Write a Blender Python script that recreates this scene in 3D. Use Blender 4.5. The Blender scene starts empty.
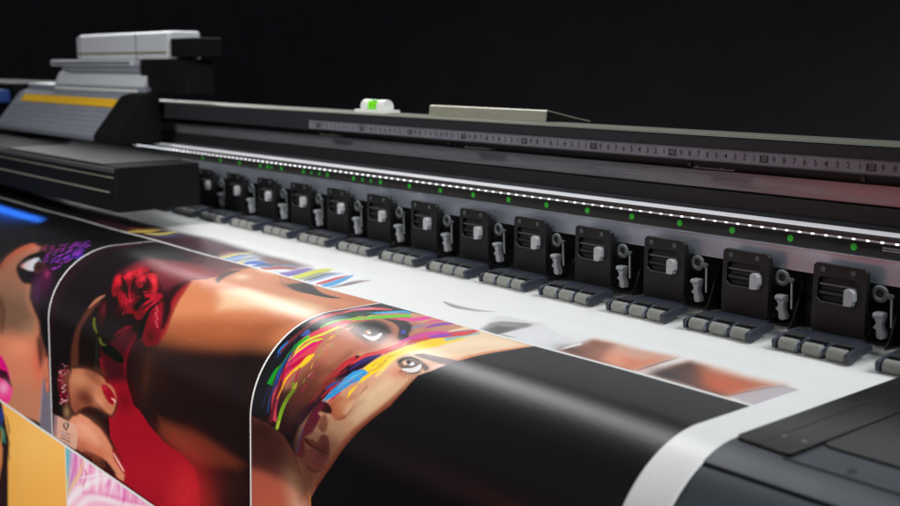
import bpy, bmesh, math, random
import numpy as np
from mathutils import Vector, Matrix
S = bpy.context.scene
COL = S.collection
R = math.radians
rng = random.Random(11)

# ------------------------------------------------------------------ materials
def lin(c):
    return tuple((v/12.92 if v <= .04045 else ((v+.055)/1.055)**2.4) for v in [x/255 for x in c])
def mat(name, col, rough=.5, metal=0., noise=0., nscale=40., bump=0., bscale=200., spec=.5, rvar=0., stretch=None, coat=0., emis=None, estr=0., trans=0., alpha=1.):
    m = bpy.data.materials.new(name); m.use_nodes = True
    nt = m.node_tree; b = nt.nodes['Principled BSDF']
    c = lin(col) + (1,)
    b.inputs['Base Color'].default_value = c
    b.inputs['Roughness'].default_value = rough
    b.inputs['Metallic'].default_value = metal
    b.inputs['Specular IOR Level'].default_value = spec
    b.inputs['Coat Weight'].default_value = coat
    b.inputs['Transmission Weight'].default_value = trans
    if emis:
        b.inputs['Emission Color'].default_value = lin(emis) + (1,)
        b.inputs['Emission Strength'].default_value = estr
    tc = nt.nodes.new('ShaderNodeTexCoord'); mp = nt.nodes.new('ShaderNodeMapping')
    nt.links.new(tc.outputs['Object'], mp.inputs[0])
    if stretch: mp.inputs['Scale'].default_value = stretch
    if noise or rvar:
        n = nt.nodes.new('ShaderNodeTexNoise'); n.inputs['Scale'].default_value = nscale
        n.inputs['Detail'].default_value = 6; n.inputs['Roughness'].default_value = .65
        nt.links.new(mp.outputs[0], n.inputs['Vector'])
        if noise:
            r = nt.nodes.new('ShaderNodeMapRange'); r.inputs['From Min'].default_value = .3; r.inputs['From Max'].default_value = .7
            r.inputs['To Min'].default_value = 1-noise; r.inputs['To Max'].default_value = 1+noise*.6
            mx = nt.nodes.new('ShaderNodeVectorMath'); mx.operation = 'SCALE'; mx.inputs[0].default_value = c[:3]
            nt.links.new(n.outputs['Fac'], r.inputs['Value']); nt.links.new(r.outputs[0], mx.inputs['Scale'])
            nt.links.new(mx.outputs[0], b.inputs['Base Color'])
        if rvar:
            r = nt.nodes.new('ShaderNodeMapRange'); r.inputs['From Min'].default_value = .3; r.inputs['From Max'].default_value = .7
            r.inputs['To Min'].default_value = max(.02, rough-rvar); r.inputs['To Max'].default_value = rough+rvar
            nt.links.new(n.outputs['Fac'], r.inputs['Value']); nt.links.new(r.outputs[0], b.inputs['Roughness'])
    if bump:
        n2 = nt.nodes.new('ShaderNodeTexNoise'); n2.inputs['Scale'].default_value = bscale; n2.inputs['Detail'].default_value = 3
        nt.links.new(mp.outputs[0], n2.inputs['Vector'])
        bp = nt.nodes.new('ShaderNodeBump'); bp.inputs['Strength'].default_value = bump; bp.inputs['Distance'].default_value = .0004
        nt.links.new(n2.outputs['Fac'], bp.inputs['Height']); nt.links.new(bp.outputs[0], b.inputs['Normal'])
    return m
M = {}
M['beam']   = mat('anodised_dark_beam', (36,37,42), .5, .2, noise=.12, nscale=60, bump=.15, bscale=900)
M['beamtop']= mat('beam_top_aluminium', (122,125,114), .45, .6, noise=.15, nscale=10, rvar=.08, stretch=(1,60,60))
M['black']  = mat('black_plastic', (16,15,17), .5, 0, noise=.1, nscale=120, bump=.35, bscale=1800, rvar=.06)
M['plate']  = mat('black_moulded_plate', (12,12,15), .46, 0, spec=.35, noise=.18, nscale=160, bump=.3, bscale=1500, rvar=.08)
M['frame']  = mat('blue_black_frame_plastic', (42,46,58), .36, 0, noise=.12, nscale=150, bump=.2, bscale=1200)
M['roller'] = mat('grey_green_rubber', (128,130,124), .6, 0, noise=.16, nscale=260, bump=.3, bscale=1400)
M['hub']    = mat('pale_blue_hub', (118,124,140), .45)
M['knob']   = mat('grey_knob_plastic', (160,162,166), .45, noise=.06, nscale=200)
M['lever']  = mat('grey_lever_plastic', (140,143,148), .42, noise=.12, nscale=240)
M['ring']   = mat('dark_grey_ring', (66,70,73), .45, noise=.12, nscale=200)
M['rod']    = mat('zinc_rod', (160,170,168), .28, .9)
M['screw']  = mat('screw_steel', (150,150,146), .3, .9)
M['alu']    = mat('worn_aluminium', (140,145,156), .36, .8, noise=.12, nscale=26, rvar=.06, stretch=(1,1,2.5))
M['brushed']= mat('brushed_aluminium', (142,144,150), .36, .75, noise=.3, nscale=16, rvar=.1, stretch=(1,40,70))
M['pink']   = mat('narrow_lip_metal', (104,90,90), .42, .6, noise=.2, nscale=20, stretch=(1,20,40))
M['bright'] = mat('aluminium_added_glow', (226,228,232), .35, .1, noise=.2, nscale=26, stretch=(1,12,12), emis=(240,243,250), estr=.42)  # emission stands in for LED light falling on aluminium
M['bar']    = mat('black_light_bar', (20,17,16), .7, 0, spec=.25, noise=.25, nscale=90, stretch=(1,3,3), bump=.25, bscale=900)
M['led']    = mat('led_emitter', (255,250,240), .3, emis=(244,248,255), estr=4.5)
M['ledpcb'] = mat('led_board', (190,192,196), .4, .2, noise=.2, nscale=120)
M['green']  = mat('green_dot', (6,120,14), .5, emis=(4,140,12), estr=.16)
M['tape']   = mat('tape_steel', (122,120,130), .45, .3, noise=.14, nscale=90, rvar=.08)
M['ink']    = mat('tape_ink', (20,18,20), .5)
M['platen'] = mat('grey_platen', (62,66,73), .46, .1, noise=.14, nscale=24, bump=.3, bscale=1300, rvar=.06)
M['platen2']= mat('grey_platen_front', (58,63,69), .4, .1, noise=.1, nscale=24, bump=.3, bscale=1300)
M['groove'] = mat('groove_black', (9,9,10), .7)
M['gloss']  = mat('gloss_black_guard', (13,12,13), .28, 0, noise=.1, nscale=14, spec=.22)
M['wall']   = mat('dark_wall', (80,75,80), .9, 0, noise=.15, nscale=3)
M['floor']  = mat('dark_floor', (26,26,28), .7, 0, noise=.2, nscale=5)
M['white']  = mat('white_plastic', (226,228,224), .35)
M['cwhite'] = mat('carriage_light_grey', (196,200,206), .42, .15, noise=.08, nscale=20, stretch=(1,1,14))
M['cgrey']  = mat('carriage_grey', (134,139,149), .45, .2, noise=.1, nscale=14, stretch=(1,20,30))
M['cdark']  = mat('carriage_dark', (9,9,10), .75, 0, spec=.15, noise=.15, nscale=30, bump=.2, bscale=800)
M['yellow'] = mat('yellow_stripe', (214,166,24), .45)
M['blue']   = mat('blue_plastic', (24,60,130), .5)
M['bluelamp'] = mat('blue_lamp', (20,60,220), .3, emis=(10,60,255), estr=3.)
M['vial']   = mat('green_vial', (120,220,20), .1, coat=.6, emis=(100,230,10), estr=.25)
M['vialdark'] = mat('dark_green_liquid', (30,120,14), .1, coat=.6)
M['cover']  = mat('pale_aluminium', (176,174,158), .5, .6, noise=.14, nscale=18, stretch=(1,30,40), rvar=.08)
M['olive']  = mat('olive_yellow', (96,96,34), .5)

# ------------------------------------------------------------------ helpers
def link(name, verts, faces, m, parent=None, smooth=False, bevel=0., seg=2):
    bm = bmesh.new()
    vs = [bm.verts.new(v) for v in verts]
    for f in faces:
        try: bm.faces.new([vs[i] for i in f])
        except ValueError: pass
    bm.normal_update()
    bmesh.ops.recalc_face_normals(bm, faces=bm.faces)
    me = bpy.data.meshes.new(name); bm.to_mesh(me); bm.free()
    return fin(name, me, m, parent, smooth, bevel, seg)
def fin(name, me, m, parent=None, smooth=False, bevel=0., seg=2):
    for mm in (m if isinstance(m, (list, tuple)) else [m]): me.materials.append(mm)
    if bevel > 0:
        bm = bmesh.new(); bm.from_mesh(me)
        es = [e for e in bm.edges if len(e.link_faces) == 2 and e.calc_face_angle(0) > .5]
        bmesh.ops.bevel(bm, geom=es, offset=bevel, segments=seg, affect='EDGES', profile=.5, clamp_overlap=True)
        bm.to_mesh(me); bm.free()
        smooth = True
    o = bpy.data.objects.new(name, me); COL.objects.link(o)
    if smooth:
        me.shade_smooth()
        if bevel > 0:
            wn = o.modifiers.new('weighted', 'WEIGHTED_NORMAL'); wn.keep_sharp = True; wn.weight = 80
        try: me.set_sharp_from_angle(angle=R(38))
        except Exception: pass
    if parent: o.parent = parent
    return o
class MB:
    def __init__(s): s.v = []; s.f = []; s.mi = []
    def add(s, v, f, mi=0):
        n = len(s.v); s.v += [tuple(p) for p in v]; s.f += [tuple(i+n for i in q) for q in f]; s.mi += [mi]*len(f); return s
    def box(s, x0, x1, y0, y1, z0, z1, mi=0):
        return s.add([(x0,y0,z0),(x1,y0,z0),(x1,y1,z0),(x0,y1,z0),(x0,y0,z1),(x1,y0,z1),(x1,y1,z1),(x0,y1,z1)],
                     [(0,3,2,1),(4,5,6,7),(0,1,5,4),(1,2,6,5),(2,3,7,6),(3,0,4,7)], mi)
    def prism(s, poly, ax, a, b, mi=0):
        """poly: 2D outline; ax 'x': (y,z) outline run along x; 'y': (x,z) run along y; 'z': (x,y) run along z"""
        n = len(poly)
        def P(u, v, t): return (t,u,v) if ax == 'x' else ((u,t,v) if ax == 'y' else (u,v,t))
        v = [P(u,w,a) for u,w in poly] + [P(u,w,b) for u,w in poly]
        f = [tuple(range(n)), tuple(range(2*n-1, n-1, -1))] + [(i, (i+1)%n, (i+1)%n+n, i+n) for i in range(n)]
        return s.add(v, f, mi)
    def cyl(s, p0, p1, r0, r1=None, n=24, mi=0, caps=True):
        r1 = r0 if r1 is None else r1
        p0 = Vector(p0); p1 = Vector(p1); d = (p1-p0).normalized()
        a = d.orthogonal().normalized(); b = d.cross(a)
        v = []
        for p, r in ((p0, r0), (p1, r1)):
            for k in range(n):
                t = 2*math.pi*k/n; v.append(p + a*math.cos(t)*r + b*math.sin(t)*r)
        f = [(i, (i+1)%n, (i+1)%n+n, i+n) for i in range(n)]
        if caps: f += [tuple(range(n-1,-1,-1)), tuple(range(n, 2*n))]
        return s.add(v, f, mi)
    def torus(s, c, ax, R0, r, n=32, m=12, flat=1.):
        c = Vector(c); d = Vector(ax).normalized(); a = d.orthogonal().normalized(); b = d.cross(a)
        v = []
        for i in range(n):
            t = 2*math.pi*i/n; e = a*math.cos(t)+b*math.sin(t)
            for j in range(m):
                u = 2*math.pi*j/m; v.append(c + e*(R0+r*math.cos(u)) + d*(r*flat*math.sin(u)))
        f = [(i*m+j, ((i+1)%n)*m+j, ((i+1)%n)*m+(j+1)%m, i*m+(j+1)%m) for i in range(n) for j in range(m)]
        return s.add(v, f)
    def build(s, name, m, parent=None, smooth=False, bevel=0., seg=2):
        bm = bmesh.new(); vs = [bm.verts.new(v) for v in s.v]
        for q, mi in zip(s.f, s.mi):
            try: fc = bm.faces.new([vs[i] for i in q]); fc.material_index = mi
            except ValueError: pass
        bmesh.ops.recalc_face_normals(bm, faces=bm.faces)
        me = bpy.data.meshes.new(name); bm.to_mesh(me); bm.free()
        return fin(name, me, m, parent, smooth, bevel, seg)
def empty(name, loc=(0,0,0)):
    o = bpy.data.objects.new(name, None); COL.objects.link(o); o.location = loc; o.empty_display_size = .05; return o
def tag(o, label=None, cat=None, group=None, kind=None):
    for k, v in (('label',label),('category',cat),('group',group),('kind',kind)):
        if v: o[k] = v
    return o
def copy_part(o, parent, dx):
    """a part and its sub-parts, moved along the rail by dx"""
    c = o.copy(); COL.objects.link(c); c.parent = parent; c.location = o.location + Vector((dx,0,0))
    for ch in o.children:
        g = ch.copy(); COL.objects.link(g); g.parent = c
    return c

# ------------------------------------------------------------------ paper web with its print
Y0, RC, SL = -.24, .09, .03          # flat bed, then a roll edge of 9 cm radius, then hanging
def prof(s):
    s = np.asarray(s, float); a = (s-.24)/RC; hs = .24+RC*math.pi/2
    y = np.where(s < .24, -s, np.where(s < hs, Y0-RC*np.sin(a), Y0-RC-(s-hs)*SL))
    z = np.where(s < .24, 0., np.where(s < hs, -RC*(1-np.cos(a)), -RC-(s-hs)))
    return y, z
# shapes of the print: [tile, kind, ink colour with the sheet's lighting mixed in, edge softness mm, opacity, outline in 0.1 mm along and across the web]
ART = [
["A","f",[206,150,118],1.2,1,[-7176,1784,-6352,1815,-6307,1840,-6388,2235,-6394,2492,-6453,2662,-6504,2778,-6581,2868,-6582,3039,-6619,3191,-6869,3489,-7098,3778,-7351,4069,-7460,4211,-7575,4090,-7654,3953,-7734,3825,-7795,3664,-7908,3561,-7997,3448,-8018,3266,-8042,3139,-8042,2942,-8068,2740,-8049,2527,-8063,2294,-8053,1895,-7588,1791],736,1161],
["A","f",[176,112,88],8,1,[-8042,3139,-8080,2912,-8006,2613,-7989,2268,-7888,2022,-7463,2067,-7122,2175,-7175,2570,-7380,2834,-7451,3051,-7558,3250,-7666,3414,-7799,3551,-7960,3484,-8011,3312],692,1087],
["A","b",[190,128,104],0,0.7,[-7736,2835,-7630,2657,-7583,2916]],
["A","b",[150,82,60],0,0.8,[-7670,3210,-7442,3218,-7672,3429]],
["A","b",[92,44,34],0,0.9,[-7734,3430,-7535,3434,-7795,3620]],
["A","f",[236,206,172],7,1,[-7588,1791,-7176,1784,-6737,1826,-6307,1840,-6388,2235,-6442,2530,-6671,2655,-7014,2699,-6964,2522,-6959,2199],806,924],
["A","b",[232,204,178],0,0.7,[-6852,2834,-6677,2679,-6732,2918]],
["A","f",[214,180,142],8,0.9,[-6779,2900,-6908,3029,-6992,3199,-7011,3355,-6978,3456,-6811,3388,-6663,3176,-6588,3020,-6596,2889],801,1256],
["A","f",[178,132,100],7,1,[-7230,3288,-7106,3229,-6915,3225,-6926,3402,-6990,3550,-7059,3725,-7199,3892,-7346,4021,-7467,3970,-7438,3805,-7373,3617,-7294,3453],757,1222],
["A","b",[190,150,116],0,0.8,[-6982,3399,-6808,3413,-7028,3526]],
["A","f",[222,140,96],1.5,0.9,[-6346,1849,-6370,1945,-6402,2079,-6426,2203,-6436,2298,-6437,2384,-6438,2463,-6447,2538,-6460,2603,-6473,2644,-6450,2660,-6431,2622,-6408,2565,-6389,2499,-6379,2429,-6379,2343,-6374,2246,-6355,2119,-6329,1981,-6310,1882],864,950],
["A","f",[168,84,56],3.5,0.85,[-6592,2866,-6591,2912,-6597,2973,-6608,3032,-6619,3076,-6634,3117,-6664,3174,-6729,3260,-6823,3364,-6918,3468,-6997,3567,-7071,3664,-7152,3762,-7241,3866,-7323,3967,-7390,4052,-7438,4120,-7471,4171,-7492,4206,-7439,4207,-7408,4173,-7361,4124,-7301,4059,-7226,3975,-7139,3877,-7046,3777,-6963,3680,-6891,3587,-6819,3495,-6734,3393,-6651,3287,-6595,3196,-6571,3135,-6562,3090,-6558,3045,-6555,2985,-6558,2921,-6565,2874],790,1263],
["A","b",[118,58,44],0,0.7,[-7437,3961,-7240,3944,-7573,4217]],
["A","b",[110,60,48],0,0.8,[-7528,4128,-7378,4098,-7571,4281]],
["A","b",[66,26,28],0,0.8,[-7623,3882,-7438,3831,-7622,4112]],
["A","f",[170,88,58],2.2,1,[-7214,3452,-7266,3438,-7312,3416,-7329,3389,-7325,3357,-7296,3314,-7255,3276,-7210,3270,-7160,3268,-7099,3240,-7046,3223,-7021,3252,-7014,3294,-7023,3329,-7040,3363,-7055,3396,-7076,3425,-7111,3444,-7149,3454,-7180,3457],757,1245],
["A","b",[200,140,104],0,0.9,[-7129,3308,-7026,3322,-7163,3402]],
["A","f",[126,58,40],1.0,0.7,[-7008,3108,-7013,3146,-7024,3198,-7035,3248,-7040,3290,-7044,3328,-7052,3361,-7068,3387,-7086,3408,-7107,3425,-7134,3439,-7164,3450,-7186,3457,-7179,3468,-7155,3461,-7121,3451,-7089,3436,-7064,3416,-7043,3393,-7027,3365,-7019,3330,-7017,3292,-7014,3251,-7005,3201,-6998,3148,-6994,3110],769,1254],
["A","f",[48,20,20],1.3,1,[-7487,3413,-7486,3390,-7460,3372,-7407,3363,-7347,3363,-7303,3378,-7271,3398,-7254,3418,-7263,3434,-7323,3448,-7397,3453,-7452,3436],732,1223],
["A","f",[116,62,48],2,0.9,[-7384,3503,-7368,3471,-7343,3455,-7304,3468,-7269,3496,-7257,3533,-7263,3570,-7291,3599,-7327,3616,-7363,3610,-7389,3587,-7392,3546],739,1218],
["A","f",[196,150,120],0.8,0.8,[-7395,3590,-7381,3600,-7360,3615,-7333,3624,-7301,3622,-7271,3614,-7251,3608,-7253,3600,-7273,3603,-7299,3607,-7321,3608,-7342,3601,-7366,3591,-7384,3584],741,1208],
["A","f",[104,50,44],1.4,1,[-7575,3718,-7522,3706,-7442,3698,-7396,3702,-7361,3700,-7342,3665,-7323,3630,-7274,3611,-7221,3618,-7185,3684,-7177,3755,-7200,3766,-7249,3760,-7337,3766,-7435,3765,-7524,3744],741,1183],
["A","f",[124,64,62],1.6,1,[-7557,3830,-7511,3798,-7435,3773,-7307,3760,-7197,3760,-7177,3777,-7196,3806,-7229,3847,-7274,3889,-7324,3918,-7380,3935,-7444,3934,-7502,3923,-7537,3911,-7557,3892,-7568,3863],740,1156],
["A","f",[34,14,16],0.9,1,[-7584,3733,-7566,3742,-7539,3755,-7507,3765,-7473,3770,-7436,3771,-7389,3770,-7320,3767,-7242,3763,-7188,3760,-7181,3748,-7234,3748,-7309,3748,-7374,3747,-7416,3744,-7446,3739,-7473,3734,-7502,3726,-7530,3716,-7550,3708],734,1165],
["A","f",[60,26,24],1.5,0.8,[-7549,3944,-7532,3954,-7506,3968,-7473,3977,-7436,3978,-7394,3974,-7349,3961,-7306,3936,-7268,3907,-7244,3887,-7252,3882,-7281,3900,-7322,3922,-7357,3938,-7385,3944,-7417,3947,-7448,3948,-7480,3945,-7513,3939,-7537,3934],741,1151],
["A","f",[158,92,88],0.4,0.5,[-7493,3820,-7499,3876,-7494,3875,-7485,3818],727,1146],
["A","f",[158,92,88],0.4,0.5,[-7460,3815,-7466,3869,-7462,3868,-7452,3813],731,1149],
["A","f",[158,92,88],0.4,0.5,[-7427,3809,-7434,3862,-7429,3861,-7420,3808],735,1153],
["A","f",[158,92,88],0.4,0.5,[-7395,3804,-7402,3855,-7397,3854,-7388,3802],738,1156],
["A","f",[158,92,88],0.4,0.5,[-7363,3799,-7369,3849,-7365,3848,-7355,3797],742,1159],
["A","f",[158,92,88],0.4,0.5,[-7331,3794,-7338,3842,-7333,3841,-7324,3792],746,1162],
["A","f",[158,92,88],0.4,0.5,[-7299,3789,-7306,3835,-7301,3834,-7292,3787],750,1165],
["A","f",[158,92,88],0.4,0.5,[-7268,3784,-7274,3828,-7270,3827,-7260,3782],754,1164],
["A","f",[158,92,88],0.4,0.5,[-7236,3779,-7243,3822,-7238,3821,-7229,3777],757,1166],
["A","f",[92,22,42],1.6,1,[-7447,3372,-7466,3375,-7484,3397,-7516,3453,-7550,3521,-7571,3580,-7591,3638,-7621,3699,-7655,3763,-7697,3842,-7710,3904,-7645,3915,-7571,3896,-7548,3850,-7543,3795,-7557,3753,-7562,3715,-7514,3687,-7452,3648,-7400,3566,-7375,3493,-7400,3479,-7425,3475,-7397,3438,-7375,3401,-7405,3380],718,1186],
["A","f",[84,100,150],0.5,0.8,[-7598,3639,-7607,3664,-7623,3700,-7639,3742,-7655,3790,-7673,3843,-7684,3880,-7669,3878,-7655,3840,-7635,3787,-7618,3739,-7603,3699,-7591,3663,-7583,3638],708,1145],
["A","f",[24,17,20],5,1,[-8312,3522,-8012,3424,-7775,3368,-7558,3250,-7410,3164,-7464,3328,-7526,3467,-7602,3616,-7655,3759,-7686,3900,-7782,3865,-7862,3797,-7982,3712,-8196,3649],688,1171],
["A","f",[44,22,24],4,1,[-8153,3590,-7982,3405,-7667,3329,-7643,3404,-7763,3543,-7742,3724,-7853,3768,-8002,3728,-8123,3711],676,1159],
["A","b",[120,60,46],0,0.8,[-7728,3360,-7551,3393,-7810,3490]],
["A","f",[90,46,40],1.0,1,[-8459,3746,-8150,3742,-7882,3784,-7739,3880,-7654,3951,-7570,4057,-7473,4200,-7445,4279,-7433,4487,-8653,4898,-8640,3833],686,1102],
["A","f",[178,88,68],7,1,[-8463,4254,-8212,4214,-7941,4199,-7767,4211,-7569,4198,-7473,4215,-7403,4477,-8653,4898],692,1091],
["A","b",[226,164,134],0,1,[-7653,4335,-7472,4250,-7546,4525]],
["A","b",[196,96,72],0,0.8,[-8091,4441,-7792,4347,-8091,4591]],
["A","b",[128,92,66],0,0.8,[-7710,4098,-7596,4034,-7563,4231]],
["A","b",[56,28,26],0,0.7,[-8272,3834,-7967,3755,-8272,3927]],
["A","f",[232,150,60],0.8,0.9,[-7508,4180,-7499,4194,-7486,4212,-7476,4233,-7469,4259,-7463,4287,-7460,4306,-7430,4294,-7435,4276,-7443,4248,-7453,4223,-7467,4203,-7482,4185,-7493,4173],742,1134],
["A","f",[74,48,46],3,0.95,[-7929,2591,-7958,2512,-7963,2419,-7960,2342,-7913,2296,-7807,2286,-7675,2313,-7542,2379,-7426,2462,-7357,2537,-7327,2604,-7328,2665,-7359,2708,-7426,2717,-7510,2711,-7594,2699,-7688,2677,-7818,2642],703,973],
["A","f",[28,22,26],1.6,1,[-7789,2563,-7825,2509,-7840,2448,-7833,2396,-7791,2366,-7695,2377,-7584,2411,-7489,2452,-7424,2492,-7411,2528,-7434,2552,-7494,2553,-7561,2554,-7596,2589,-7636,2616,-7715,2600],705,961],
["A","f",[224,222,222],0.5,1,[-7623,2641,-7612,2626,-7576,2611,-7544,2602,-7515,2589,-7509,2547,-7505,2514,-7472,2537,-7439,2578,-7420,2623,-7421,2660,-7447,2671,-7491,2670,-7564,2658],717,1009],
["A","f",[92,60,48],0.5,1,[-7534,2522,-7498,2557,-7486,2591,-7497,2618,-7529,2633,-7574,2635,-7623,2623,-7668,2598,-7701,2565,-7717,2529,-7712,2498,-7685,2478,-7640,2476,-7585,2492],707,985],
["A","f",[214,150,104],0.5,0.9,[-7609,2548,-7594,2563,-7587,2577,-7590,2588,-7601,2594,-7620,2594,-7640,2588,-7660,2577,-7675,2562,-7683,2547,-7681,2535,-7670,2528,-7652,2529,-7630,2536],703,985],
["A","f",[16,14,18],0.4,1,[-7553,2545,-7533,2563,-7522,2581,-7524,2594,-7536,2600,-7557,2599,-7582,2590,-7607,2575,-7627,2557,-7639,2538,-7639,2523,-7628,2516,-7607,2518,-7580,2528],710,986],
["A","f",[235,225,220],0.3,1,[-7586,2573,-7580,2579,-7577,2586,-7580,2591,-7586,2594,-7595,2595,-7605,2592,-7614,2588,-7620,2581,-7622,2574,-7620,2569,-7614,2566,-7605,2565,-7595,2568],707,993],
["A","f",[18,15,20],0.5,1,[-7648,2617,-7658,2596,-7672,2565,-7679,2540,-7675,2521,-7663,2507,-7642,2498,-7598,2501,-7539,2511,-7497,2519,-7521,2492,-7570,2478,-7641,2458,-7700,2448,-7729,2458,-7738,2481,-7736,2509,-7718,2546,-7693,2583,-7677,2608],703,969],
["A","b",[170,110,100],0,0.7,[-7409,2689,-7362,2669,-7378,2713]],
["A","f",[32,26,34],1.4,1,[-7899,2213,-7880,2160,-7821,2109,-7755,2094,-7664,2108,-7522,2166,-7395,2238,-7355,2300,-7328,2359,-7249,2415,-7183,2463,-7174,2515,-7199,2547,-7250,2536,-7313,2501,-7368,2449,-7434,2385,-7500,2334,-7570,2291,-7653,2256,-7741,2231,-7835,2225],722,918],
["A","b",[156,100,80],0,0.8,[-7409,2482,-7368,2448,-7248,2605]],
["A","f",[54,74,170],0.6,1,[-7398,2393,-7437,2344,-7453,2307,-7402,2334,-7343,2377,-7325,2409,-7329,2426,-7359,2418],735,929],
["A","f",[44,44,110],0.5,1,[-7374,2314,-7388,2260,-7323,2303,-7324,2344],740,922],
["A","f",[186,128,100],1.6,0.9,[-7483,2189,-7495,2135,-7485,2086,-7540,1982,-7584,1882,-7557,1842,-7495,1831,-7413,1836,-7327,1846,-7248,1834,-7189,1838,-7174,1895,-7174,1975,-7162,2064,-7155,2153,-7167,2223,-7185,2287,-7185,2376,-7215,2419,-7348,2320],746,892],
["A","f",[96,130,190],0.6,0.8,[-7426,2252,-7428,2230,-7430,2199,-7433,2165,-7440,2124,-7449,2080,-7456,2048,-7474,2035,-7481,2057,-7490,2088,-7493,2123,-7484,2162,-7468,2203,-7456,2232],730,899],
["A","b",[214,128,104],0,0.75,[-6792,2893,-6659,2849,-6708,2971]],
["A","b",[226,196,176],0,0.6,[-6567,2817,-6478,2784,-6516,2863]],
["A","f",[78,62,60],1.6,0.85,[-6926,2810,-6937,2779,-6923,2749,-6899,2722,-6858,2705,-6794,2703,-6720,2713,-6637,2731,-6569,2755,-6547,2787,-6551,2811,-6580,2803,-6609,2795,-6601,2820,-6597,2850,-6629,2871,-6677,2882,-6737,2877,-6802,2863,-6872,2839],814,1136],
["A","f",[224,222,222],0.5,1,[-6809,2863,-6790,2853,-6749,2838,-6714,2816,-6686,2792,-6685,2765,-6685,2749,-6655,2763,-6625,2789,-6618,2817,-6628,2843,-6657,2861,-6699,2872,-6762,2871],817,1150],
["A","f",[112,92,80],0.5,1,[-6710,2754,-6692,2779,-6695,2804,-6718,2826,-6755,2839,-6800,2841,-6842,2833,-6875,2814,-6892,2790,-6890,2764,-6869,2740,-6834,2726,-6789,2724,-6745,2734],804,1126],
["A","f",[226,190,168],0.5,1,[-6801,2783,-6792,2793,-6791,2804,-6798,2812,-6810,2816,-6826,2816,-6843,2811,-6856,2803,-6865,2792,-6866,2782,-6860,2773,-6848,2769,-6832,2769,-6815,2774],799,1128],
["A","f",[220,222,232],0.5,1,[-6733,2770,-6727,2780,-6728,2789,-6736,2797,-6749,2801,-6764,2802,-6780,2799,-6792,2792,-6798,2783,-6797,2774,-6790,2766,-6777,2761,-6761,2760,-6746,2764],808,1127],
["A","f",[24,20,22],0.4,1,[-6785,2767,-6777,2776,-6775,2785,-6779,2793,-6789,2796,-6803,2795,-6817,2791,-6829,2783,-6838,2773,-6840,2764,-6836,2756,-6826,2752,-6813,2753,-6798,2758],802,1121],
["A","f",[34,28,32],0.5,1,[-6886,2814,-6888,2802,-6890,2786,-6887,2770,-6874,2755,-6855,2739,-6831,2728,-6794,2726,-6747,2728,-6714,2730,-6723,2717,-6759,2712,-6810,2705,-6855,2705,-6884,2717,-6905,2735,-6917,2754,-6918,2775,-6911,2796,-6906,2809],797,1107],
["A","f",[44,28,28],0.35,0.9,[-6790,2877,-6791,2916,-6786,2918,-6777,2882],805,1176],
["A","f",[44,28,28],0.35,0.9,[-6760,2884,-6748,2929,-6743,2930,-6748,2886],810,1183],
["A","f",[44,28,28],0.35,0.9,[-6734,2884,-6710,2934,-6706,2934,-6722,2886],814,1186],
["A","f",[44,28,28],0.35,0.9,[-6710,2882,-6676,2935,-6672,2936,-6699,2882],818,1189],
["A","f",[44,28,28],0.35,0.9,[-6682,2878,-6642,2929,-6638,2929,-6672,2877],822,1189],
["A","f",[44,28,28],0.35,0.9,[-6660,2871,-6614,2916,-6610,2915,-6651,2869],826,1187],
["A","f",[44,28,28],0.35,0.9,[-6641,2861,-6590,2901,-6587,2899,-6633,2858],829,1183],
["A","f",[44,28,28],0.35,0.9,[-6627,2849,-6566,2881,-6564,2879,-6622,2843],832,1177],
["A","f",[44,28,28],0.35,0.9,[-6616,2833,-6557,2852,-6557,2849,-6616,2825],833,1167],
["A","f",[44,28,28],0.35,0.9,[-6775,2878,-6799,2898,-6795,2900,-6764,2885],805,1173],
["A","f",[60,50,56],0.35,0.7,[-6746,2720,-6736,2704,-6741,2702,-6755,2714],811,1095],
["A","f",[60,50,56],0.35,0.7,[-6727,2726,-6714,2712,-6719,2709,-6735,2720],814,1100],
["A","f",[60,50,56],0.35,0.7,[-6708,2733,-6693,2719,-6697,2715,-6716,2727],817,1104],
["A","f",[60,50,56],0.35,0.7,[-6689,2739,-6671,2725,-6675,2722,-6697,2733],820,1109],
["A","f",[60,50,56],0.35,0.7,[-6670,2745,-6650,2732,-6653,2729,-6678,2739],823,1113],
["A","f",[60,50,56],0.35,0.7,[-6652,2752,-6628,2739,-6632,2735,-6659,2745],825,1118],
["A","f",[60,50,56],0.35,0.7,[-6634,2758,-6607,2745,-6611,2742,-6641,2752],828,1122],
["A","f",[60,50,56],0.35,0.7,[-6615,2764,-6586,2752,-6590,2749,-6622,2758],831,1127],
["A","f",[60,50,56],0.35,0.7,[-6597,2770,-6566,2758,-6569,2755,-6604,2764],834,1131],
["A","f",[60,50,56],0.35,0.7,[-6579,2776,-6545,2765,-6548,2762,-6586,2770],837,1135],
["A","f",[60,50,56],0.35,0.7,[-6561,2782,-6524,2771,-6528,2768,-6568,2776],839,1140],
["A","f",[60,50,56],0.35,0.7,[-6544,2788,-6504,2777,-6507,2774,-6550,2782],842,1144],
["A","f",[84,62,66],1.2,0.95,[-6863,2677,-6850,2650,-6795,2621,-6711,2608,-6616,2599,-6534,2586,-6464,2577,-6417,2575,-6390,2582,-6390,2602,-6407,2627,-6429,2653,-6463,2673,-6508,2680,-6564,2682,-6628,2682,-6701,2680,-6795,2682],835,1069],
["A","f",[52,38,44],0.35,0.6,[-6810,2693,-6817,2658,-6822,2656,-6822,2688],802,1074],
["A","f",[52,38,44],0.35,0.6,[-6788,2690,-6795,2654,-6800,2652,-6799,2685],805,1073],
["A","f",[52,38,44],0.35,0.6,[-6766,2688,-6774,2651,-6779,2649,-6777,2683],808,1074],
["A","f",[52,38,44],0.35,0.6,[-6743,2685,-6753,2648,-6758,2646,-6754,2680],811,1073],
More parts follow.
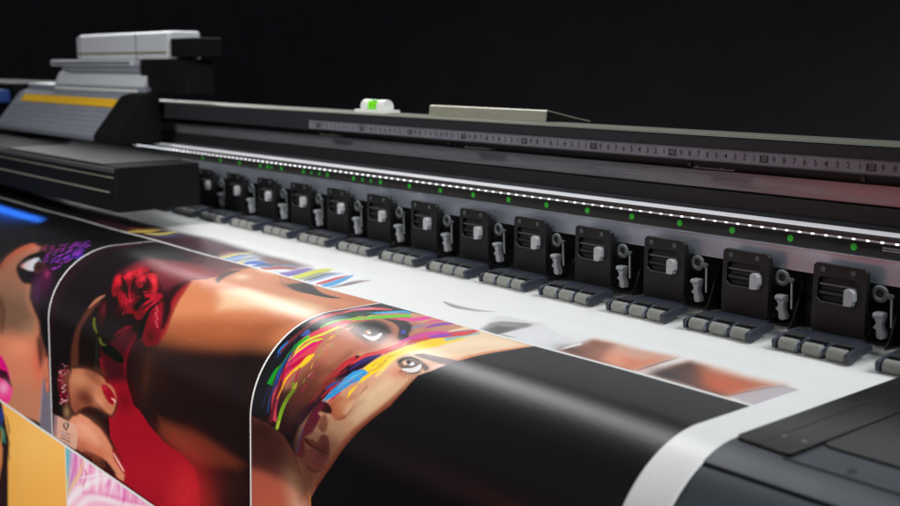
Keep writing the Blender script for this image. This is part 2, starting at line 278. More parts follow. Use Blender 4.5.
["A","f",[52,38,44],0.35,0.6,[-6721,2682,-6731,2644,-6736,2642,-6732,2678],814,1073],
["A","f",[52,38,44],0.35,0.6,[-6699,2680,-6710,2641,-6715,2639,-6710,2675],817,1073],
["A","f",[52,38,44],0.35,0.6,[-6677,2677,-6689,2638,-6694,2636,-6688,2672],820,1073],
["A","f",[52,38,44],0.35,0.6,[-6655,2675,-6668,2634,-6672,2632,-6666,2670],823,1073],
["A","f",[52,38,44],0.35,0.6,[-6633,2672,-6647,2631,-6652,2629,-6644,2668],826,1072],
["A","f",[52,38,44],0.35,0.6,[-6611,2670,-6626,2628,-6631,2626,-6622,2665],829,1072],
["A","f",[52,38,44],0.35,0.6,[-6590,2667,-6605,2624,-6610,2622,-6601,2662],832,1072],
["A","f",[52,38,44],0.35,0.6,[-6568,2664,-6584,2621,-6589,2619,-6579,2660],835,1072],
["A","f",[52,38,44],0.35,0.6,[-6546,2662,-6564,2618,-6568,2616,-6557,2657],838,1071],
["A","f",[52,38,44],0.35,0.6,[-6525,2659,-6543,2614,-6548,2612,-6536,2655],841,1071],
["A","f",[52,38,44],0.35,0.6,[-6504,2656,-6523,2611,-6527,2609,-6515,2652],844,1071],
["A","f",[52,38,44],0.35,0.6,[-6482,2654,-6502,2608,-6507,2606,-6493,2650],847,1070],
["A","f",[52,38,44],0.35,0.6,[-6461,2651,-6482,2604,-6487,2602,-6472,2647],850,1070],
["A","f",[52,38,44],0.35,0.6,[-6440,2649,-6462,2601,-6466,2599,-6451,2644],854,1070],
["A","f",[52,38,44],0.35,0.6,[-6419,2646,-6442,2598,-6446,2596,-6430,2642],857,1069],
["A","f",[52,38,44],0.35,0.6,[-6398,2643,-6422,2594,-6426,2592,-6409,2639],860,1069],
["A","f",[52,38,44],0.35,0.6,[-6377,2640,-6402,2590,-6406,2589,-6388,2637],863,1068],
["A","f",[52,38,44],0.35,0.6,[-6357,2638,-6382,2587,-6387,2585,-6367,2634],866,1068],
["A","f",[226,190,176],1.6,0.8,[-6560,2724,-6542,2703,-6511,2689,-6470,2679,-6434,2679,-6430,2697,-6440,2722,-6462,2746,-6488,2768,-6510,2786,-6529,2790,-6549,2762],847,1121],
["A","f",[26,26,30],0.8,1,[-8454,1803,-8016,1805,-7886,1906,-8095,2039,-8095,2324,-8122,2505,-8109,2673,-8093,2767,-8144,2879,-8155,3010,-8139,3127,-8131,3254,-8114,3429,-8123,3519,-8135,3650,-8400,3715,-8465,3511,-8405,3404,-8395,3263,-8372,3106,-8329,2896,-8357,2623,-8414,2303,-8463,2000],639,1043],
["A","f",[128,46,52],1.2,0.7,[-8430,2377,-8397,2452,-8375,2542,-8364,2624,-8351,2699,-8341,2770,-8338,2832,-8342,2887,-8347,2937,-8351,2985,-8347,3035,-8341,3083,-8339,3115,-8322,3118,-8316,3087,-8311,3042,-8306,2996,-8300,2950,-8296,2901,-8293,2847,-8295,2785,-8303,2717,-8313,2646,-8321,2569,-8336,2485,-8361,2415],628,1033],
["A","f",[190,70,78],0.7,0.85,[-8339,2711,-8336,2683,-8333,2643,-8325,2599,-8304,2551,-8281,2494,-8275,2435,-8295,2371,-8322,2312,-8341,2271,-8376,2249,-8378,2278,-8379,2320,-8377,2372,-8377,2436,-8388,2502,-8399,2559,-8396,2613,-8387,2662,-8382,2693],632,930],
["A","f",[214,88,92],0.6,1,[-8307,2354,-8312,2316,-8320,2261,-8317,2206,-8298,2156,-8270,2106,-8237,2060,-8194,2014,-8147,1972,-8113,1942,-8147,1916,-8197,1933,-8268,1958,-8327,1993,-8364,2039,-8388,2094,-8402,2149,-8400,2210,-8387,2270,-8377,2311],645,873],
["A","f",[196,150,190],0.5,0.8,[-8366,2254,-8356,2218,-8342,2165,-8326,2119,-8307,2084,-8286,2054,-8271,2034,-8292,2018,-8313,2034,-8343,2058,-8368,2089,-8384,2137,-8394,2192,-8402,2231],640,872],
["A","f",[52,160,214],0.5,1,[-8144,2229,-8117,2189,-8079,2133,-8043,2077,-8015,2024,-7989,1971,-7963,1931,-7934,1911,-7906,1903,-7886,1898,-7935,1856,-7961,1855,-8000,1857,-8036,1874,-8063,1915,-8087,1971,-8111,2028,-8138,2090,-8166,2155,-8185,2200],671,868],
["A","f",[34,70,52],0.7,1,[-8211,2539,-8195,2515,-8174,2478,-8156,2438,-8144,2396,-8134,2350,-8122,2305,-8108,2256,-8093,2206,-8083,2172,-8116,2148,-8146,2168,-8187,2200,-8224,2234,-8252,2269,-8276,2308,-8291,2351,-8291,2405,-8289,2457,-8291,2490],650,900],
["A","f",[70,110,150],0.7,0.7,[-8212,2579,-8203,2560,-8191,2532,-8179,2503,-8163,2472,-8146,2440,-8136,2415,-8170,2392,-8187,2412,-8214,2438,-8235,2468,-8243,2502,-8245,2536,-8248,2558],647,935],
["A","f",[206,64,84],0.7,1,[-7812,1954,-7951,1961,-8033,2127,-8089,2329,-8113,2471,-8125,2642,-8172,2794,-8208,2898,-8215,3009,-8174,3136,-8168,3263,-8159,3364,-8154,3462,-8126,3584,-8066,3696,-8006,3697,-8044,3564,-8037,3412,-7997,3326,-7974,3234,-7953,3138,-7895,3035,-7942,2881,-8000,2794,-8003,2708,-7994,2555,-7930,2403,-7885,2196,-7713,2123,-7666,2068],659,1071],
["A","f",[92,198,36],0.5,1,[-8032,2486,-8012,2461,-7987,2422,-7966,2376,-7946,2326,-7924,2274,-7903,2222,-7883,2173,-7864,2126,-7843,2084,-7815,2047,-7785,2014,-7764,1991,-7860,1916,-7882,1939,-7912,1972,-7940,2011,-7962,2054,-7980,2103,-8001,2151,-8027,2200,-8056,2249,-8078,2298,-8091,2352,-8097,2405,-8104,2440],677,891],
["A","f",[222,52,150],0.5,1,[-7808,2113,-7763,2107,-7702,2097,-7653,2078,-7628,2048,-7615,2008,-7610,1962,-7618,1902,-7635,1836,-7647,1788,-7679,1765,-7689,1795,-7705,1838,-7718,1882,-7726,1924,-7733,1967,-7747,2005,-7775,2038,-7812,2068,-7838,2088],705,873],
["A","f",[96,180,60],0.5,0.9,[-8157,2729,-8152,2714,-8146,2692,-8139,2668,-8135,2641,-8133,2611,-8125,2579,-8104,2540,-8080,2497,-8065,2464,-8110,2435,-8125,2468,-8152,2510,-8173,2551,-8181,2586,-8182,2618,-8182,2647,-8181,2676,-8179,2702,-8177,2720],650,977],
["A","f",[206,206,60],0.5,1,[-8136,3071,-8135,3043,-8136,3004,-8134,2969,-8130,2947,-8122,2929,-8104,2905,-8073,2870,-8035,2829,-8005,2784,-7988,2734,-7981,2680,-7981,2640,-8012,2625,-8017,2663,-8030,2714,-8049,2763,-8076,2808,-8109,2852,-8138,2890,-8155,2915,-8165,2935,-8169,2961,-8164,2999,-8156,3040,-8152,3068],651,1069],
["A","f",[178,206,48],0.5,1,[-8115,3144,-8100,3112,-8083,3065,-8067,3022,-8050,2987,-8032,2955,-8015,2924,-7997,2892,-7979,2861,-7967,2838,-7980,2831,-8006,2846,-8043,2870,-8075,2898,-8093,2931,-8106,2967,-8116,3007,-8121,3056,-8125,3106,-8130,3141],654,1101],
["A","f",[108,190,56],0.5,1,[-8199,3107,-8190,3082,-8178,3045,-8167,3007,-8154,2969,-8143,2928,-8137,2895,-8138,2877,-8141,2869,-8144,2864,-8172,2852,-8179,2854,-8188,2859,-8194,2876,-8199,2910,-8205,2953,-8211,2996,-8212,3037,-8213,3076,-8215,3104],642,1088],
["A","f",[206,24,104],0.5,1,[-8104,3196,-8101,3181,-8095,3159,-8087,3138,-8076,3118,-8063,3095,-8048,3067,-8033,3032,-8018,2993,-8002,2958,-7976,2924,-7946,2890,-7925,2866,-7937,2859,-7972,2875,-8022,2899,-8065,2929,-8092,2966,-8111,3006,-8127,3042,-8140,3072,-8148,3099,-8151,3126,-8143,3154,-8129,3179,-8120,3196],653,1117],
["A","f",[226,200,60],0.4,1,[-8133,3157,-8127,3133,-8118,3098,-8110,3067,-8100,3042,-8088,3021,-8076,2997,-8062,2967,-8048,2936,-8040,2914,-8050,2910,-8063,2930,-8083,2959,-8102,2987,-8115,3011,-8125,3035,-8132,3061,-8137,3094,-8140,3130,-8143,3155],649,1112],
["A","f",[184,18,64],0.6,1,[-8082,3366,-8080,3339,-8079,3301,-8075,3269,-8066,3251,-8053,3234,-8034,3212,-8009,3183,-7981,3151,-7956,3119,-7934,3085,-7915,3049,-7903,3024,-7918,3018,-7943,3038,-7979,3066,-8014,3097,-8042,3129,-8068,3163,-8091,3192,-8111,3214,-8128,3236,-8137,3263,-8132,3300,-8120,3339,-8113,3367],655,1147],
["A","f",[236,196,40],0.45,1,[-8026,3410,-8029,3392,-8032,3367,-8031,3338,-8022,3306,-8008,3269,-7991,3236,-7966,3210,-7935,3187,-7908,3162,-7891,3133,-7880,3105,-7873,3081,-7873,3057,-7875,3034,-7878,3017,-7893,3012,-7909,3022,-7932,3037,-7951,3059,-7958,3087,-7961,3116,-7967,3144,-7981,3171,-7999,3198,-8017,3229,-8034,3264,-8050,3302,-8061,3336,-8060,3368,-8053,3395,-8047,3413],662,1154],
["A","f",[190,20,80],0.5,1,[-7885,3333,-7890,3313,-7898,3284,-7907,3256,-7918,3226,-7929,3195,-7938,3174,-7953,3174,-7947,3195,-7940,3226,-7931,3257,-7918,3286,-7903,3314,-7894,3334],668,1165],
["A","f",[126,170,38],0.5,1,[-7939,3337,-7922,3345,-7903,3353,-7895,3363,-7900,3384,-7917,3414,-7934,3450,-7949,3487,-7965,3527,-7979,3575,-7992,3638,-8009,3710,-8025,3762,-7974,3756,-7956,3704,-7938,3634,-7925,3572,-7912,3528,-7898,3490,-7885,3455,-7868,3421,-7849,3390,-7842,3360,-7861,3335,-7891,3321,-7910,3314],670,1165],
["A","f",[216,206,56],0.45,1,[-7885,3305,-7884,3316,-7884,3332,-7885,3342,-7890,3349,-7901,3359,-7910,3367,-7900,3374,-7885,3369,-7864,3361,-7848,3348,-7851,3330,-7862,3314,-7871,3303],673,1173],
["A","f",[200,196,70],0.4,1,[-7978,3672,-8009,3751,-7980,3748,-7955,3670],669,1124],
["A","f",[22,146,40],0.45,1,[-8171,2874,-8183,2891,-8202,2917,-8215,2948,-8221,2982,-8222,3019,-8221,3059,-8215,3104,-8209,3152,-8210,3192,-8224,3218,-8244,3242,-8261,3274,-8271,3322,-8281,3375,-8290,3412,-8188,3413,-8190,3376,-8196,3325,-8198,3281,-8191,3254,-8175,3231,-8163,3200,-8162,3157,-8167,3110,-8172,3066,-8174,3028,-8175,2992,-8174,2960,-8168,2929,-8159,2901,-8153,2881],639,1123],
["A","f",[70,90,150],0.6,0.8,[-8201,2877,-8194,2868,-8183,2855,-8179,2842,-8184,2829,-8195,2817,-8203,2809,-8222,2804,-8226,2809,-8232,2815,-8234,2824,-8230,2839,-8224,2858,-8219,2871],640,1051],
["A","f",[30,80,170],0.6,1,[-8128,3394,-8131,3370,-8136,3335,-8141,3298,-8145,3259,-8150,3218,-8157,3176,-8167,3134,-8179,3093,-8190,3063,-8203,3062,-8201,3091,-8199,3131,-8198,3174,-8197,3215,-8196,3257,-8194,3298,-8187,3337,-8179,3373,-8175,3397],642,1140],
["A","f",[32,62,130],0.7,0.9,[-8156,3655,-8156,3621,-8160,3574,-8162,3530,-8155,3495,-8144,3463,-8135,3431,-8130,3398,-8126,3366,-8125,3345,-8165,3343,-8169,3365,-8175,3396,-8182,3429,-8187,3462,-8192,3496,-8193,3534,-8186,3578,-8177,3625,-8172,3658],645,1143],
["A","f",[40,110,190],0.6,1,[-8356,3126,-8354,3111,-8351,3087,-8348,3064,-8345,3037,-8342,3008,-8341,2987,-8359,2982,-8365,3002,-8374,3029,-8381,3056,-8381,3082,-8378,3107,-8376,3124],624,1098],
["A","f",[40,80,150],0.5,0.8,[-8331,3167,-8316,3108,-8339,3104,-8344,3165],626,1114],
["A","f",[60,90,170],0.6,0.9,[-8239,2891,-8232,2874,-8225,2851,-8221,2831,-8226,2816,-8234,2804,-8240,2794,-8260,2787,-8268,2790,-8280,2796,-8285,2809,-8281,2833,-8272,2862,-8266,2882],636,1046],
["A","f",[100,28,40],1,1,[-8117,3333,-8116,3358,-8115,3395,-8115,3430,-8117,3460,-8120,3490,-8121,3530,-8119,3595,-8123,3670,-8131,3726,-8083,3719,-8070,3663,-8061,3587,-8059,3524,-8057,3486,-8054,3457,-8054,3428,-8058,3392,-8065,3356,-8072,3331],653,1149],
["A","f",[226,150,40],0.4,1,[-8045,3317,-8047,3344,-8052,3383,-8058,3420,-8064,3453,-8069,3485,-8074,3506,-8065,3507,-8056,3485,-8044,3454,-8034,3420,-8026,3384,-8022,3345,-8020,3318],656,1158],
["A","f",[132,52,160],0.5,1,[-7361,2143,-7361,2123,-7361,2094,-7359,2063,-7356,2029,-7353,1991,-7347,1952,-7337,1906,-7324,1858,-7315,1824,-7339,1804,-7366,1823,-7403,1852,-7430,1886,-7441,1923,-7442,1965,-7436,2007,-7423,2050,-7404,2094,-7391,2123],741,882],
["A","f",[216,60,140],0.5,1,[-7495,2037,-7493,2005,-7492,1960,-7489,1917,-7486,1874,-7481,1832,-7478,1802,-7502,1782,-7518,1802,-7539,1832,-7551,1870,-7545,1922,-7530,1979,-7519,2019],728,871],
["A","f",[40,18,32],0.8,1,[-7399,2882,-7436,2939,-7468,3051,-7512,3164,-7541,3249,-7545,3293,-7575,3307,-7602,3426,-7732,3551,-7759,3635,-7624,3616,-7475,3410,-7433,3353,-7353,3252,-7338,3181,-7284,3077,-7192,2973,-7146,2798,-7304,2876],719,1202],
["A","f",[196,44,54],0.6,1,[-7403,2879,-7359,2949,-7395,3021,-7434,3135,-7488,3218,-7535,3273,-7548,3182,-7493,3076,-7467,2980,-7420,2908],719,1173],
["A","f",[206,62,66],0.7,1,[-7127,2500,-7183,2649,-7237,2764,-7327,2835,-7359,2916,-7364,3002,-7321,2948,-7226,2856,-7157,2789,-7091,2722,-7043,2557],749,1094],
["A","f",[54,40,104],0.6,1,[-7316,3042,-7298,3017,-7276,2982,-7255,2949,-7234,2924,-7212,2901,-7192,2876,-7174,2847,-7159,2816,-7149,2794,-7164,2785,-7187,2800,-7219,2821,-7249,2845,-7273,2868,-7295,2894,-7312,2924,-7321,2965,-7325,3008,-7330,3037],745,1142],
["A","f",[30,26,60],0.4,1,[-7239,3019,-7233,3002,-7224,2976,-7213,2949,-7198,2918,-7181,2884,-7169,2860,-7178,2855,-7193,2878,-7215,2910,-7233,2941,-7242,2970,-7245,2998,-7248,3017],748,1157],
["A","f",[140,24,40],0.6,1,[-7544,3299,-7532,3282,-7516,3256,-7497,3228,-7473,3200,-7447,3170,-7421,3140,-7394,3111,-7367,3082,-7348,3062,-7361,3055,-7383,3074,-7415,3101,-7446,3129,-7473,3159,-7499,3190,-7523,3220,-7542,3248,-7558,3274,-7570,3293],718,1196],
["A","f",[150,28,40],0.6,1,[-7571,3421,-7557,3398,-7537,3365,-7518,3332,-7500,3299,-7481,3266,-7462,3237,-7438,3210,-7412,3186,-7394,3169,-7418,3158,-7437,3175,-7463,3200,-7488,3228,-7509,3259,-7527,3293,-7545,3326,-7560,3361,-7574,3395,-7584,3419],715,1207],
["A","f",[190,40,52],0.5,1,[-7460,3346,-7448,3327,-7429,3300,-7408,3272,-7381,3242,-7351,3210,-7328,3184,-7316,3170,-7309,3163,-7304,3158,-7313,3153,-7321,3156,-7332,3163,-7348,3176,-7372,3201,-7402,3234,-7429,3265,-7447,3295,-7461,3324,-7471,3344],728,1213],
["A","f",[110,20,36],0.5,1,[-7605,3459,-7596,3440,-7583,3412,-7568,3381,-7549,3348,-7528,3312,-7510,3278,-7495,3248,-7482,3220,-7474,3200,-7483,3198,-7493,3217,-7509,3244,-7526,3275,-7545,3308,-7566,3345,-7584,3378,-7597,3410,-7607,3438,-7614,3458],710,1205],
["A","f",[190,30,54],0.6,1,[-7341,3364,-7324,3344,-7302,3316,-7283,3292,-7270,3273,-7258,3258,-7250,3246,-7262,3241,-7275,3250,-7295,3264,-7313,3283,-7329,3309,-7343,3340,-7353,3361],739,1227],
["A","f",[50,90,180],0.5,1,[-7451,3272,-7441,3259,-7427,3241,-7411,3223,-7389,3203,-7365,3182,-7348,3166,-7359,3161,-7379,3174,-7407,3194,-7431,3215,-7446,3235,-7456,3254,-7464,3268],725,1207],
["A","f",[46,150,214],0.5,1,[-7098,3002,-7178,2985,-7272,3040,-7297,3090,-7323,3142,-7365,3238,-7402,3289,-7418,3368,-7315,3299,-7262,3237,-7203,3159,-7121,3088,-7126,3134,-7096,3063],744,1212],
["A","f",[96,180,216],0.6,0.8,[-7315,3229,-7299,3209,-7277,3180,-7255,3150,-7232,3120,-7208,3089,-7189,3062,-7173,3039,-7160,3020,-7152,3007,-7164,3001,-7179,3011,-7199,3027,-7220,3049,-7240,3076,-7261,3109,-7281,3140,-7299,3173,-7316,3204,-7328,3225],745,1203],
["A","f",[244,206,32],0.6,1,[-6866,2081,-6936,2137,-7025,2260,-7041,2403,-7031,2525,-7070,2649,-7090,2751,-7130,2819,-7159,2899,-7190,2983,-7086,2999,-7123,3070,-7112,3173,-7127,3227,-7144,3272,-7163,3204,-7113,3122,-7082,3077,-7087,3132,-7065,3054,-7005,2949,-6974,2827,-6983,2738,-6907,2625,-6821,2466,-6840,2258],771,1114],
["A","f",[250,226,110],1.2,0.7,[-6971,2711,-6983,2728,-7000,2753,-7012,2785,-7012,2822,-7009,2862,-7006,2900,-7003,2941,-6999,2981,-6999,3009,-6972,3016,-6963,2991,-6954,2955,-6949,2916,-6952,2878,-6960,2839,-6965,2804,-6964,2771,-6958,2742,-6955,2720],779,1144],
["A","f",[150,70,40],0.5,0.8,[-7134,2773,-7118,2744,-7098,2701,-7081,2655,-7069,2607,-7062,2554,-7056,2502,-7046,2454,-7036,2406,-7031,2371,-7059,2350,-7071,2380,-7089,2423,-7102,2472,-7106,2527,-7110,2583,-7117,2635,-7126,2686,-7137,2734,-7146,2767],768,1011],
["A","f",[128,184,182],0.5,1,[-6908,2294,-6909,2270,-6909,2236,-6910,2194,-6913,2143,-6915,2084,-6917,2030,-6915,1979,-6911,1931,-6908,1898,-6936,1874,-6958,1892,-6988,1918,-7010,1956,-7013,2009,-7008,2070,-7002,2125,-6998,2170,-6992,2209,-6989,2235],792,905],
["A","f",[212,50,54],0.5,1,[-6989,1826,-7054,1832,-7079,1933,-7120,2062,-7160,2188,-7151,2353,-7145,2512,-7174,2644,-7107,2638,-7067,2496,-7049,2318,-6985,2175,-6949,2006],774,920],
["A","f",[206,60,148],0.6,1,[-7154,2598,-7144,2570,-7132,2529,-7123,2484,-7117,2439,-7116,2389,-7115,2338,-7111,2288,-7105,2240,-7099,2197,-7096,2159,-7094,2127,-7092,2104,-7148,2059,-7165,2068,-7189,2084,-7211,2108,-7231,2142,-7247,2185,-7256,2235,-7252,2293,-7239,2356,-7222,2420,-7207,2482,-7196,2538,-7193,2574],762,927],
["A","f",[128,70,184],0.5,1,[-7095,2320,-7076,2299,-7049,2269,-7031,2234,-7028,2190,-7033,2143,-7038,2110,-7065,2088,-7079,2108,-7098,2136,-7113,2169,-7124,2209,-7133,2254,-7139,2286],774,917],
["A","f",[120,130,160],0.5,0.8,[-7109,2070,-7098,2036,-7083,1987,-7069,1941,-7061,1900,-7054,1861,-7050,1834,-7067,1820,-7078,1841,-7095,1872,-7109,1908,-7119,1958,-7126,2014,-7131,2052],776,884],
["A","f",[19,17,20],0.6,1,[-6298,1779,-6374,2248,-6384,2501,-6445,2670,-6497,2784,-6575,2873,-6578,3043,-6615,3196,-6867,3494,-7098,3783,-7351,4075,-7453,4220,-7433,4487,-3569,3373,-4059,1463],865,1277],
["A","f",[78,40,32],10,0.55,[-7997,3448,-7907,3209,-7766,3069,-7474,3100,-7513,3267,-7589,3413,-7687,3594,-7805,3623],690,1189],
["A","f",[84,44,36],9,0.6,[-7621,4282,-7686,3767,-7474,3583,-7057,3601,-6915,3531,-7098,3795,-7345,4073,-7466,4232],747,1160],
["A","f",[44,24,22],9,0.6,[-8640,3814,-8248,3770,-7879,3819,-7685,4033,-8645,4236],650,1082],
["A","f",[96,44,30],4,0.7,[-6594,3041,-6603,3073,-6620,3120,-6652,3183,-6715,3271,-6807,3377,-6902,3483,-6982,3581,-7061,3680,-7145,3780,-7240,3892,-7325,4002,-7383,4079,-7307,4084,-7241,4008,-7148,3901,-7051,3792,-6968,3693,-6896,3597,-6825,3503,-6738,3399,-6652,3292,-6594,3202,-6569,3134,-6559,3085,-6556,3051],796,1267],
["A","f",[120,62,46],5,0.55,[-7517,2858,-7528,2910,-7552,2981,-7575,3051,-7592,3111,-7605,3169,-7618,3224,-7626,3279,-7632,3332,-7638,3368,-7528,3383,-7508,3348,-7483,3299,-7463,3248,-7452,3196,-7446,3140,-7444,3082,-7441,3012,-7444,2935,-7453,2878],711,1184],
["A","b",[150,92,76],0,0.5,[-7346,2746,-7302,2654,-7266,2790]],
["A","f",[226,186,150],3,0.6,[-6986,3158,-7014,3193,-7055,3241,-7090,3288,-7105,3329,-7109,3365,-7111,3389,-7060,3394,-7048,3371,-7033,3339,-7016,3305,-6991,3260,-6965,3208,-6949,3171],772,1253],
["A","f",[244,220,190],4,0.6,[-6736,2596,-6718,2558,-6698,2498,-6679,2428,-6663,2345,-6639,2256,-6606,2170,-6553,2080,-6490,1990,-6444,1927,-6516,1858,-6592,1893,-6699,1946,-6783,2016,-6821,2107,-6833,2211,-6831,2314,-6810,2420,-6793,2508,-6791,2561],825,931],
["A","f",[232,200,164],6,0.45,[-6835,2965,-6855,3005,-6885,3062,-6915,3120,-6938,3176,-6960,3233,-6977,3286,-6985,3334,-6986,3376,-6987,3404,-6912,3411,-6896,3385,-6874,3348,-6853,3306,-6833,3259,-6816,3204,-6802,3151,-6787,3092,-6775,3031,-6769,2987],792,1259],
["A","f",[120,52,34],2.5,0.5,[-6619,2912,-6620,2954,-6625,3012,-6639,3074,-6661,3136,-6693,3202,-6735,3271,-6798,3355,-6878,3444,-6942,3509,-6900,3523,-6835,3459,-6754,3369,-6690,3285,-6649,3214,-6621,3147,-6602,3084,-6592,3021,-6590,2962,-6593,2919],817,1276],
["A","b",[60,26,26],0,0.6,[-7288,3763,-7219,3758,-7333,3849]],
["A","f",[214,70,84],0.35,0.8,[-7848,2663,-7835,2577,-7840,2574,-7862,2656],680,996],
["A","f",[206,30,110],0.35,0.8,[-7745,3365,-7732,3292,-7736,3292,-7755,3364],688,1186],
["A","f",[240,150,160],0.35,0.8,[-7802,2891,-7808,2841,-7812,2840,-7813,2887],681,1087],
["A","f",[206,30,110],0.35,0.8,[-7765,3134,-7731,3082,-7734,3081,-7775,3131],686,1157],
["A","f",[236,200,50],0.35,0.8,[-7787,3154,-7812,3090,-7815,3090,-7797,3154],680,1156],
["A","f",[236,200,50],0.35,0.8,[-8074,2365,-8115,2277,-8123,2272,-8097,2351],659,901],
["A","f",[30,20,30],0.35,0.8,[-7919,2683,-7915,2595,-7920,2592,-7934,2676],672,999],
["A","f",[120,190,50],0.35,0.8,[-7848,2970,-7845,2925,-7849,2924,-7859,2966],675,1109],
["A","f",[120,190,50],0.35,0.8,[-7985,2428,-7993,2329,-8001,2324,-8007,2414],669,910],
["A","f",[206,30,110],0.35,0.8,[-8080,2369,-8113,2265,-8122,2260,-8103,2354],659,900],
["A","f",[214,70,84],0.35,0.8,[-7703,3074,-7696,3020,-7700,3019,-7714,3071],691,1148],
["A","f",[236,200,50],0.35,0.8,[-7988,2468,-8014,2400,-8022,2395,-8008,2456],666,923],
["A","f",[30,20,30],0.35,0.8,[-7966,2558,-8012,2468,-8019,2465,-7983,2550],666,951],
["A","f",[240,150,160],0.35,0.8,[-7823,2951,-7790,2896,-7794,2894,-7834,2946],680,1105],
["A","f",[236,200,50],0.35,0.8,[-8066,2418,-8116,2308,-8124,2303,-8089,2405],659,905],
["A","f",[214,70,84],0.35,0.8,[-7755,2983,-7765,2916,-7769,2915,-7766,2981],685,1116],
["A","f",[240,150,160],0.35,0.8,[-7760,3227,-7742,3161,-7745,3161,-7770,3225],685,1172],
["A","f",[214,70,84],0.35,0.8,[-8002,2478,-8073,2379,-8081,2376,-8020,2469],663,921],
["A","f",[240,150,160],0.35,0.8,[-8002,2383,-8012,2300,-8020,2294,-8025,2368],668,905],
["A","f",[236,200,50],0.35,0.8,[-7826,2909,-7837,2856,-7841,2855,-7837,2906],678,1090],
["A","f",[206,30,110],0.35,0.8,[-7711,3228,-7700,3162,-7704,3161,-7721,3227],690,1176],
["A","f",[214,70,84],0.35,0.8,[-7823,3118,-7808,3070,-7812,3069,-7833,3115],678,1149],
["A","f",[30,20,30],0.35,0.8,[-8030,2334,-8055,2233,-8063,2228,-8053,2319],665,898],
["A","f",[214,70,84],0.35,0.8,[-7756,3060,-7772,3000,-7776,2999,-7767,3059],684,1138],
["A","f",[120,190,50],0.35,0.8,[-8054,2263,-8058,2182,-8067,2176,-8078,2248],665,891],
["A","f",[120,190,50],0.35,0.8,[-7870,2749,-7898,2684,-7903,2682,-7883,2745],674,1030],
["A","f",[120,190,50],0.35,0.8,[-7887,2585,-7903,2507,-7909,2504,-7903,2577],675,966],
["A","f",[120,190,50],0.35,0.8,[-7905,2500,-7911,2402,-7919,2396,-7923,2488],676,932],
["A","f",[240,150,160],0.35,0.8,[-8035,2523,-8054,2435,-8062,2430,-8054,2512],661,937],
["A","f",[120,190,50],0.35,0.8,[-7813,3032,-7792,2974,-7796,2972,-7823,3028],680,1128],
["A","f",[240,150,160],0.35,0.8,[-7850,2645,-7866,2570,-7871,2567,-7864,2638],678,991],
["A","f",[236,200,50],0.35,0.8,[-7883,2810,-7914,2739,-7919,2738,-7896,2807],672,1049],
["A","f",[240,150,160],0.35,0.8,[-8016,2360,-8038,2250,-8046,2244,-8039,2345],666,901],
["A","f",[120,190,50],0.35,0.8,[-7771,2901,-7774,2831,-7778,2830,-7783,2898],684,1089],
["A","f",[236,200,50],0.35,0.8,[-7875,2640,-7853,2572,-7859,2569,-7889,2632],678,990],
["A","f",[240,150,160],0.35,0.8,[-7954,2626,-7944,2550,-7949,2546,-7970,2617],669,979],
["A","f",[120,190,50],0.35,0.8,[-7787,3291,-7783,3248,-7787,3247,-7797,3290],682,1178],
["A","f",[240,150,160],0.35,0.8,[-8045,2277,-8046,2192,-8054,2186,-8068,2261],666,892],
["A","f",[30,20,30],0.35,0.8,[-7960,2605,-7939,2528,-7945,2524,-7976,2596],669,971],
["A","f",[206,30,110],0.35,0.8,[-7925,2342,-7919,2246,-7928,2240,-7947,2327],677,903],
["A","f",[120,190,50],0.35,0.8,[-7939,2694,-7958,2611,-7964,2608,-7953,2688],668,1003],
["A","f",[120,190,50],0.35,0.8,[-8072,2234,-8063,2130,-8071,2125,-8095,2218],664,886],
["A","f",[236,200,50],0.35,0.8,[-7902,2802,-7890,2745,-7894,2743,-7914,2797],672,1049],
["A","f",[214,70,84],0.35,0.8,[-7857,2702,-7863,2654,-7868,2652,-7871,2697],677,1017],
["A","f",[30,20,30],0.35,0.8,[-8113,2263,-8110,2153,-8118,2148,-8137,2247],660,887],
["A","f",[236,200,50],0.35,0.8,[-7894,2831,-7866,2762,-7870,2760,-7906,2825],673,1058],
["A","f",[60,44,110],0.35,0.7,[-7051,2929,-7022,2872,-7026,2870,-7061,2924],771,1156],
["A","f",[250,220,80],0.35,0.7,[-7018,2578,-7024,2522,-7029,2518,-7031,2570],776,1005],
["A","f",[214,60,70],0.35,0.7,[-7221,2405,-7300,2291,-7306,2288,-7239,2395],749,929],
["A","f",[60,44,110],0.35,0.7,[-7081,2977,-7023,2922,-7026,2920,-7090,2972],769,1173],
["A","f",[250,220,80],0.35,0.7,[-7082,2603,-7149,2477,-7154,2474,-7095,2598],764,997],
["A","f",[60,44,110],0.35,0.7,[-7039,2858,-7056,2791,-7060,2790,-7050,2854],770,1125],
["A","f",[60,44,110],0.35,0.7,[-7214,3138,-7138,3095,-7141,3093,-7221,3134],753,1211],
["A","f",[214,60,70],0.35,0.7,[-7166,3075,-7148,3036,-7151,3035,-7175,3071],755,1197],
["A","f",[214,60,70],0.35,0.7,[-7065,2826,-7064,2769,-7068,2767,-7075,2822],768,1112],
["A","f",[214,60,70],0.35,0.7,[-7028,2919,-7011,2842,-7014,2840,-7038,2915],773,1149],
["A","f",[160,26,44],0.35,0.7,[-7100,2997,-7042,2932,-7045,2931,-7109,2992],766,1176],
["A","f",[214,60,70],0.35,0.7,[-7236,3147,-7190,3087,-7193,3086,-7244,3144],748,1208],
["A","f",[60,44,110],0.35,0.7,[-7096,2562,-7129,2458,-7135,2454,-7110,2554],765,984],
["A","f",[60,44,110],0.35,0.7,[-7107,2934,-7118,2874,-7122,2873,-7117,2932],761,1151],
["A","f",[160,26,44],0.35,0.7,[-7016,2676,-7062,2596,-7066,2594,-7027,2673],773,1043],
["A","f",[160,26,44],0.35,0.7,[-7245,2318,-7282,2188,-7289,2184,-7265,2304],750,917],
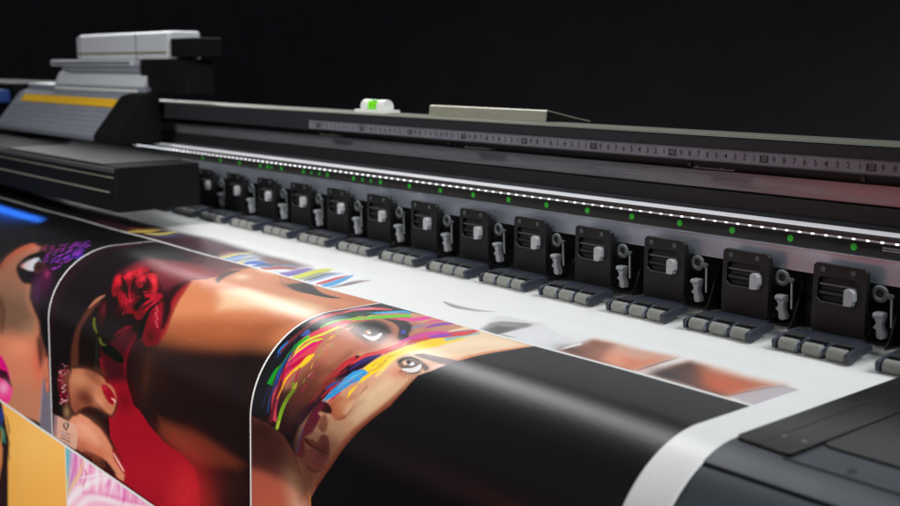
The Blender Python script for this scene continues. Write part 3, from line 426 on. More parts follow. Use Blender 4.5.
["A","f",[250,220,80],0.35,0.7,[-7108,2760,-7059,2695,-7063,2692,-7118,2754],766,1081],
["A","f",[214,60,70],0.35,0.7,[-7311,3166,-7285,3116,-7288,3115,-7320,3164],738,1205],
["A","f",[250,220,80],0.35,0.7,[-7059,2754,-7069,2695,-7073,2693,-7071,2749],768,1081],
["A","f",[60,44,110],0.35,0.7,[-7356,3232,-7296,3176,-7299,3175,-7364,3228],735,1213],
["A","f",[60,44,110],0.35,0.7,[-7133,2528,-7197,2399,-7204,2395,-7147,2521],759,963],
["A","f",[60,44,110],0.35,0.7,[-7050,2571,-7097,2475,-7102,2473,-7064,2565],770,992],
["A","f",[214,60,70],0.35,0.7,[-6999,2711,-7008,2608,-7013,2606,-7010,2706],777,1056],
["A","f",[160,26,44],0.35,0.7,[-7048,2780,-7008,2725,-7012,2723,-7058,2774],773,1095],
["A","f",[214,60,70],0.35,0.7,[-7394,3290,-7366,3231,-7369,3230,-7403,3288],728,1216],
["A","f",[30,18,40],0.35,0.7,[-7111,2498,-7157,2385,-7163,2380,-7127,2489],763,956],
["A","f",[214,60,70],0.35,0.7,[-7036,2557,-7026,2474,-7031,2470,-7050,2547],775,990],
["A","f",[60,44,110],0.35,0.7,[-7056,2687,-7052,2624,-7057,2622,-7068,2680],770,1051],
["A","f",[60,44,110],0.35,0.7,[-7018,2566,-7077,2454,-7082,2451,-7032,2560],773,987],
["A","f",[250,220,80],0.35,0.7,[-7063,2822,-7030,2747,-7034,2744,-7073,2817],770,1108],
["A","f",[30,18,40],0.35,0.7,[-7219,2375,-7261,2295,-7268,2291,-7239,2364],752,928],
["A","f",[160,26,44],0.35,0.7,[-7296,3231,-7252,3171,-7255,3169,-7304,3228],741,1218],
["A","f",[214,60,70],0.35,0.7,[-7131,3060,-7059,3002,-7062,3001,-7139,3056],763,1196],
["A","f",[214,60,70],0.35,0.7,[-7413,3251,-7364,3203,-7367,3202,-7421,3247],727,1211],
["A","f",[30,18,40],0.35,0.7,[-7358,3218,-7324,3177,-7327,3176,-7367,3215],733,1211],
["A","f",[160,26,44],0.35,0.7,[-7400,3302,-7318,3249,-7321,3248,-7407,3297],731,1219],
["A","f",[60,44,110],0.35,0.7,[-7058,2792,-7002,2729,-7006,2727,-7068,2785],773,1099],
["A","f",[160,26,44],0.35,0.7,[-7201,3141,-7169,3103,-7173,3101,-7210,3137],752,1211],
["A","f",[60,44,110],0.35,0.7,[-7072,2906,-7033,2829,-7037,2827,-7082,2902],769,1142],
["A","f",[30,18,40],0.35,0.7,[-7343,3176,-7259,3113,-7262,3112,-7351,3171],737,1205],
["A","f",[60,36,40],0.5,0.6,[-8205,3550,-8202,3516,-8202,3469,-8203,3423,-8203,3380,-8204,3338,-8207,3309,-8211,3309,-8212,3338,-8214,3380,-8215,3423,-8213,3470,-8211,3517,-8211,3551],640,1143],
["A","f",[10,9,12],0.5,0.6,[-8115,3315,-8126,3282,-8143,3234,-8162,3187,-8179,3143,-8197,3099,-8211,3068,-8216,3068,-8204,3099,-8190,3143,-8174,3188,-8154,3234,-8134,3282,-8122,3315],642,1136],
["A","f",[40,60,110],0.5,0.6,[-8262,3632,-8255,3598,-8248,3548,-8243,3502,-8238,3458,-8234,3416,-8232,3388,-8237,3387,-8241,3416,-8249,3458,-8256,3502,-8260,3549,-8264,3598,-8269,3633],637,1134],
["A","f",[40,60,110],0.5,0.6,[-8166,3406,-8172,3372,-8182,3325,-8194,3279,-8205,3236,-8216,3193,-8225,3164,-8230,3163,-8223,3193,-8215,3236,-8207,3279,-8193,3326,-8180,3373,-8172,3406],640,1142],
["A","f",[40,60,110],0.5,0.6,[-8076,3252,-8089,3218,-8112,3170,-8136,3122,-8157,3076,-8180,3031,-8198,2999,-8203,2999,-8187,3031,-8168,3076,-8148,3122,-8123,3170,-8097,3218,-8082,3252],645,1128],
["A","f",[60,36,40],0.5,0.6,[-8172,3443,-8176,3410,-8183,3363,-8193,3317,-8200,3274,-8209,3232,-8216,3202,-8221,3202,-8216,3232,-8211,3274,-8205,3317,-8195,3363,-8184,3410,-8179,3444],640,1144],
["A","f",[60,36,40],0.5,0.6,[-8163,3575,-8160,3540,-8157,3493,-8157,3447,-8155,3404,-8155,3363,-8156,3334,-8161,3334,-8162,3363,-8166,3404,-8169,3447,-8168,3494,-8168,3541,-8170,3575],645,1146],
["A","f",[60,36,40],0.5,0.6,[-8160,3117,-8182,3082,-8216,3030,-8253,2978,-8288,2928,-8325,2877,-8354,2840,-8359,2840,-8333,2877,-8299,2928,-8266,2978,-8228,3030,-8190,3082,-8166,3117],634,1088],
["A","f",[60,36,40],0.5,0.6,[-8110,3322,-8120,3289,-8137,3242,-8155,3195,-8172,3151,-8189,3107,-8203,3076,-8207,3076,-8196,3107,-8182,3151,-8167,3195,-8148,3242,-8128,3289,-8116,3323],643,1137],
["A","f",[10,9,12],0.5,0.6,[-8228,3688,-8218,3651,-8206,3601,-8197,3554,-8188,3510,-8180,3468,-8176,3440,-8181,3439,-8188,3468,-8199,3511,-8210,3555,-8218,3603,-8226,3652,-8235,3688],643,1132],
["A","f",[60,36,40],0.5,0.6,[-8183,3463,-8185,3429,-8191,3382,-8199,3336,-8205,3294,-8212,3252,-8219,3222,-8224,3222,-8220,3252,-8216,3294,-8211,3337,-8203,3383,-8193,3430,-8189,3464],639,1144],
["A","f",[40,60,110],0.5,0.6,[-8146,3124,-8167,3088,-8201,3036,-8237,2985,-8272,2935,-8308,2885,-8336,2848,-8341,2848,-8315,2884,-8282,2935,-8250,2985,-8212,3037,-8176,3089,-8152,3124],635,1091],
["A","f",[40,60,110],0.5,0.6,[-8130,3386,-8136,3353,-8148,3306,-8161,3260,-8173,3217,-8185,3174,-8196,3144,-8200,3144,-8193,3174,-8184,3217,-8174,3261,-8159,3307,-8144,3354,-8136,3387],643,1143],
["A","f",[60,36,40],0.5,0.6,[-8160,3589,-8155,3555,-8152,3506,-8150,3460,-8148,3418,-8146,3376,-8147,3348,-8152,3347,-8154,3376,-8158,3418,-8162,3461,-8163,3507,-8164,3555,-8166,3590],646,1146],
["A","f",[60,36,40],0.5,0.6,[-8210,3680,-8199,3644,-8189,3595,-8180,3547,-8172,3504,-8165,3462,-8161,3433,-8166,3433,-8172,3462,-8182,3504,-8193,3548,-8200,3596,-8208,3645,-8216,3680],644,1135],
["A","f",[60,36,40],0.5,0.6,[-8088,3382,-8095,3348,-8107,3302,-8120,3256,-8132,3213,-8145,3170,-8155,3140,-8160,3140,-8152,3170,-8143,3212,-8133,3256,-8118,3302,-8103,3349,-8094,3382],647,1146],
["A","f",[10,9,12],0.5,0.6,[-8116,3327,-8126,3294,-8142,3246,-8160,3200,-8176,3156,-8193,3112,-8206,3082,-8211,3081,-8200,3112,-8187,3156,-8172,3200,-8153,3247,-8134,3294,-8122,3328],643,1137],
["A","f",[10,9,12],0.5,0.6,[-8121,3415,-8126,3382,-8136,3335,-8147,3289,-8157,3246,-8167,3204,-8176,3174,-8181,3174,-8174,3204,-8167,3246,-8160,3289,-8147,3335,-8135,3382,-8128,3415],644,1147],
["A","f",[60,36,40],0.5,0.6,[-8147,3353,-8156,3320,-8170,3273,-8186,3226,-8200,3182,-8215,3139,-8227,3108,-8232,3108,-8223,3139,-8211,3182,-8198,3226,-8181,3273,-8164,3321,-8153,3354],640,1138],
["A","f",[10,9,12],0.5,0.6,[-8130,3156,-8149,3121,-8180,3071,-8213,3021,-8244,2972,-8276,2923,-8301,2888,-8306,2888,-8284,2923,-8255,2972,-8225,3021,-8191,3071,-8157,3122,-8136,3156],638,1101],
["A","f",[40,60,110],0.5,0.6,[-8061,3237,-8076,3203,-8099,3154,-8124,3107,-8147,3061,-8171,3015,-8190,2983,-8195,2982,-8179,3015,-8158,3061,-8136,3107,-8110,3155,-8084,3204,-8067,3237],646,1126],
["A","f",[60,36,40],0.5,0.6,[-8218,3595,-8213,3560,-8209,3512,-8207,3466,-8204,3423,-8203,3381,-8203,3352,-8208,3352,-8210,3381,-8215,3423,-8220,3466,-8220,3513,-8222,3561,-8225,3595],640,1140],
["A","f",[10,9,12],0.5,0.6,[-8127,3226,-8143,3192,-8167,3143,-8194,3094,-8218,3048,-8244,3002,-8264,2969,-8269,2968,-8251,3002,-8229,3048,-8206,3094,-8178,3143,-8151,3192,-8133,3226],639,1118],
["A","f",[60,36,40],0.5,0.6,[-8177,3467,-8179,3434,-8185,3386,-8192,3341,-8199,3298,-8205,3256,-8212,3226,-8216,3226,-8213,3256,-8209,3298,-8205,3341,-8196,3387,-8188,3434,-8183,3467],640,1145],
["A","f",[10,9,12],0.5,0.6,[-8116,3435,-8120,3402,-8128,3355,-8137,3309,-8146,3266,-8155,3224,-8162,3195,-8167,3195,-8162,3224,-8156,3266,-8150,3309,-8139,3356,-8128,3402,-8122,3435],645,1148],
["A","f",[10,9,12],0.5,0.6,[-8097,3162,-8116,3127,-8146,3077,-8178,3027,-8208,2979,-8240,2930,-8264,2895,-8269,2895,-8247,2930,-8219,2978,-8190,3027,-8157,3077,-8124,3127,-8103,3162],641,1105],
["A","f",[19,17,20],0.9,1,[-6298,1779,-6374,2248,-6384,2501,-6445,2670,-6497,2784,-6575,2873,-6578,3043,-6615,3196,-6867,3494,-7098,3783,-7351,4075,-7453,4220,-7433,4487,-3569,3373,-4059,1463],865,1277],
["A","f",[24,18,22],1.6,0.8,[-7843,2544,-7869,2489,-7876,2422,-7867,2370,-7824,2341,-7733,2345,-7621,2373,-7491,2428,-7404,2478,-7425,2507,-7485,2523,-7549,2519,-7611,2517,-7640,2549,-7677,2576,-7763,2570],701,950],
["B","f",[96,34,44],6,1,[-13262,2385,-13435,1815,-11999,1781,-10893,1835,-10852,2157,-10647,2460,-10841,2625,-10945,2896,-11512,3026,-12300,2966],410,801],
["B","f",[62,38,42],9,0.9,[-13460,2043,-13422,1800,-12616,1802,-11875,1804,-11359,2160,-11730,2288,-12465,2335],384,754],
["B","b",[170,62,70],0,0.8,[-11255,2468,-10455,2365,-10920,2668]],
["B","b",[130,60,66],0,0.7,[-11691,2505,-11437,2254,-11262,2721]],
["B","b",[52,36,38],0,0.8,[-12715,2756,-12337,2635,-12326,2952]],
["B","f",[198,130,92],0.9,1,[-10410,3315,-10510,3174,-10592,2998,-10689,2814,-10803,2637,-10663,2537,-10670,2360,-10826,2142,-10895,1854,-9848,1864,-9067,1822,-8332,1682,-7942,2212,-7981,2575,-8060,2804,-8130,3003,-8162,3200,-8182,3446,-8150,3709,-8183,4514,-8185,5025,-9457,5484,-9425,4909,-9476,4731,-9566,4574,-9793,4510,-10069,4474,-10313,4444,-10833,4278,-11029,4155,-11121,3976,-11100,3773,-11029,3641,-10906,3520,-10794,3488,-10412,3403],509,1020],
["B","f",[206,136,96],8,1,[-10575,2422,-10938,2046,-10857,1864,-10476,1745,-9848,1864,-9398,1912,-8942,1916,-8500,1842,-8537,2195,-8824,2290,-9213,2370,-9599,2426,-9836,2580,-10096,2688],531,837],
["B","f",[226,192,158],9,0.9,[-10143,2661,-9917,2448,-9476,2416,-9085,2348,-8757,2334,-8519,2411,-8524,2650,-8789,2680,-9277,2747,-9761,2892],556,917],
["B","b",[232,196,164],0,0.9,[-10497,2205,-10433,2130,-10347,2289]],
["B","b",[232,200,170],0,0.9,[-10656,1844,-10452,1841,-10540,1920]],
["B","b",[214,158,122],0,0.6,[-9584,1700,-9150,1732,-9386,1851]],
["B","b",[190,112,76],0,0.7,[-8735,1931,-8410,1934,-8564,2068]],
["B","f",[42,27,26],13,1,[-12030,3532,-11023,3436,-10345,3381,-9667,3285,-8909,3161,-8235,3054,-7734,3430,-7617,5186,-9910,6084,-10559,4649,-12019,4690],516,968],
["B","f",[150,80,48],12,0.7,[-10514,3218,-9926,3067,-9150,2902,-8611,2771,-8554,3076,-9014,3240,-9696,3366,-10387,3476],529,1029],
["B","b",[46,26,26],0,0.7,[-9328,3660,-8722,3524,-9316,3875]],
["B","b",[34,24,25],0,0.8,[-8739,3528,-8481,3469,-8678,3890]],
["B","b",[58,36,32],0,0.7,[-10522,3770,-10157,3691,-10534,4053]],
["B","f",[122,58,42],7,0.9,[-10306,4251,-9981,4224,-9518,4178,-9156,4189,-8811,4216,-8580,4236,-8712,4326,-9019,4398,-9452,4486,-9793,4510,-10069,4474,-10313,4425],550,981],
["B","b",[138,68,48],0,0.8,[-9788,4341,-9385,4344,-9867,4426]],
["B","f",[38,26,26],9,1,[-10056,4094,-9516,4087,-9049,4125,-8612,4160,-8418,4140,-8433,3645,-10053,4000],568,1010],
["B","b",[118,44,40],0,0.8,[-9240,4840,-8960,4751,-9245,5066]],
["B","b",[62,34,32],0,0.7,[-8816,4530,-8445,4417,-8819,4728]],
["B","f",[16,12,14],3,0.9,[-10905,3226,-10952,3273,-11025,3343,-11091,3422,-11134,3503,-11171,3590,-11201,3683,-11225,3782,-11239,3886,-11233,3984,-11211,4075,-11171,4162,-11112,4247,-11037,4335,-10943,4421,-10824,4496,-10657,4553,-10474,4595,-10347,4623,-10291,4587,-10395,4545,-10541,4485,-10670,4417,-10765,4343,-10846,4259,-10913,4174,-10966,4093,-11003,4014,-11024,3930,-11029,3840,-11020,3748,-11005,3663,-10980,3585,-10946,3510,-10913,3441,-10871,3370,-10824,3300,-10795,3249],446,905],
["B","b",[78,46,34],0,0.7,[-10622,3845,-10501,3823,-10685,4120]],
["B","f",[150,34,42],1.5,0.9,[-10820,2632,-10800,2677,-10779,2738,-10756,2801,-10730,2864,-10703,2928,-10674,2992,-10639,3054,-10602,3114,-10569,3171,-10537,3225,-10507,3275,-10485,3318,-10469,3360,-10459,3400,-10454,3428,-10390,3429,-10376,3402,-10361,3361,-10357,3315,-10369,3268,-10393,3219,-10418,3169,-10446,3116,-10477,3061,-10510,3005,-10544,2948,-10581,2887,-10623,2826,-10676,2761,-10736,2693,-10788,2641],458,953],
["B","f",[52,20,24],1.4,0.95,[-10860,2665,-10866,2697,-10879,2740,-10891,2782,-10901,2818,-10907,2855,-10890,2904,-10845,2961,-10789,3018,-10740,3070,-10700,3119,-10661,3168,-10622,3213,-10577,3256,-10532,3294,-10502,3320,-10442,3310,-10461,3283,-10490,3244,-10519,3203,-10545,3162,-10575,3115,-10610,3066,-10654,3014,-10703,2963,-10742,2919,-10769,2883,-10789,2847,-10805,2808,-10814,2762,-10819,2713,-10827,2677],450,937],
["B","f",[110,60,56],1.6,0.8,[-10546,2423,-10596,2374,-10667,2306,-10721,2250,-10744,2216,-10751,2189,-10754,2171,-10806,2142,-10831,2145,-10864,2152,-10879,2174,-10855,2223,-10816,2281,-10787,2322],461,814],
["B","f",[62,36,40],1.6,0.95,[-10387,2547,-10427,2508,-10492,2448,-10563,2384,-10615,2325,-10660,2265,-10701,2206,-10744,2143,-10784,2080,-10811,2037,-10865,2009,-10867,2038,-10868,2081,-10859,2130,-10836,2182,-10803,2241,-10753,2306,-10676,2382,-10599,2453,-10557,2496],465,818],
["B","f",[40,32,30],1.3,1,[-9810,2042,-9841,1982,-9831,1919,-9788,1857,-9693,1829,-9504,1894,-9307,1972,-9177,1996,-9069,2001,-8946,1989,-8869,1987,-8908,2036,-9000,2090,-9102,2107,-9221,2114,-9352,2132,-9475,2143,-9556,2134,-9627,2112,-9726,2083],555,833],
["B","f",[84,62,50],0.4,0.6,[-10237,1892,-10152,1903,-10167,1892,-10266,1871],502,800],
["B","f",[84,62,50],0.4,0.6,[-10141,1940,-10057,1950,-10072,1939,-10170,1918],507,806],
["B","f",[84,62,50],0.4,0.6,[-10047,1986,-9965,1996,-9979,1985,-10075,1965],512,813],
["B","f",[84,62,50],0.4,0.6,[-9954,2032,-9873,2041,-9887,2031,-9982,2011],517,819],
["B","f",[84,62,50],0.4,0.6,[-9864,2076,-9784,2085,-9797,2075,-9891,2056],522,826],
["B","f",[84,62,50],0.4,0.6,[-10149,1890,-10065,1901,-10080,1890,-10178,1868],507,802],
["B","f",[84,62,50],0.4,0.6,[-10054,1937,-9972,1947,-9986,1937,-10083,1916],513,808],
["B","f",[84,62,50],0.4,0.6,[-9962,1983,-9880,1992,-9894,1982,-9990,1962],518,815],
["B","f",[84,62,50],0.4,0.6,[-9870,2028,-9790,2038,-9804,2027,-9898,2008],523,821],
["B","f",[84,62,50],0.4,0.6,[-9781,2073,-9702,2082,-9715,2072,-9808,2052],528,828],
["B","f",[84,62,50],0.4,0.6,[-10062,1888,-9979,1898,-9993,1887,-10091,1866],513,804],
["B","f",[84,62,50],0.4,0.6,[-9969,1934,-9888,1944,-9901,1934,-9997,1913],518,810],
["B","f",[84,62,50],0.4,0.6,[-9877,1980,-9797,1989,-9811,1979,-9905,1959],523,817],
["B","f",[84,62,50],0.4,0.6,[-9787,2025,-9708,2034,-9721,2024,-9815,2004],529,823],
["B","f",[84,62,50],0.4,0.6,[-9699,2069,-9621,2078,-9634,2068,-9725,2049],534,830],
["B","f",[84,62,50],0.4,0.6,[-9976,1885,-9895,1895,-9908,1885,-10005,1864],519,806],
["B","f",[84,62,50],0.4,0.6,[-9884,1932,-9804,1941,-9817,1931,-9912,1911],524,812],
["B","f",[84,62,50],0.4,0.6,[-9794,1977,-9714,1987,-9728,1977,-9821,1956],529,819],
["B","f",[84,62,50],0.4,0.6,[-9705,2022,-9626,2031,-9640,2021,-9732,2002],534,825],
["B","f",[84,62,50],0.4,0.6,[-9617,2066,-9540,2075,-9553,2065,-9644,2046],540,832],
["B","f",[84,62,50],0.4,0.6,[-9891,1882,-9810,1893,-9824,1882,-9919,1862],524,808],
["B","f",[84,62,50],0.4,0.6,[-9800,1929,-9721,1939,-9734,1928,-9828,1908],530,814],
["B","f",[84,62,50],0.4,0.6,[-9711,1974,-9633,1984,-9646,1974,-9738,1954],535,821],
["B","f",[84,62,50],0.4,0.6,[-9623,2019,-9546,2028,-9559,2018,-9650,1998],540,827],
["B","f",[84,62,50],0.4,0.6,[-9537,2063,-9461,2072,-9473,2062,-9563,2043],546,834],
["B","f",[84,62,50],0.4,0.6,[-9807,1880,-9727,1891,-9741,1880,-9835,1859],530,810],
["B","b",[60,46,40],0,0.6,[-9706,2063,-9491,2057,-9583,2149]],
["B","f",[166,24,44],1,1,[-11840,3930,-11707,4192,-11464,4198,-11425,4373,-11631,4568,-11594,4788,-11407,4904,-11267,4960,-11204,5112,-11257,5210,-10239,5235,-9445,4978,-9443,4915,-9457,4725,-9547,4569,-9812,4496,-10211,4474,-10543,4389,-10799,4278,-10943,4253,-11050,4120,-11134,3980,-11110,3795,-11000,3597,-10890,3418,-11285,3428,-11356,3612,-11597,3795],457,897],
["B","f",[72,22,30],7,1,[-11832,3804,-11477,3593,-11167,3371,-10814,3324,-10833,3449,-10996,3637,-11107,3837,-11080,4030,-11656,4160,-11797,4046],421,896],
["B","b",[110,18,32],0,0.7,[-11169,4248,-10909,4186,-11177,4409]],
["B","b",[214,52,58],0,0.9,[-9746,4888,-9279,4743,-9757,5252]],
["B","b",[186,34,52],0,0.6,[-10654,4950,-9721,4675,-10666,5245]],
["B","f",[27,20,23],5,1,[-13302,1960,-13187,2551,-13121,3057,-13110,3516,-13261,3855,-13362,4257,-13373,4774,-13258,5005,-12782,4758,-12684,4300,-12531,3900,-12280,3554,-12121,3329,-12059,3158,-12242,2785,-12261,2446,-11700,2206,-12832,1771],350,846],
["B","f",[92,52,40],2,1,[-12097,3211,-12221,3293,-12331,3436,-12417,3581,-12561,3757,-12656,3926,-12707,4089,-12708,4243,-12056,4123,-12203,3985,-12240,3780,-12172,3600,-12152,3405,-12103,3306],370,845],
["B","f",[30,20,20],2.4,1,[-12368,3636,-12209,3458,-12146,3359,-11941,3474,-11832,3804,-11925,4074,-12481,4150,-12460,3866],378,849],
["B","f",[176,120,92],0.9,0.8,[-12094,3200,-12132,3218,-12188,3246,-12237,3281,-12269,3326,-12296,3374,-12316,3408,-12291,3412,-12253,3380,-12204,3337,-12162,3298,-12127,3264,-12093,3231,-12070,3208],373,875],
["B","f",[30,13,17],2.5,1,[-12132,3033,-12118,2875,-12013,2729,-11856,2653,-11557,2722,-11093,2888,-10935,3023,-10745,2980,-10516,3106,-10445,3226,-10462,3325,-10767,3115,-10531,3288,-10681,3478,-10847,3491,-11199,3439,-11462,3630,-11632,3764,-11830,3762,-12012,3612,-12091,3415,-12036,3200,-11967,3112,-12077,3074],412,918],
["B","f",[159,22,37],1.6,1,[-12089,3052,-12152,3001,-12198,2952,-12191,2920,-12158,2901,-12118,2899,-12066,2913,-11998,2951,-11942,2993,-11930,3024,-11926,3052,-11898,3083,-11871,3115,-11857,3154,-11865,3179,-11909,3166,-11969,3134,-12028,3097],383,875],
["B","b",[219,44,63],0,0.7,[-12057,2978,-12001,2966,-11943,3044]],
["B","b",[79,11,18],0,0.7,[-11928,3113,-11866,3100,-11858,3160]],
["B","f",[129,13,32],1.6,1,[-11878,3104,-11875,3083,-11814,3088,-11723,3124,-11622,3166,-11532,3189,-11444,3207,-11351,3225,-11270,3242,-11205,3256,-11175,3268,-11210,3278,-11279,3288,-11361,3299,-11453,3299,-11543,3268,-11642,3222,-11772,3160],405,910],
["B","b",[181,32,56],0,0.7,[-11512,3152,-11408,3132,-11427,3214]],
["B","b",[64,6,16],0,0.7,[-11496,3291,-11379,3269,-11445,3338]],
["B","f",[144,17,36],1.6,1,[-11101,3314,-11152,3301,-11183,3276,-11171,3248,-11138,3216,-11101,3178,-11063,3138,-11035,3098,-11003,3064,-10950,3037,-10900,3029,-10878,3052,-10875,3092,-10891,3133,-10920,3179,-10948,3230,-10987,3274,-11044,3302],431,936],
["B","b",[200,37,62],0,0.7,[-10993,3124,-10862,3096,-10925,3174]],
["B","b",[72,8,18],0,0.7,[-11041,3249,-10892,3220,-10998,3286]],
["B","f",[168,30,43],1.6,1,[-12081,2900,-12080,2862,-12058,2824,-12033,2777,-12000,2748,-11944,2776,-11900,2820,-11905,2848,-11910,2876,-11873,2914,-11827,2953,-11784,2989,-11757,3016,-11769,3029,-11799,3026,-11839,2992,-11888,2958,-11934,2961,-11980,2966,-12037,2938],388,867],
["B","b",[231,54,71],0,0.7,[-11955,2858,-11881,2839,-11847,2916]],
["B","b",[84,15,21],0,0.7,[-11859,2984,-11774,2966,-11789,3025]],
["B","f",[151,25,37],1.6,1,[-12000,2748,-11990,2705,-11945,2680,-11888,2660,-11824,2658,-11764,2682,-11730,2714,-11760,2737,-11804,2762,-11821,2799,-11825,2837,-11811,2868,-11778,2901,-11720,2947,-11659,2996,-11610,3042,-11576,3082,-11559,3115,-11567,3125,-11622,3087,-11701,3027,-11784,2966,-11867,2899,-11944,2821],396,869],
["B","b",[209,48,63],0,0.7,[-11834,2786,-11729,2756,-11641,2889]],
["B","b",[75,12,18],0,0.7,[-11645,2999,-11518,2971,-11536,3066]],
["B","f",[163,30,44],1.6,1,[-11740,2865,-11748,2831,-11730,2805,-11691,2790,-11647,2790,-11624,2810,-11610,2839,-11603,2862,-11586,2887,-11520,2921,-11463,2952,-11464,2970,-11494,2976,-11549,2967,-11615,2944,-11684,2907],403,878],
["B","b",[224,54,72],0,0.7,[-11640,2846,-11593,2833,-11562,2888]],
["B","b",[81,15,22],0,0.7,[-11562,2936,-11508,2924,-11510,2966]],
["B","f",[175,37,48],1.6,1,[-11696,2764,-11673,2735,-11607,2720,-11519,2739,-11413,2778,-11289,2831,-11182,2884,-11115,2928,-11083,2964,-11099,2989,-11140,3004,-11192,3012,-11238,3004,-11245,2971,-11258,2928,-11319,2889,-11398,2854,-11479,2834,-11557,2818,-11642,2792],416,888],
["B","b",[240,63,77],0,0.7,[-11416,2814,-11363,2799,-11285,2886]],
["B","b",[87,18,24],0,0.7,[-11256,2960,-11194,2945,-11175,3009]],
["B","f",[154,22,39],1.6,1,[-11365,3016,-11343,3004,-11298,2995,-11228,2991,-11159,2992,-11118,3004,-11102,3023,-11124,3047,-11165,3068,-11204,3073,-11244,3069,-11289,3062,-11328,3051,-11355,3033],420,913],
["B","b",[213,44,65],0,0.7,[-11232,3009,-11177,2997,-11200,3029]],
["B","b",[77,11,19],0,0.7,[-11243,3061,-11182,3047,-11221,3075]],
["B","f",[151,20,36],1.6,1,[-11088,3009,-11057,2979,-11018,2960,-10958,2967,-10908,2985,-10907,3004,-10929,3027,-10961,3051,-11005,3074,-11057,3097,-11103,3110,-11127,3097,-11133,3071,-11116,3041],432,925],
["B","b",[209,41,62],0,0.7,[-11014,3006,-10935,2988,-10974,3031]],
["B","b",[75,10,18],0,0.7,[-11040,3074,-10953,3055,-11012,3093]],
["B","f",[129,13,32],1.6,1,[-11923,3134,-11870,3106,-11777,3089,-11698,3110,-11618,3144,-11536,3174,-11452,3202,-11356,3225,-11269,3244,-11205,3259,-11174,3270,-11200,3279,-11256,3286,-11326,3291,-11410,3289,-11505,3274,-11600,3249,-11681,3210,-11761,3172,-11862,3151],405,909],
["B","b",[181,32,56],0,0.7,[-11517,3150,-11396,3125,-11434,3211]],
["B","b",[64,6,16],0,0.7,[-11527,3292,-11388,3265,-11477,3337]],
["B","f",[141,18,37],1.6,1,[-11138,3302,-11126,3269,-11102,3225,-11095,3172,-11089,3115,-11071,3061,-11047,3014,-11016,2975,-10984,2961,-10957,2997,-10942,3054,-10944,3115,-10958,3178,-10968,3237,-10986,3286,-11018,3311,-11055,3320,-11104,3318],430,935],
["B","b",[196,39,63],0,0.7,[-11023,3096,-10890,3069,-10926,3166]],
["B","b",[70,9,18],0,0.7,[-11025,3257,-10873,3227,-10968,3308]],
["B","f",[110,13,32],1.6,1,[-10909,3112,-10904,3055,-10849,3044,-10658,3166,-10520,3298,-10526,3350,-10580,3379,-10640,3414,-10711,3437,-10791,3438,-10857,3418,-10882,3362,-10894,3297,-10902,3246,-10905,3199,-10911,3154],444,954],
["B","b",[156,32,56],0,0.7,[-10787,3197,-10687,3177,-10684,3285]],
["B","b",[55,6,16],0,0.7,[-10740,3383,-10625,3360,-10685,3448]],
["B","f",[120,15,32],1.6,1,[-10896,3071,-10871,3047,-10817,3049,-10732,3104,-10644,3179,-10573,3253,-10514,3323,-10455,3378,-10416,3423,-10411,3457,-10445,3486,-10546,3525,-10662,3549,-10734,3536,-10788,3496,-10838,3430,-10877,3354,-10883,3286,-10877,3226,-10870,3181,-10865,3142,-10884,3103],448,959],
["B","b",[169,35,56],0,0.7,[-10725,3205,-10623,3184,-10597,3318]],
["B","b",[60,7,16],0,0.7,[-10645,3438,-10527,3414,-10588,3523]],
["B","f",[63,15,22],1.6,1,[-12048,3346,-12023,3284,-11964,3262,-11881,3336,-11825,3431,-11818,3494,-11842,3530,-11897,3528,-11957,3493,-12010,3423],386,887],
["B","b",[96,35,44],0,0.7,[-11937,3358,-11886,3349,-11876,3423]],
["B","b",[31,7,11],0,0.7,[-11897,3489,-11839,3478,-11865,3539]],
["B","f",[26,10,14],0.6,0.7135344358790425,[-11667,3177,-11607,3204,-11601,3202,-11655,3173],399,903],
["B","f",[26,10,14],0.6,0.3811691434324901,[-11490,3022,-11482,3046,-11475,3047,-11468,3026],408,901],
["B","f",[26,10,14],0.6,0.7437677844095684,[-11524,2823,-11490,2853,-11481,2854,-11477,2831],410,878],
["B","f",[196,50,62],0.6,0.5158009883794998,[-11875,2744,-11799,2792,-11792,2792,-11862,2744],394,854],
["B","f",[26,10,14],0.6,0.5043146407649253,[-11606,3234,-11583,3287,-11575,3287,-11582,3234],401,907],
["B","f",[26,10,14],0.6,0.4438529968500693,[-11803,2863,-11742,2928,-11733,2928,-11783,2865],396,873],
["B","f",[26,10,14],0.6,0.40511504189711317,[-10829,3126,-10746,3158,-10742,3156,-10814,3119],444,947],
["B","f",[26,10,14],0.6,0.5143492458725627,[-11307,3180,-11265,3231,-11258,3231,-11272,3180],417,923],
["B","f",[26,10,14],0.6,0.6731416547462276,[-11630,2979,-11531,2999,-11530,2996,-11631,2974],403,892],
["B","f",[26,10,14],0.6,0.6240056260927656,[-11104,2934,-11034,2969,-11028,2968,-11081,2928],431,913],
["B","f",[196,50,62],0.6,0.505976039117824,[-11363,3071,-11355,3100,-11347,3101,-11342,3074],414,912],
["B","f",[26,10,14],0.6,0.5186939993645867,[-11601,2902,-11586,2935,-11577,2937,-11561,2912],404,884],
["B","f",[196,50,62],0.6,0.7826433944242995,[-11210,3078,-11098,3116,-11095,3113,-11201,3071],424,923],
["B","f",[196,50,62],0.6,0.4230316549749488,[-11161,3186,-11123,3212,-11117,3211,-11147,3183],425,931],
["B","f",[26,10,14],0.6,0.4660894751272485,[-11693,3250,-11618,3271,-11613,3268,-11673,3238],398,904],
["B","f",[196,50,62],0.6,0.7925511775019725,[-11754,3022,-11748,3049,-11740,3051,-11731,3026],395,888],
["B","f",[26,10,14],0.6,0.36273474267701133,[-11316,2969,-11247,3025,-11240,3025,-11293,2968],419,908],
["B","f",[26,10,14],0.6,0.6115127802354465,[-11537,3237,-11445,3272,-11440,3269,-11518,3229],407,913],
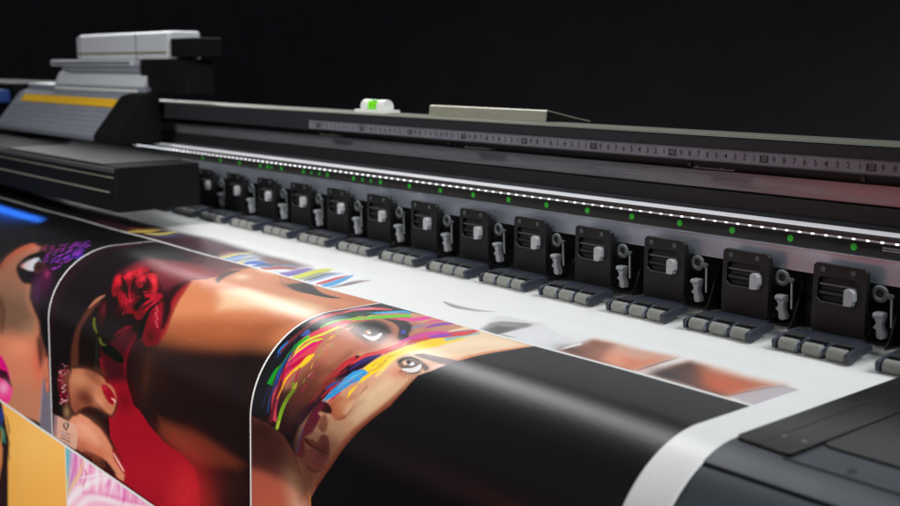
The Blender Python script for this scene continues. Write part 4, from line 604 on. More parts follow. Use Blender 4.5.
["B","f",[26,10,14],0.6,0.6583844304580033,[-11389,2862,-11326,2888,-11321,2886,-11369,2855],416,889],
["B","f",[26,10,14],0.6,0.46573854504090295,[-11650,2664,-11526,2713,-11522,2711,-11636,2653],408,851],
["B","f",[26,10,14],0.6,0.3613926514147344,[-11281,3253,-11216,3263,-11215,3259,-11279,3248],419,926],
["B","f",[26,10,14],0.6,0.4959245970720543,[-11875,2848,-11753,2885,-11752,2882,-11872,2842],394,867],
["B","f",[26,10,14],0.6,0.5975162084450965,[-11764,2878,-11740,2913,-11731,2914,-11739,2882],397,874],
["B","f",[26,10,14],0.6,0.558745869912269,[-11770,3212,-11669,3241,-11665,3238,-11752,3201],395,900],
["B","f",[26,10,14],0.6,0.4911277758748388,[-11722,3227,-11704,3272,-11696,3272,-11704,3227],396,901],
["B","f",[26,10,14],0.6,0.5971995493063826,[-12001,3056,-11938,3108,-11931,3108,-11983,3055],384,881],
["B","f",[196,50,62],0.6,0.48957074196061756,[-11551,2717,-11449,2756,-11445,2754,-11537,2707],411,862],
["B","f",[196,50,62],0.6,0.5098516343488672,[-11315,3004,-11271,3018,-11267,3016,-11294,2996],418,908],
["B","f",[196,50,62],0.6,0.6919610767801909,[-11350,3280,-11371,3305,-11364,3307,-11339,3283],413,920],
["B","f",[26,10,14],0.6,0.5252307395938702,[-11460,3090,-11445,3138,-11437,3140,-11436,3093],409,909],
["B","f",[26,10,14],0.6,0.717783291131722,[-11832,2900,-11805,2946,-11797,2948,-11812,2904],393,874],
["B","f",[26,10,14],0.6,0.7834062613133382,[-11355,2960,-11319,2997,-11311,2997,-11330,2962],416,903],
["B","f",[26,10,14],0.6,0.6320634390016566,[-11896,3094,-11822,3134,-11815,3132,-11865,3089],389,888],
["B","f",[26,10,14],0.6,0.7625055124938916,[-11154,3062,-11056,3091,-11053,3088,-11142,3052],427,924],
["B","f",[26,10,14],0.6,0.49067731716421464,[-11519,3106,-11406,3143,-11402,3141,-11498,3094],408,909],
["B","f",[26,10,14],0.6,0.7745859400849026,[-11753,3005,-11725,3050,-11717,3050,-11740,3006],396,888],
["B","f",[26,10,14],0.6,0.5008821842624904,[-11337,2960,-11276,3020,-11269,3021,-11306,2961],418,906],
["B","f",[26,10,14],0.6,0.7304171512666163,[-11246,3085,-11194,3137,-11188,3137,-11228,3084],421,921],
["B","f",[26,10,14],0.6,0.7733294023327595,[-11687,3173,-11665,3214,-11657,3214,-11668,3173],398,901],
["B","f",[26,10,14],0.6,0.47258079792955,[-11578,3002,-11520,3025,-11516,3022,-11569,2997],405,896],
["B","f",[26,10,14],0.6,0.35854453581344475,[-11504,3290,-11495,3341,-11488,3342,-11466,3292],406,913],
["B","f",[26,10,14],0.6,0.5949820586781704,[-11953,2775,-11840,2823,-11836,2821,-11945,2770],391,855],
["B","f",[26,10,14],0.6,0.7062713590293774,[-12020,3007,-11935,3057,-11929,3056,-12002,3004],384,877],
["B","f",[26,10,14],0.6,0.45130394852682876,[-11212,2976,-11208,3011,-11200,3012,-11189,2982],423,911],
["B","f",[26,10,14],0.6,0.3861986081756973,[-10995,3131,-10894,3166,-10891,3164,-10991,3128],435,939],
["B","f",[196,50,62],0.6,0.6229340206161088,[-10976,3071,-10919,3086,-10917,3084,-10973,3066],436,933],
["B","f",[26,10,14],0.6,0.4840946345626385,[-11417,2991,-11340,3012,-11338,3009,-11413,2984],413,903],
["B","f",[26,10,14],0.6,0.4354021833247388,[-11129,3178,-11141,3206,-11134,3207,-11106,3184],425,931],
["B","f",[26,10,14],0.6,0.42118420462755696,[-12130,2831,-12080,2885,-12071,2886,-12092,2837],381,854],
["B","f",[26,10,14],0.6,0.5860610089493109,[-11595,3296,-11550,3321,-11544,3320,-11569,3290],403,909],
["B","f",[26,10,14],0.6,0.6327020361212072,[-11673,3251,-11678,3274,-11670,3275,-11652,3254],397,903],
["B","f",[196,50,62],0.6,0.7578653371021631,[-11655,3185,-11616,3203,-11609,3202,-11625,3179],400,903],
["B","f",[196,50,62],0.6,0.7865794039494836,[-11610,2846,-11479,2893,-11477,2890,-11600,2837],407,879],
["B","f",[26,10,14],0.6,0.6261176878163548,[-11306,3248,-11212,3278,-11208,3276,-11301,3244],418,926],
["B","f",[26,10,14],0.6,0.7467607172999289,[-11227,3130,-11176,3143,-11172,3141,-11207,3119],422,924],
["B","f",[196,50,62],0.6,0.5130615775254781,[-11462,3307,-11404,3343,-11397,3341,-11435,3301],410,917],
["B","f",[26,10,14],0.6,0.4089741889191446,[-11959,3055,-11921,3098,-11913,3099,-11922,3057],386,882],
["B","f",[26,10,14],0.6,0.3981687832303662,[-11988,3079,-11945,3092,-11941,3089,-11970,3071],384,881],
["B","f",[26,10,14],0.6,0.5409167328933255,[-11122,2959,-11028,2985,-11027,2982,-11120,2954],430,915],
["B","f",[26,10,14],0.6,0.5201179977507739,[-11183,3128,-11104,3158,-11100,3156,-11174,3123],425,927],
["B","f",[196,50,62],0.6,0.6138985767821816,[-11713,2908,-11644,2942,-11639,2941,-11706,2905],400,880],
["B","f",[26,10,14],0.6,0.35168544575500726,[-11069,3084,-10973,3126,-10968,3124,-11056,3078],432,931],
["B","f",[26,10,14],0.6,0.6803643971607172,[-11296,3035,-11208,3083,-11202,3082,-11285,3032],420,915],
["B","f",[26,10,14],0.6,0.5576722536939349,[-11266,2955,-11242,2997,-11234,2998,-11229,2961],421,907],
["B","f",[26,10,14],0.6,0.5187118176010144,[-11508,3110,-11431,3144,-11425,3142,-11483,3102],408,909],
["B","f",[196,50,62],0.6,0.7507690018558388,[-11529,3203,-11437,3242,-11432,3239,-11519,3198],407,912],
["B","f",[26,10,14],0.6,0.6570581568604597,[-12036,3014,-11978,3029,-11974,3026,-12019,3003],383,874],
["B","f",[26,10,14],0.6,0.6588835887998481,[-11936,2918,-11884,2962,-11875,2963,-11901,2920],389,872],
["B","f",[26,10,14],0.6,0.6633559876770077,[-11537,3125,-11516,3150,-11508,3150,-11523,3125],405,907],
["B","f",[26,10,14],0.6,0.6175915670915235,[-11921,2844,-11798,2882,-11796,2879,-11919,2840],392,865],
["B","f",[26,10,14],0.6,0.5145780758126309,[-11544,3041,-11450,3056,-11450,3053,-11541,3029],407,901],
["B","f",[26,10,14],0.6,0.7052333519206369,[-11460,3174,-11399,3200,-11394,3198,-11443,3168],410,914],
["B","f",[26,10,14],0.6,0.38905086223172197,[-11842,3182,-11806,3204,-11799,3204,-11816,3178],391,893],
["B","f",[26,10,14],0.6,0.3716575384553548,[-11813,2854,-11724,2878,-11724,2874,-11811,2846],396,869],
["B","f",[26,10,14],0.6,0.5905082765185767,[-12084,2906,-11974,2955,-11969,2953,-12074,2902],383,865],
["B","f",[26,10,14],0.6,0.3882442396205925,[-11915,3056,-11847,3069,-11844,3066,-11907,3044],388,883],
["B","f",[196,50,62],0.6,0.5841892068409315,[-11663,3116,-11662,3149,-11654,3150,-11635,3122],399,899],
["B","f",[26,10,14],0.6,0.703162697240562,[-11886,2716,-11812,2759,-11804,2759,-11846,2718],395,849],
["B","f",[26,10,14],0.6,0.7668019122500308,[-11921,3115,-11811,3146,-11807,3143,-11909,3105],389,888],
["B","f",[26,10,14],0.6,0.503386529289097,[-11598,3316,-11521,3346,-11515,3344,-11581,3309],403,909],
["B","f",[26,10,14],0.6,0.39069849006112417,[-11241,3069,-11186,3114,-11180,3114,-11231,3068],421,920],
["B","f",[26,10,14],0.6,0.6478589512760393,[-11452,3196,-11397,3208,-11394,3206,-11444,3188],410,915],
["B","f",[26,10,14],0.6,0.63246847046542,[-11792,2898,-11703,2952,-11696,2952,-11772,2896],396,877],
["B","f",[26,10,14],0.6,0.49853816848768506,[-11485,3056,-11455,3082,-11448,3082,-11461,3056],409,905],
["B","f",[26,10,14],0.6,0.7408129608904342,[-11516,3271,-11498,3294,-11491,3293,-11506,3270],406,912],
["B","f",[26,10,14],0.6,0.5878007615406873,[-11528,3133,-11495,3176,-11488,3176,-11505,3133],406,908],
["B","f",[26,10,14],0.6,0.4978294079419505,[-11801,2940,-11698,2985,-11693,2983,-11781,2933],396,881],
["B","f",[26,10,14],0.6,0.7839540569882444,[-10931,3114,-10902,3159,-10895,3159,-10901,3116],437,940],
["B","f",[196,50,62],0.6,0.42526994552232156,[-11418,2823,-11317,2841,-11319,2838,-11423,2812],416,882],
["B","f",[26,10,14],0.6,0.6847331512998527,[-11509,3103,-11482,3132,-11475,3133,-11475,3104],407,907],
["B","f",[26,10,14],0.6,0.6657135147573632,[-10995,3151,-10894,3179,-10891,3177,-10977,3138],436,940],
["B","f",[26,10,14],0.6,0.40826653006428015,[-11185,3239,-11127,3262,-11122,3260,-11165,3232],424,932],
["B","f",[26,10,14],0.6,0.37183427463114543,[-11942,2851,-11935,2888,-11926,2891,-11912,2859],388,863],
["B","f",[26,10,14],0.6,0.5360361992948057,[-11765,2790,-11695,2822,-11690,2820,-11750,2785],399,863],
["B","f",[196,50,62],0.6,0.7907364274930263,[-11443,3149,-11433,3185,-11425,3186,-11411,3153],410,913],
["B","f",[26,10,14],0.6,0.5052516579116654,[-11635,3129,-11584,3172,-11577,3171,-11601,3127],401,903],
["B","f",[26,10,14],0.6,0.35163428996326174,[-11273,2868,-11170,2914,-11166,2912,-11263,2864],423,897],
["B","f",[196,50,62],0.6,0.4280735701038747,[-11938,2882,-11901,2912,-11893,2912,-11927,2882],389,866],
["B","f",[26,10,14],0.6,0.6923781878453337,[-11395,3042,-11286,3077,-11282,3074,-11383,3032],415,910],
["B","f",[26,10,14],0.6,0.7061905135042117,[-11598,3294,-11589,3320,-11582,3321,-11582,3294],401,908],
["B","f",[26,10,14],0.6,0.5450033336609938,[-11016,3080,-10958,3096,-10955,3094,-11009,3073],433,932],
["B","f",[26,10,14],0.6,0.6617612035582096,[-10859,3183,-10829,3237,-10822,3237,-10824,3184],441,949],
["B","f",[196,50,62],0.6,0.38813122179863757,[-11567,2807,-11436,2862,-11431,2860,-11547,2798],410,877],
["B","f",[26,10,14],0.6,0.7119689312130371,[-11323,2984,-11248,2994,-11249,2990,-11325,2972],418,906],
["B","f",[26,10,14],0.6,0.37819724822177725,[-11810,2717,-11757,2751,-11748,2752,-11777,2719],398,851],
["B","f",[26,10,14],0.6,0.5292855251920614,[-10802,3158,-10760,3192,-10754,3191,-10785,3156],445,950],
["B","f",[26,10,14],0.6,0.3809623142125335,[-11385,3150,-11370,3183,-11362,3184,-11353,3153],413,916],
["B","f",[26,10,14],0.6,0.5918041693800411,[-11502,2760,-11440,2796,-11433,2795,-11487,2758],412,870],
["B","f",[26,10,14],0.6,0.5036892839721889,[-11821,3109,-11836,3138,-11828,3140,-11804,3113],391,890],
["B","f",[26,10,14],0.6,0.49192084329228764,[-11465,3222,-11401,3246,-11396,3244,-11443,3213],410,916],
["B","f",[24,10,14],0.9,0.95,[-12071,2940,-12010,2959,-11929,2986,-11856,3012,-11792,3042,-11727,3075,-11666,3104,-11608,3125,-11559,3140,-11525,3149,-11512,3142,-11537,3128,-11574,3108,-11616,3085,-11668,3056,-11735,3021,-11814,2986,-11906,2957,-11998,2934,-12062,2919],394,888],
["B","f",[24,10,14],0.9,0.95,[-11844,2857,-11821,2879,-11790,2911,-11750,2946,-11695,2986,-11635,3028,-11595,3057,-11563,3054,-11593,3025,-11640,2982,-11689,2942,-11736,2909,-11784,2878,-11819,2856],397,882],
["B","f",[24,10,14],0.9,0.95,[-11495,2990,-11457,3004,-11405,3025,-11360,3044,-11327,3061,-11301,3076,-11280,3091,-11254,3117,-11230,3151,-11215,3174,-11167,3177,-11167,3153,-11171,3119,-11190,3084,-11227,3057,-11272,3036,-11319,3019,-11376,3000,-11437,2983,-11480,2972],416,913],
["B","f",[24,10,14],0.9,0.95,[-11662,2721,-11674,2684,-11696,2677,-11696,2710],403,849],
["B","f",[24,10,14],0.9,0.95,[-11343,3030,-11312,3030,-11267,3028,-11226,3023,-11194,3012,-11170,2999,-11154,2989,-11172,2980,-11195,2986,-11227,2995,-11258,3003,-11292,3010,-11328,3016,-11355,3021],420,910],
["B","f",[24,10,14],0.9,0.95,[-11001,3070,-11019,3089,-11046,3116,-11073,3143,-11096,3174,-11120,3206,-11138,3228,-11117,3235,-11088,3215,-11050,3187,-11018,3158,-10998,3128,-10984,3098,-10977,3077],429,933],
["B","f",[24,10,14],0.9,0.95,[-11120,3050,-11156,3059,-11208,3074,-11252,3099,-11273,3135,-11285,3174,-11293,3200,-11199,3219,-11180,3195,-11155,3162,-11135,3133,-11116,3110,-11093,3086,-11078,3068],423,924],
["B","b",[230,120,130],0,0.8,[-10870,3110,-10855,3107,-10859,3118]],
["B","b",[230,120,130],0,0.8,[-10818,3135,-10803,3132,-10807,3143]],
["B","b",[230,120,130],0,0.8,[-10768,3159,-10753,3156,-10757,3167]],
["B","b",[230,120,130],0,0.8,[-10760,3192,-10745,3188,-10750,3200]],
["B","b",[230,120,130],0,0.8,[-10714,3216,-10698,3213,-10704,3224]],
["B","b",[230,120,130],0,0.8,[-10668,3239,-10653,3236,-10659,3247]],
["B","b",[230,120,130],0,0.8,[-10666,3271,-10651,3268,-10657,3278]],
["B","b",[230,120,130],0,0.8,[-10624,3294,-10608,3291,-10616,3302]],
["B","b",[230,120,130],0,0.8,[-10583,3317,-10567,3314,-10575,3324]],
["B","f",[18,9,12],1.2,1,[-10855,3044,-10883,3071,-10926,3110,-10957,3153,-10965,3194,-10961,3234,-10952,3279,-10935,3333,-10917,3389,-10911,3436,-10919,3470,-10934,3500,-10947,3520,-10882,3527,-10862,3507,-10837,3475,-10820,3435,-10824,3385,-10842,3328,-10860,3278,-10874,3237,-10885,3200,-10887,3166,-10872,3124,-10848,3082,-10831,3051],438,947],
["B","f",[104,26,36],1,1,[-11468,3595,-11425,3573,-11366,3542,-11312,3513,-11264,3487,-11220,3463,-11186,3447,-11157,3440,-11122,3436,-11094,3434,-11092,3424,-11120,3420,-11164,3417,-11218,3424,-11268,3444,-11315,3470,-11360,3498,-11407,3530,-11453,3565,-11487,3590],418,920],
["B","f",[92,98,34],0.8,1,[-12110,3493,-12101,3516,-12089,3550,-12067,3584,-12026,3610,-11978,3630,-11945,3644,-11908,3630,-11931,3613,-11964,3588,-11992,3564,-12014,3536,-12037,3506,-12054,3484],383,873],
["B","f",[92,98,40],0.8,1,[-11861,3678,-11853,3697,-11839,3724,-11809,3747,-11749,3753,-11685,3750,-11642,3746,-11625,3722,-11665,3722,-11718,3722,-11754,3718,-11779,3704,-11803,3683,-11820,3667],397,871],
["B","f",[20,24,17],1,1,[-11780,3773,-11673,3734,-11539,3705,-11440,3707,-11346,3727,-11227,3765,-11160,3808,-11229,3845,-11350,3868,-11471,3857,-11588,3837,-11673,3832,-11734,3826,-11782,3803],411,875],
["B","f",[34,40,30],1,1,[-11940,3660,-11932,3712,-11934,3789,-11948,3869,-11967,3949,-11989,4032,-12006,4090,-11948,4080,-11926,4021,-11897,3937,-11876,3855,-11870,3777,-11882,3702,-11900,3652],392,853],
["B","f",[96,20,34],0.7,1,[-13155,4475,-13087,4359,-12936,4281,-12737,4260,-12803,4396,-12816,4554,-12796,4661,-13032,4763,-13082,4662,-13164,4591],359,794],
["B","f",[96,20,34],0.7,1,[-13154,4466,-13087,4359,-12907,4275,-12755,4275,-12746,4374],357,798],
["B","f",[240,200,200],0.35,1,[-13060,4354,-13071,4364,-13093,4369,-13104,4364,-13092,4354,-13070,4349],352,792],
["B","f",[60,14,24],0.35,1,[-13082,4282,-13097,4294,-13126,4300,-13140,4294,-13124,4281,-13096,4275],349,792],
["B","f",[226,140,150],0.35,1,[-12833,4599,-12844,4609,-12866,4614,-12877,4609,-12865,4599,-12843,4594],366,797],
["B","f",[206,60,80],0.35,1,[-12834,4369,-12843,4377,-12862,4382,-12870,4377,-12861,4369,-12842,4365],361,801],
["B","f",[150,24,44],0.35,1,[-13079,4733,-13093,4745,-13120,4752,-13133,4746,-13119,4734,-13092,4727],358,784],
["B","f",[150,24,44],0.35,1,[-12995,4317,-13004,4324,-13020,4328,-13027,4324,-13019,4317,-13003,4314],354,795],
["B","f",[60,14,24],0.35,1,[-12869,4505,-12878,4514,-12897,4518,-12905,4514,-12896,4506,-12877,4501],362,797],
["B","f",[60,14,24],0.35,1,[-12994,4345,-13008,4358,-13036,4364,-13049,4357,-13034,4345,-13007,4339],354,794],
["B","f",[60,14,24],0.35,1,[-12991,4586,-13000,4594,-13018,4598,-13026,4594,-13017,4586,-12999,4582],359,791],
["B","f",[240,200,200],0.35,1,[-13000,4440,-13009,4447,-13027,4451,-13035,4447,-13026,4440,-13009,4436],356,793],
["B","f",[206,60,80],0.35,1,[-12825,4339,-12834,4346,-12850,4349,-12857,4346,-12849,4339,-12833,4335],361,802],
["B","f",[60,14,24],0.35,1,[-12757,4405,-12768,4415,-12791,4420,-12801,4415,-12789,4405,-12767,4400],365,804],
["B","f",[226,140,150],0.35,1,[-12983,4461,-12991,4468,-13007,4472,-13015,4468,-13006,4461,-12991,4457],357,793],
["B","f",[240,200,200],0.35,1,[-12879,4669,-12889,4678,-12908,4683,-12917,4678,-12907,4670,-12888,4665],365,794],
["B","f",[150,24,44],0.35,1,[-12839,4368,-12852,4379,-12876,4384,-12887,4379,-12874,4368,-12850,4362],361,801],
["B","f",[206,60,80],0.35,1,[-12981,4317,-12994,4328,-13020,4334,-13032,4328,-13018,4317,-12993,4311],354,795],
["B","f",[226,140,150],0.35,1,[-12902,4341,-12911,4349,-12927,4352,-12935,4348,-12926,4341,-12910,4337],358,799],
["B","f",[206,60,80],0.35,1,[-12999,4709,-13007,4716,-13023,4720,-13030,4717,-13022,4710,-13007,4706],361,788],
["B","f",[150,24,44],0.35,1,[-12786,4534,-12800,4546,-12825,4552,-12837,4546,-12823,4534,-12798,4529],366,800],
["B","f",[150,24,44],0.35,1,[-13089,4744,-13099,4753,-13119,4758,-13128,4754,-13118,4744,-13098,4740],358,784],
["B","f",[60,14,24],0.35,1,[-12871,4269,-12884,4280,-12909,4286,-12920,4280,-12907,4269,-12883,4264],357,801],
["B","f",[240,200,200],0.35,1,[-12889,4234,-12899,4242,-12917,4246,-12926,4242,-12916,4234,-12898,4230],356,801],
["B","f",[226,140,150],0.35,1,[-12894,4325,-12904,4334,-12923,4338,-12933,4334,-12922,4325,-12903,4320],358,799],
["B","f",[150,24,44],0.35,1,[-12822,4268,-12838,4280,-12867,4287,-12881,4280,-12865,4267,-12836,4261],359,803],
["B","f",[226,140,150],0.35,1,[-12945,4505,-12956,4514,-12977,4519,-12987,4514,-12976,4505,-12955,4500],359,794],
["B","f",[206,60,80],0.35,1,[-13071,4342,-13084,4353,-13111,4359,-13123,4353,-13109,4341,-13083,4336],351,791],
["B","f",[60,14,24],0.35,1,[-12772,4478,-12780,4484,-12795,4488,-12802,4485,-12794,4478,-12779,4474],366,802],
["B","f",[206,60,80],0.35,1,[-13014,4478,-13023,4486,-13040,4489,-13048,4486,-13039,4478,-13022,4474],356,792],
["B","f",[240,200,200],0.35,1,[-12829,4456,-12842,4467,-12866,4473,-12877,4467,-12865,4456,-12840,4451],363,799],
["B","f",[240,200,200],0.35,1,[-13027,4328,-13038,4337,-13059,4342,-13069,4337,-13058,4328,-13037,4323],352,793],
["B","f",[226,140,150],0.35,1,[-12950,4226,-12962,4236,-12987,4242,-12998,4236,-12985,4225,-12961,4220],353,798],
["B","f",[226,140,150],0.35,1,[-13027,4448,-13035,4455,-13051,4458,-13058,4455,-13050,4448,-13034,4444],355,792],
["B","f",[226,140,150],0.35,1,[-13008,4352,-13021,4364,-13048,4370,-13060,4364,-13046,4352,-13020,4346],353,794],
["B","f",[150,24,44],0.35,1,[-13011,4439,-13019,4446,-13035,4449,-13042,4446,-13034,4439,-13018,4435],355,792],
["B","f",[60,14,24],0.35,1,[-12901,4682,-12912,4692,-12932,4696,-12942,4692,-12931,4683,-12911,4678],364,793],
["B","f",[206,60,80],0.35,1,[-12870,4661,-12881,4671,-12903,4676,-12914,4671,-12902,4661,-12880,4656],365,794],
["B","f",[60,14,24],0.35,1,[-13017,4269,-13032,4282,-13060,4288,-13074,4282,-13059,4269,-13030,4263],351,795],
["B","f",[240,200,200],0.35,1,[-12972,4698,-12987,4710,-13013,4716,-13026,4710,-13012,4698,-12985,4692],362,789],
["B","f",[60,14,24],0.35,1,[-12821,4514,-12830,4522,-12848,4526,-12857,4522,-12847,4514,-12830,4510],364,799],
["B","f",[150,24,44],0.35,1,[-12815,4595,-12829,4608,-12858,4614,-12871,4608,-12856,4596,-12828,4589],366,797],
["B","f",[150,24,44],0.35,1,[-13060,4735,-13075,4749,-13105,4756,-13119,4750,-13103,4736,-13074,4729],359,785],
["B","f",[60,14,24],0.35,1,[-13083,4588,-13092,4596,-13109,4600,-13117,4596,-13108,4588,-13091,4584],355,787],
["B","f",[206,60,80],0.35,1,[-12859,4694,-12874,4706,-12901,4713,-12914,4707,-12900,4694,-12872,4688],366,794],
["B","f",[240,200,200],0.35,1,[-12931,4563,-12944,4574,-12970,4581,-12983,4575,-12969,4563,-12943,4557],361,793],
["B","f",[206,60,80],0.35,1,[-13022,4711,-13031,4719,-13049,4724,-13058,4720,-13048,4711,-13030,4707],360,787],
["B","f",[150,24,44],0.35,1,[-12893,4276,-12902,4283,-12918,4287,-12926,4283,-12918,4276,-12901,4272],357,800],
["B","f",[226,140,150],0.35,1,[-12826,4602,-12838,4613,-12861,4618,-12871,4613,-12860,4603,-12837,4597],366,797],
["B","f",[60,14,24],0.35,1,[-13026,4686,-13036,4695,-13056,4700,-13066,4696,-13055,4686,-13035,4682],359,787],
["B","f",[240,200,200],0.35,1,[-12824,4644,-12838,4658,-12866,4664,-12880,4658,-12865,4645,-12837,4638],367,796],
["B","f",[60,14,24],0.35,1,[-13073,4464,-13081,4472,-13098,4476,-13106,4472,-13097,4464,-13080,4461],353,789],
["B","f",[226,140,150],0.35,1,[-13012,4514,-13020,4522,-13036,4525,-13043,4522,-13035,4515,-13020,4511],357,791],
["B","f",[206,60,80],0.35,1,[-12801,4216,-12811,4224,-12830,4229,-12839,4224,-12829,4216,-12810,4212],359,805],
["B","f",[60,14,24],0.35,1,[-13069,4414,-13081,4424,-13103,4429,-13113,4424,-13101,4414,-13080,4410],352,790],
["B","f",[240,200,200],0.35,1,[-12769,4274,-12779,4282,-12797,4286,-12805,4282,-12796,4274,-12778,4270],362,806],
["B","f",[206,60,80],0.35,1,[-12774,4422,-12782,4429,-12797,4432,-12805,4429,-12797,4422,-12781,4418],365,803],
["B","f",[150,24,44],0.35,1,[-12821,4656,-12833,4667,-12855,4672,-12865,4667,-12854,4657,-12831,4652],367,796],
["B","f",[240,200,200],0.35,1,[-12810,4402,-12818,4409,-12834,4413,-12841,4409,-12833,4402,-12817,4399],363,802],
["B","f",[150,24,44],0.35,1,[-13019,4686,-13034,4699,-13063,4706,-13077,4700,-13061,4686,-13032,4679],359,787],
["B","f",[60,14,24],0.35,1,[-13058,4482,-13067,4490,-13085,4494,-13093,4490,-13084,4482,-13066,4478],354,790],
["B","f",[226,140,150],0.35,1,[-13034,4686,-13045,4695,-13065,4700,-13074,4695,-13064,4686,-13044,4681],359,787],
["B","f",[206,60,80],0.35,1,[-13001,4670,-13014,4682,-13040,4688,-13052,4682,-13038,4671,-13013,4664],360,788],
["B","f",[60,14,24],0.35,1,[-12995,4219,-13003,4226,-13020,4230,-13028,4226,-13019,4219,-13002,4215],352,797],
["B","f",[60,14,24],0.35,1,[-12894,4606,-12903,4613,-12918,4617,-12926,4613,-12918,4606,-12902,4603],363,794],
["B","f",[150,24,44],0.35,1,[-12812,4304,-12821,4312,-12839,4317,-12848,4312,-12838,4304,-12820,4300],361,803],
["B","f",[206,60,80],0.35,1,[-12800,4268,-12813,4279,-12837,4284,-12849,4279,-12836,4268,-12812,4262],360,804],
["B","f",[240,200,200],0.35,1,[-12982,4533,-12996,4545,-13022,4552,-13035,4546,-13021,4534,-12994,4528],358,791],
["B","f",[60,14,24],0.35,1,[-12773,4464,-12786,4476,-12812,4482,-12825,4476,-12811,4464,-12785,4458],365,802],
["B","f",[226,140,150],0.35,1,[-12946,4527,-12956,4535,-12974,4540,-12983,4536,-12973,4527,-12955,4523],360,793],
["B","f",[150,24,44],0.35,1,[-12766,4477,-12774,4484,-12791,4488,-12799,4484,-12790,4477,-12773,4473],366,802],
["B","f",[150,24,44],0.35,1,[-13036,4652,-13046,4660,-13064,4664,-13072,4660,-13063,4652,-13045,4648],358,787],
["B","f",[206,60,80],0.35,1,[-12869,4604,-12878,4611,-12893,4615,-12901,4612,-12893,4604,-12877,4601],364,795],
["B","f",[150,24,44],0.35,1,[-12785,4507,-12798,4518,-12822,4523,-12833,4518,-12820,4507,-12796,4502],366,800],
["B","f",[206,60,80],0.35,1,[-12990,4386,-13003,4397,-13026,4402,-13038,4397,-13025,4386,-13001,4381],355,794],
["B","f",[206,60,80],0.35,1,[-12833,4454,-12847,4466,-12873,4472,-12886,4466,-12872,4454,-12846,4449],362,799],
["B","f",[226,140,150],0.35,1,[-12775,4589,-12784,4596,-12801,4601,-12809,4597,-12800,4589,-12783,4585],368,800],
["B","f",[206,60,80],0.35,1,[-12863,4704,-12877,4716,-12903,4722,-12915,4716,-12901,4704,-12875,4698],366,793],
["B","f",[240,200,200],0.35,1,[-13049,4739,-13063,4751,-13088,4757,-13100,4751,-13086,4740,-13061,4734],359,785],
["B","f",[150,24,44],0.35,1,[-12877,4581,-12892,4593,-12919,4599,-12932,4593,-12917,4581,-12890,4574],363,795],
["B","f",[226,140,150],0.35,1,[-12789,4530,-12803,4542,-12831,4549,-12844,4542,-12830,4530,-12802,4524],366,800],
["B","f",[226,140,150],0.35,1,[-12983,4583,-12997,4595,-13023,4601,-13035,4595,-13022,4584,-12996,4578],359,791],
["B","f",[240,200,200],0.35,1,[-12907,4478,-12922,4491,-12950,4497,-12963,4491,-12948,4478,-12920,4472],360,796],
["B","f",[150,24,44],0.35,1,[-12960,4418,-12970,4427,-12990,4431,-12999,4427,-12988,4418,-12969,4414],357,795],
["B","f",[226,140,150],0.35,1,[-13084,4452,-13099,4464,-13127,4471,-13141,4464,-13126,4452,-13097,4446],352,789],
["B","f",[150,24,44],0.35,1,[-12904,4436,-12915,4446,-12936,4450,-12946,4446,-12935,4436,-12914,4432],359,797],
["B","f",[60,14,24],0.35,1,[-13091,4441,-13099,4449,-13116,4452,-13123,4449,-13115,4441,-13099,4438],352,789],
["B","f",[150,24,44],0.35,1,[-12756,4671,-12769,4682,-12792,4688,-12803,4683,-12791,4672,-12767,4666],370,799],
["B","f",[150,24,44],0.35,1,[-13063,4395,-13075,4405,-13097,4410,-13108,4405,-13096,4395,-13074,4390],352,791],
["B","f",[60,14,24],0.35,1,[-12926,4536,-12940,4549,-12967,4554,-12979,4549,-12965,4537,-12939,4531],360,794],
["B","f",[150,24,44],0.35,1,[-13019,4299,-13028,4307,-13045,4310,-13053,4306,-13044,4299,-13027,4295],352,795],
["B","f",[60,14,24],0.35,1,[-12957,4232,-12970,4243,-12995,4249,-13007,4243,-12994,4232,-12969,4227],353,798],
["B","f",[150,24,44],0.35,1,[-12776,4454,-12784,4460,-12799,4464,-12806,4460,-12798,4454,-12783,4450],365,802],
["B","f",[226,140,150],0.35,1,[-12847,4312,-12855,4319,-12870,4322,-12877,4319,-12869,4312,-12854,4309],360,802],
["B","f",[206,60,80],0.35,1,[-13047,4394,-13062,4406,-13090,4412,-13103,4406,-13088,4393,-13060,4387],353,791],
["B","f",[226,140,150],0.35,1,[-12882,4528,-12896,4540,-12921,4546,-12933,4540,-12920,4528,-12894,4522],362,796],
["B","f",[206,60,80],0.35,1,[-12770,4508,-12782,4519,-12805,4524,-12816,4519,-12804,4509,-12781,4503],366,801],
["B","f",[60,14,24],0.35,1,[-12852,4548,-12861,4555,-12878,4559,-12886,4556,-12877,4548,-12860,4544],364,797],
["B","f",[150,24,44],0.35,1,[-13021,4438,-13032,4448,-13054,4453,-13065,4448,-13053,4438,-13031,4433],355,792],
["B","f",[240,200,200],0.35,1,[-13004,4679,-13016,4689,-13039,4694,-13050,4690,-13038,4679,-13015,4674],360,788],
["B","f",[226,140,150],0.35,1,[-12959,4367,-12970,4376,-12991,4381,-13000,4376,-12990,4367,-12969,4362],356,796],
["B","f",[206,60,80],0.35,1,[-13087,4459,-13098,4468,-13117,4472,-13127,4468,-13116,4459,-13097,4454],353,789],
["B","f",[206,60,80],0.35,1,[-13058,4646,-13073,4659,-13100,4665,-13114,4659,-13099,4647,-13071,4640],357,786],
["B","f",[60,14,24],0.35,1,[-13020,4655,-13028,4662,-13043,4666,-13050,4663,-13043,4656,-13027,4652],359,788],
["B","f",[240,200,200],0.35,1,[-12903,4674,-12919,4687,-12948,4694,-12962,4688,-12947,4674,-12917,4667],364,792],
["B","f",[240,200,200],0.35,1,[-12784,4538,-12794,4547,-12813,4552,-12822,4547,-12812,4538,-12793,4534],366,800],
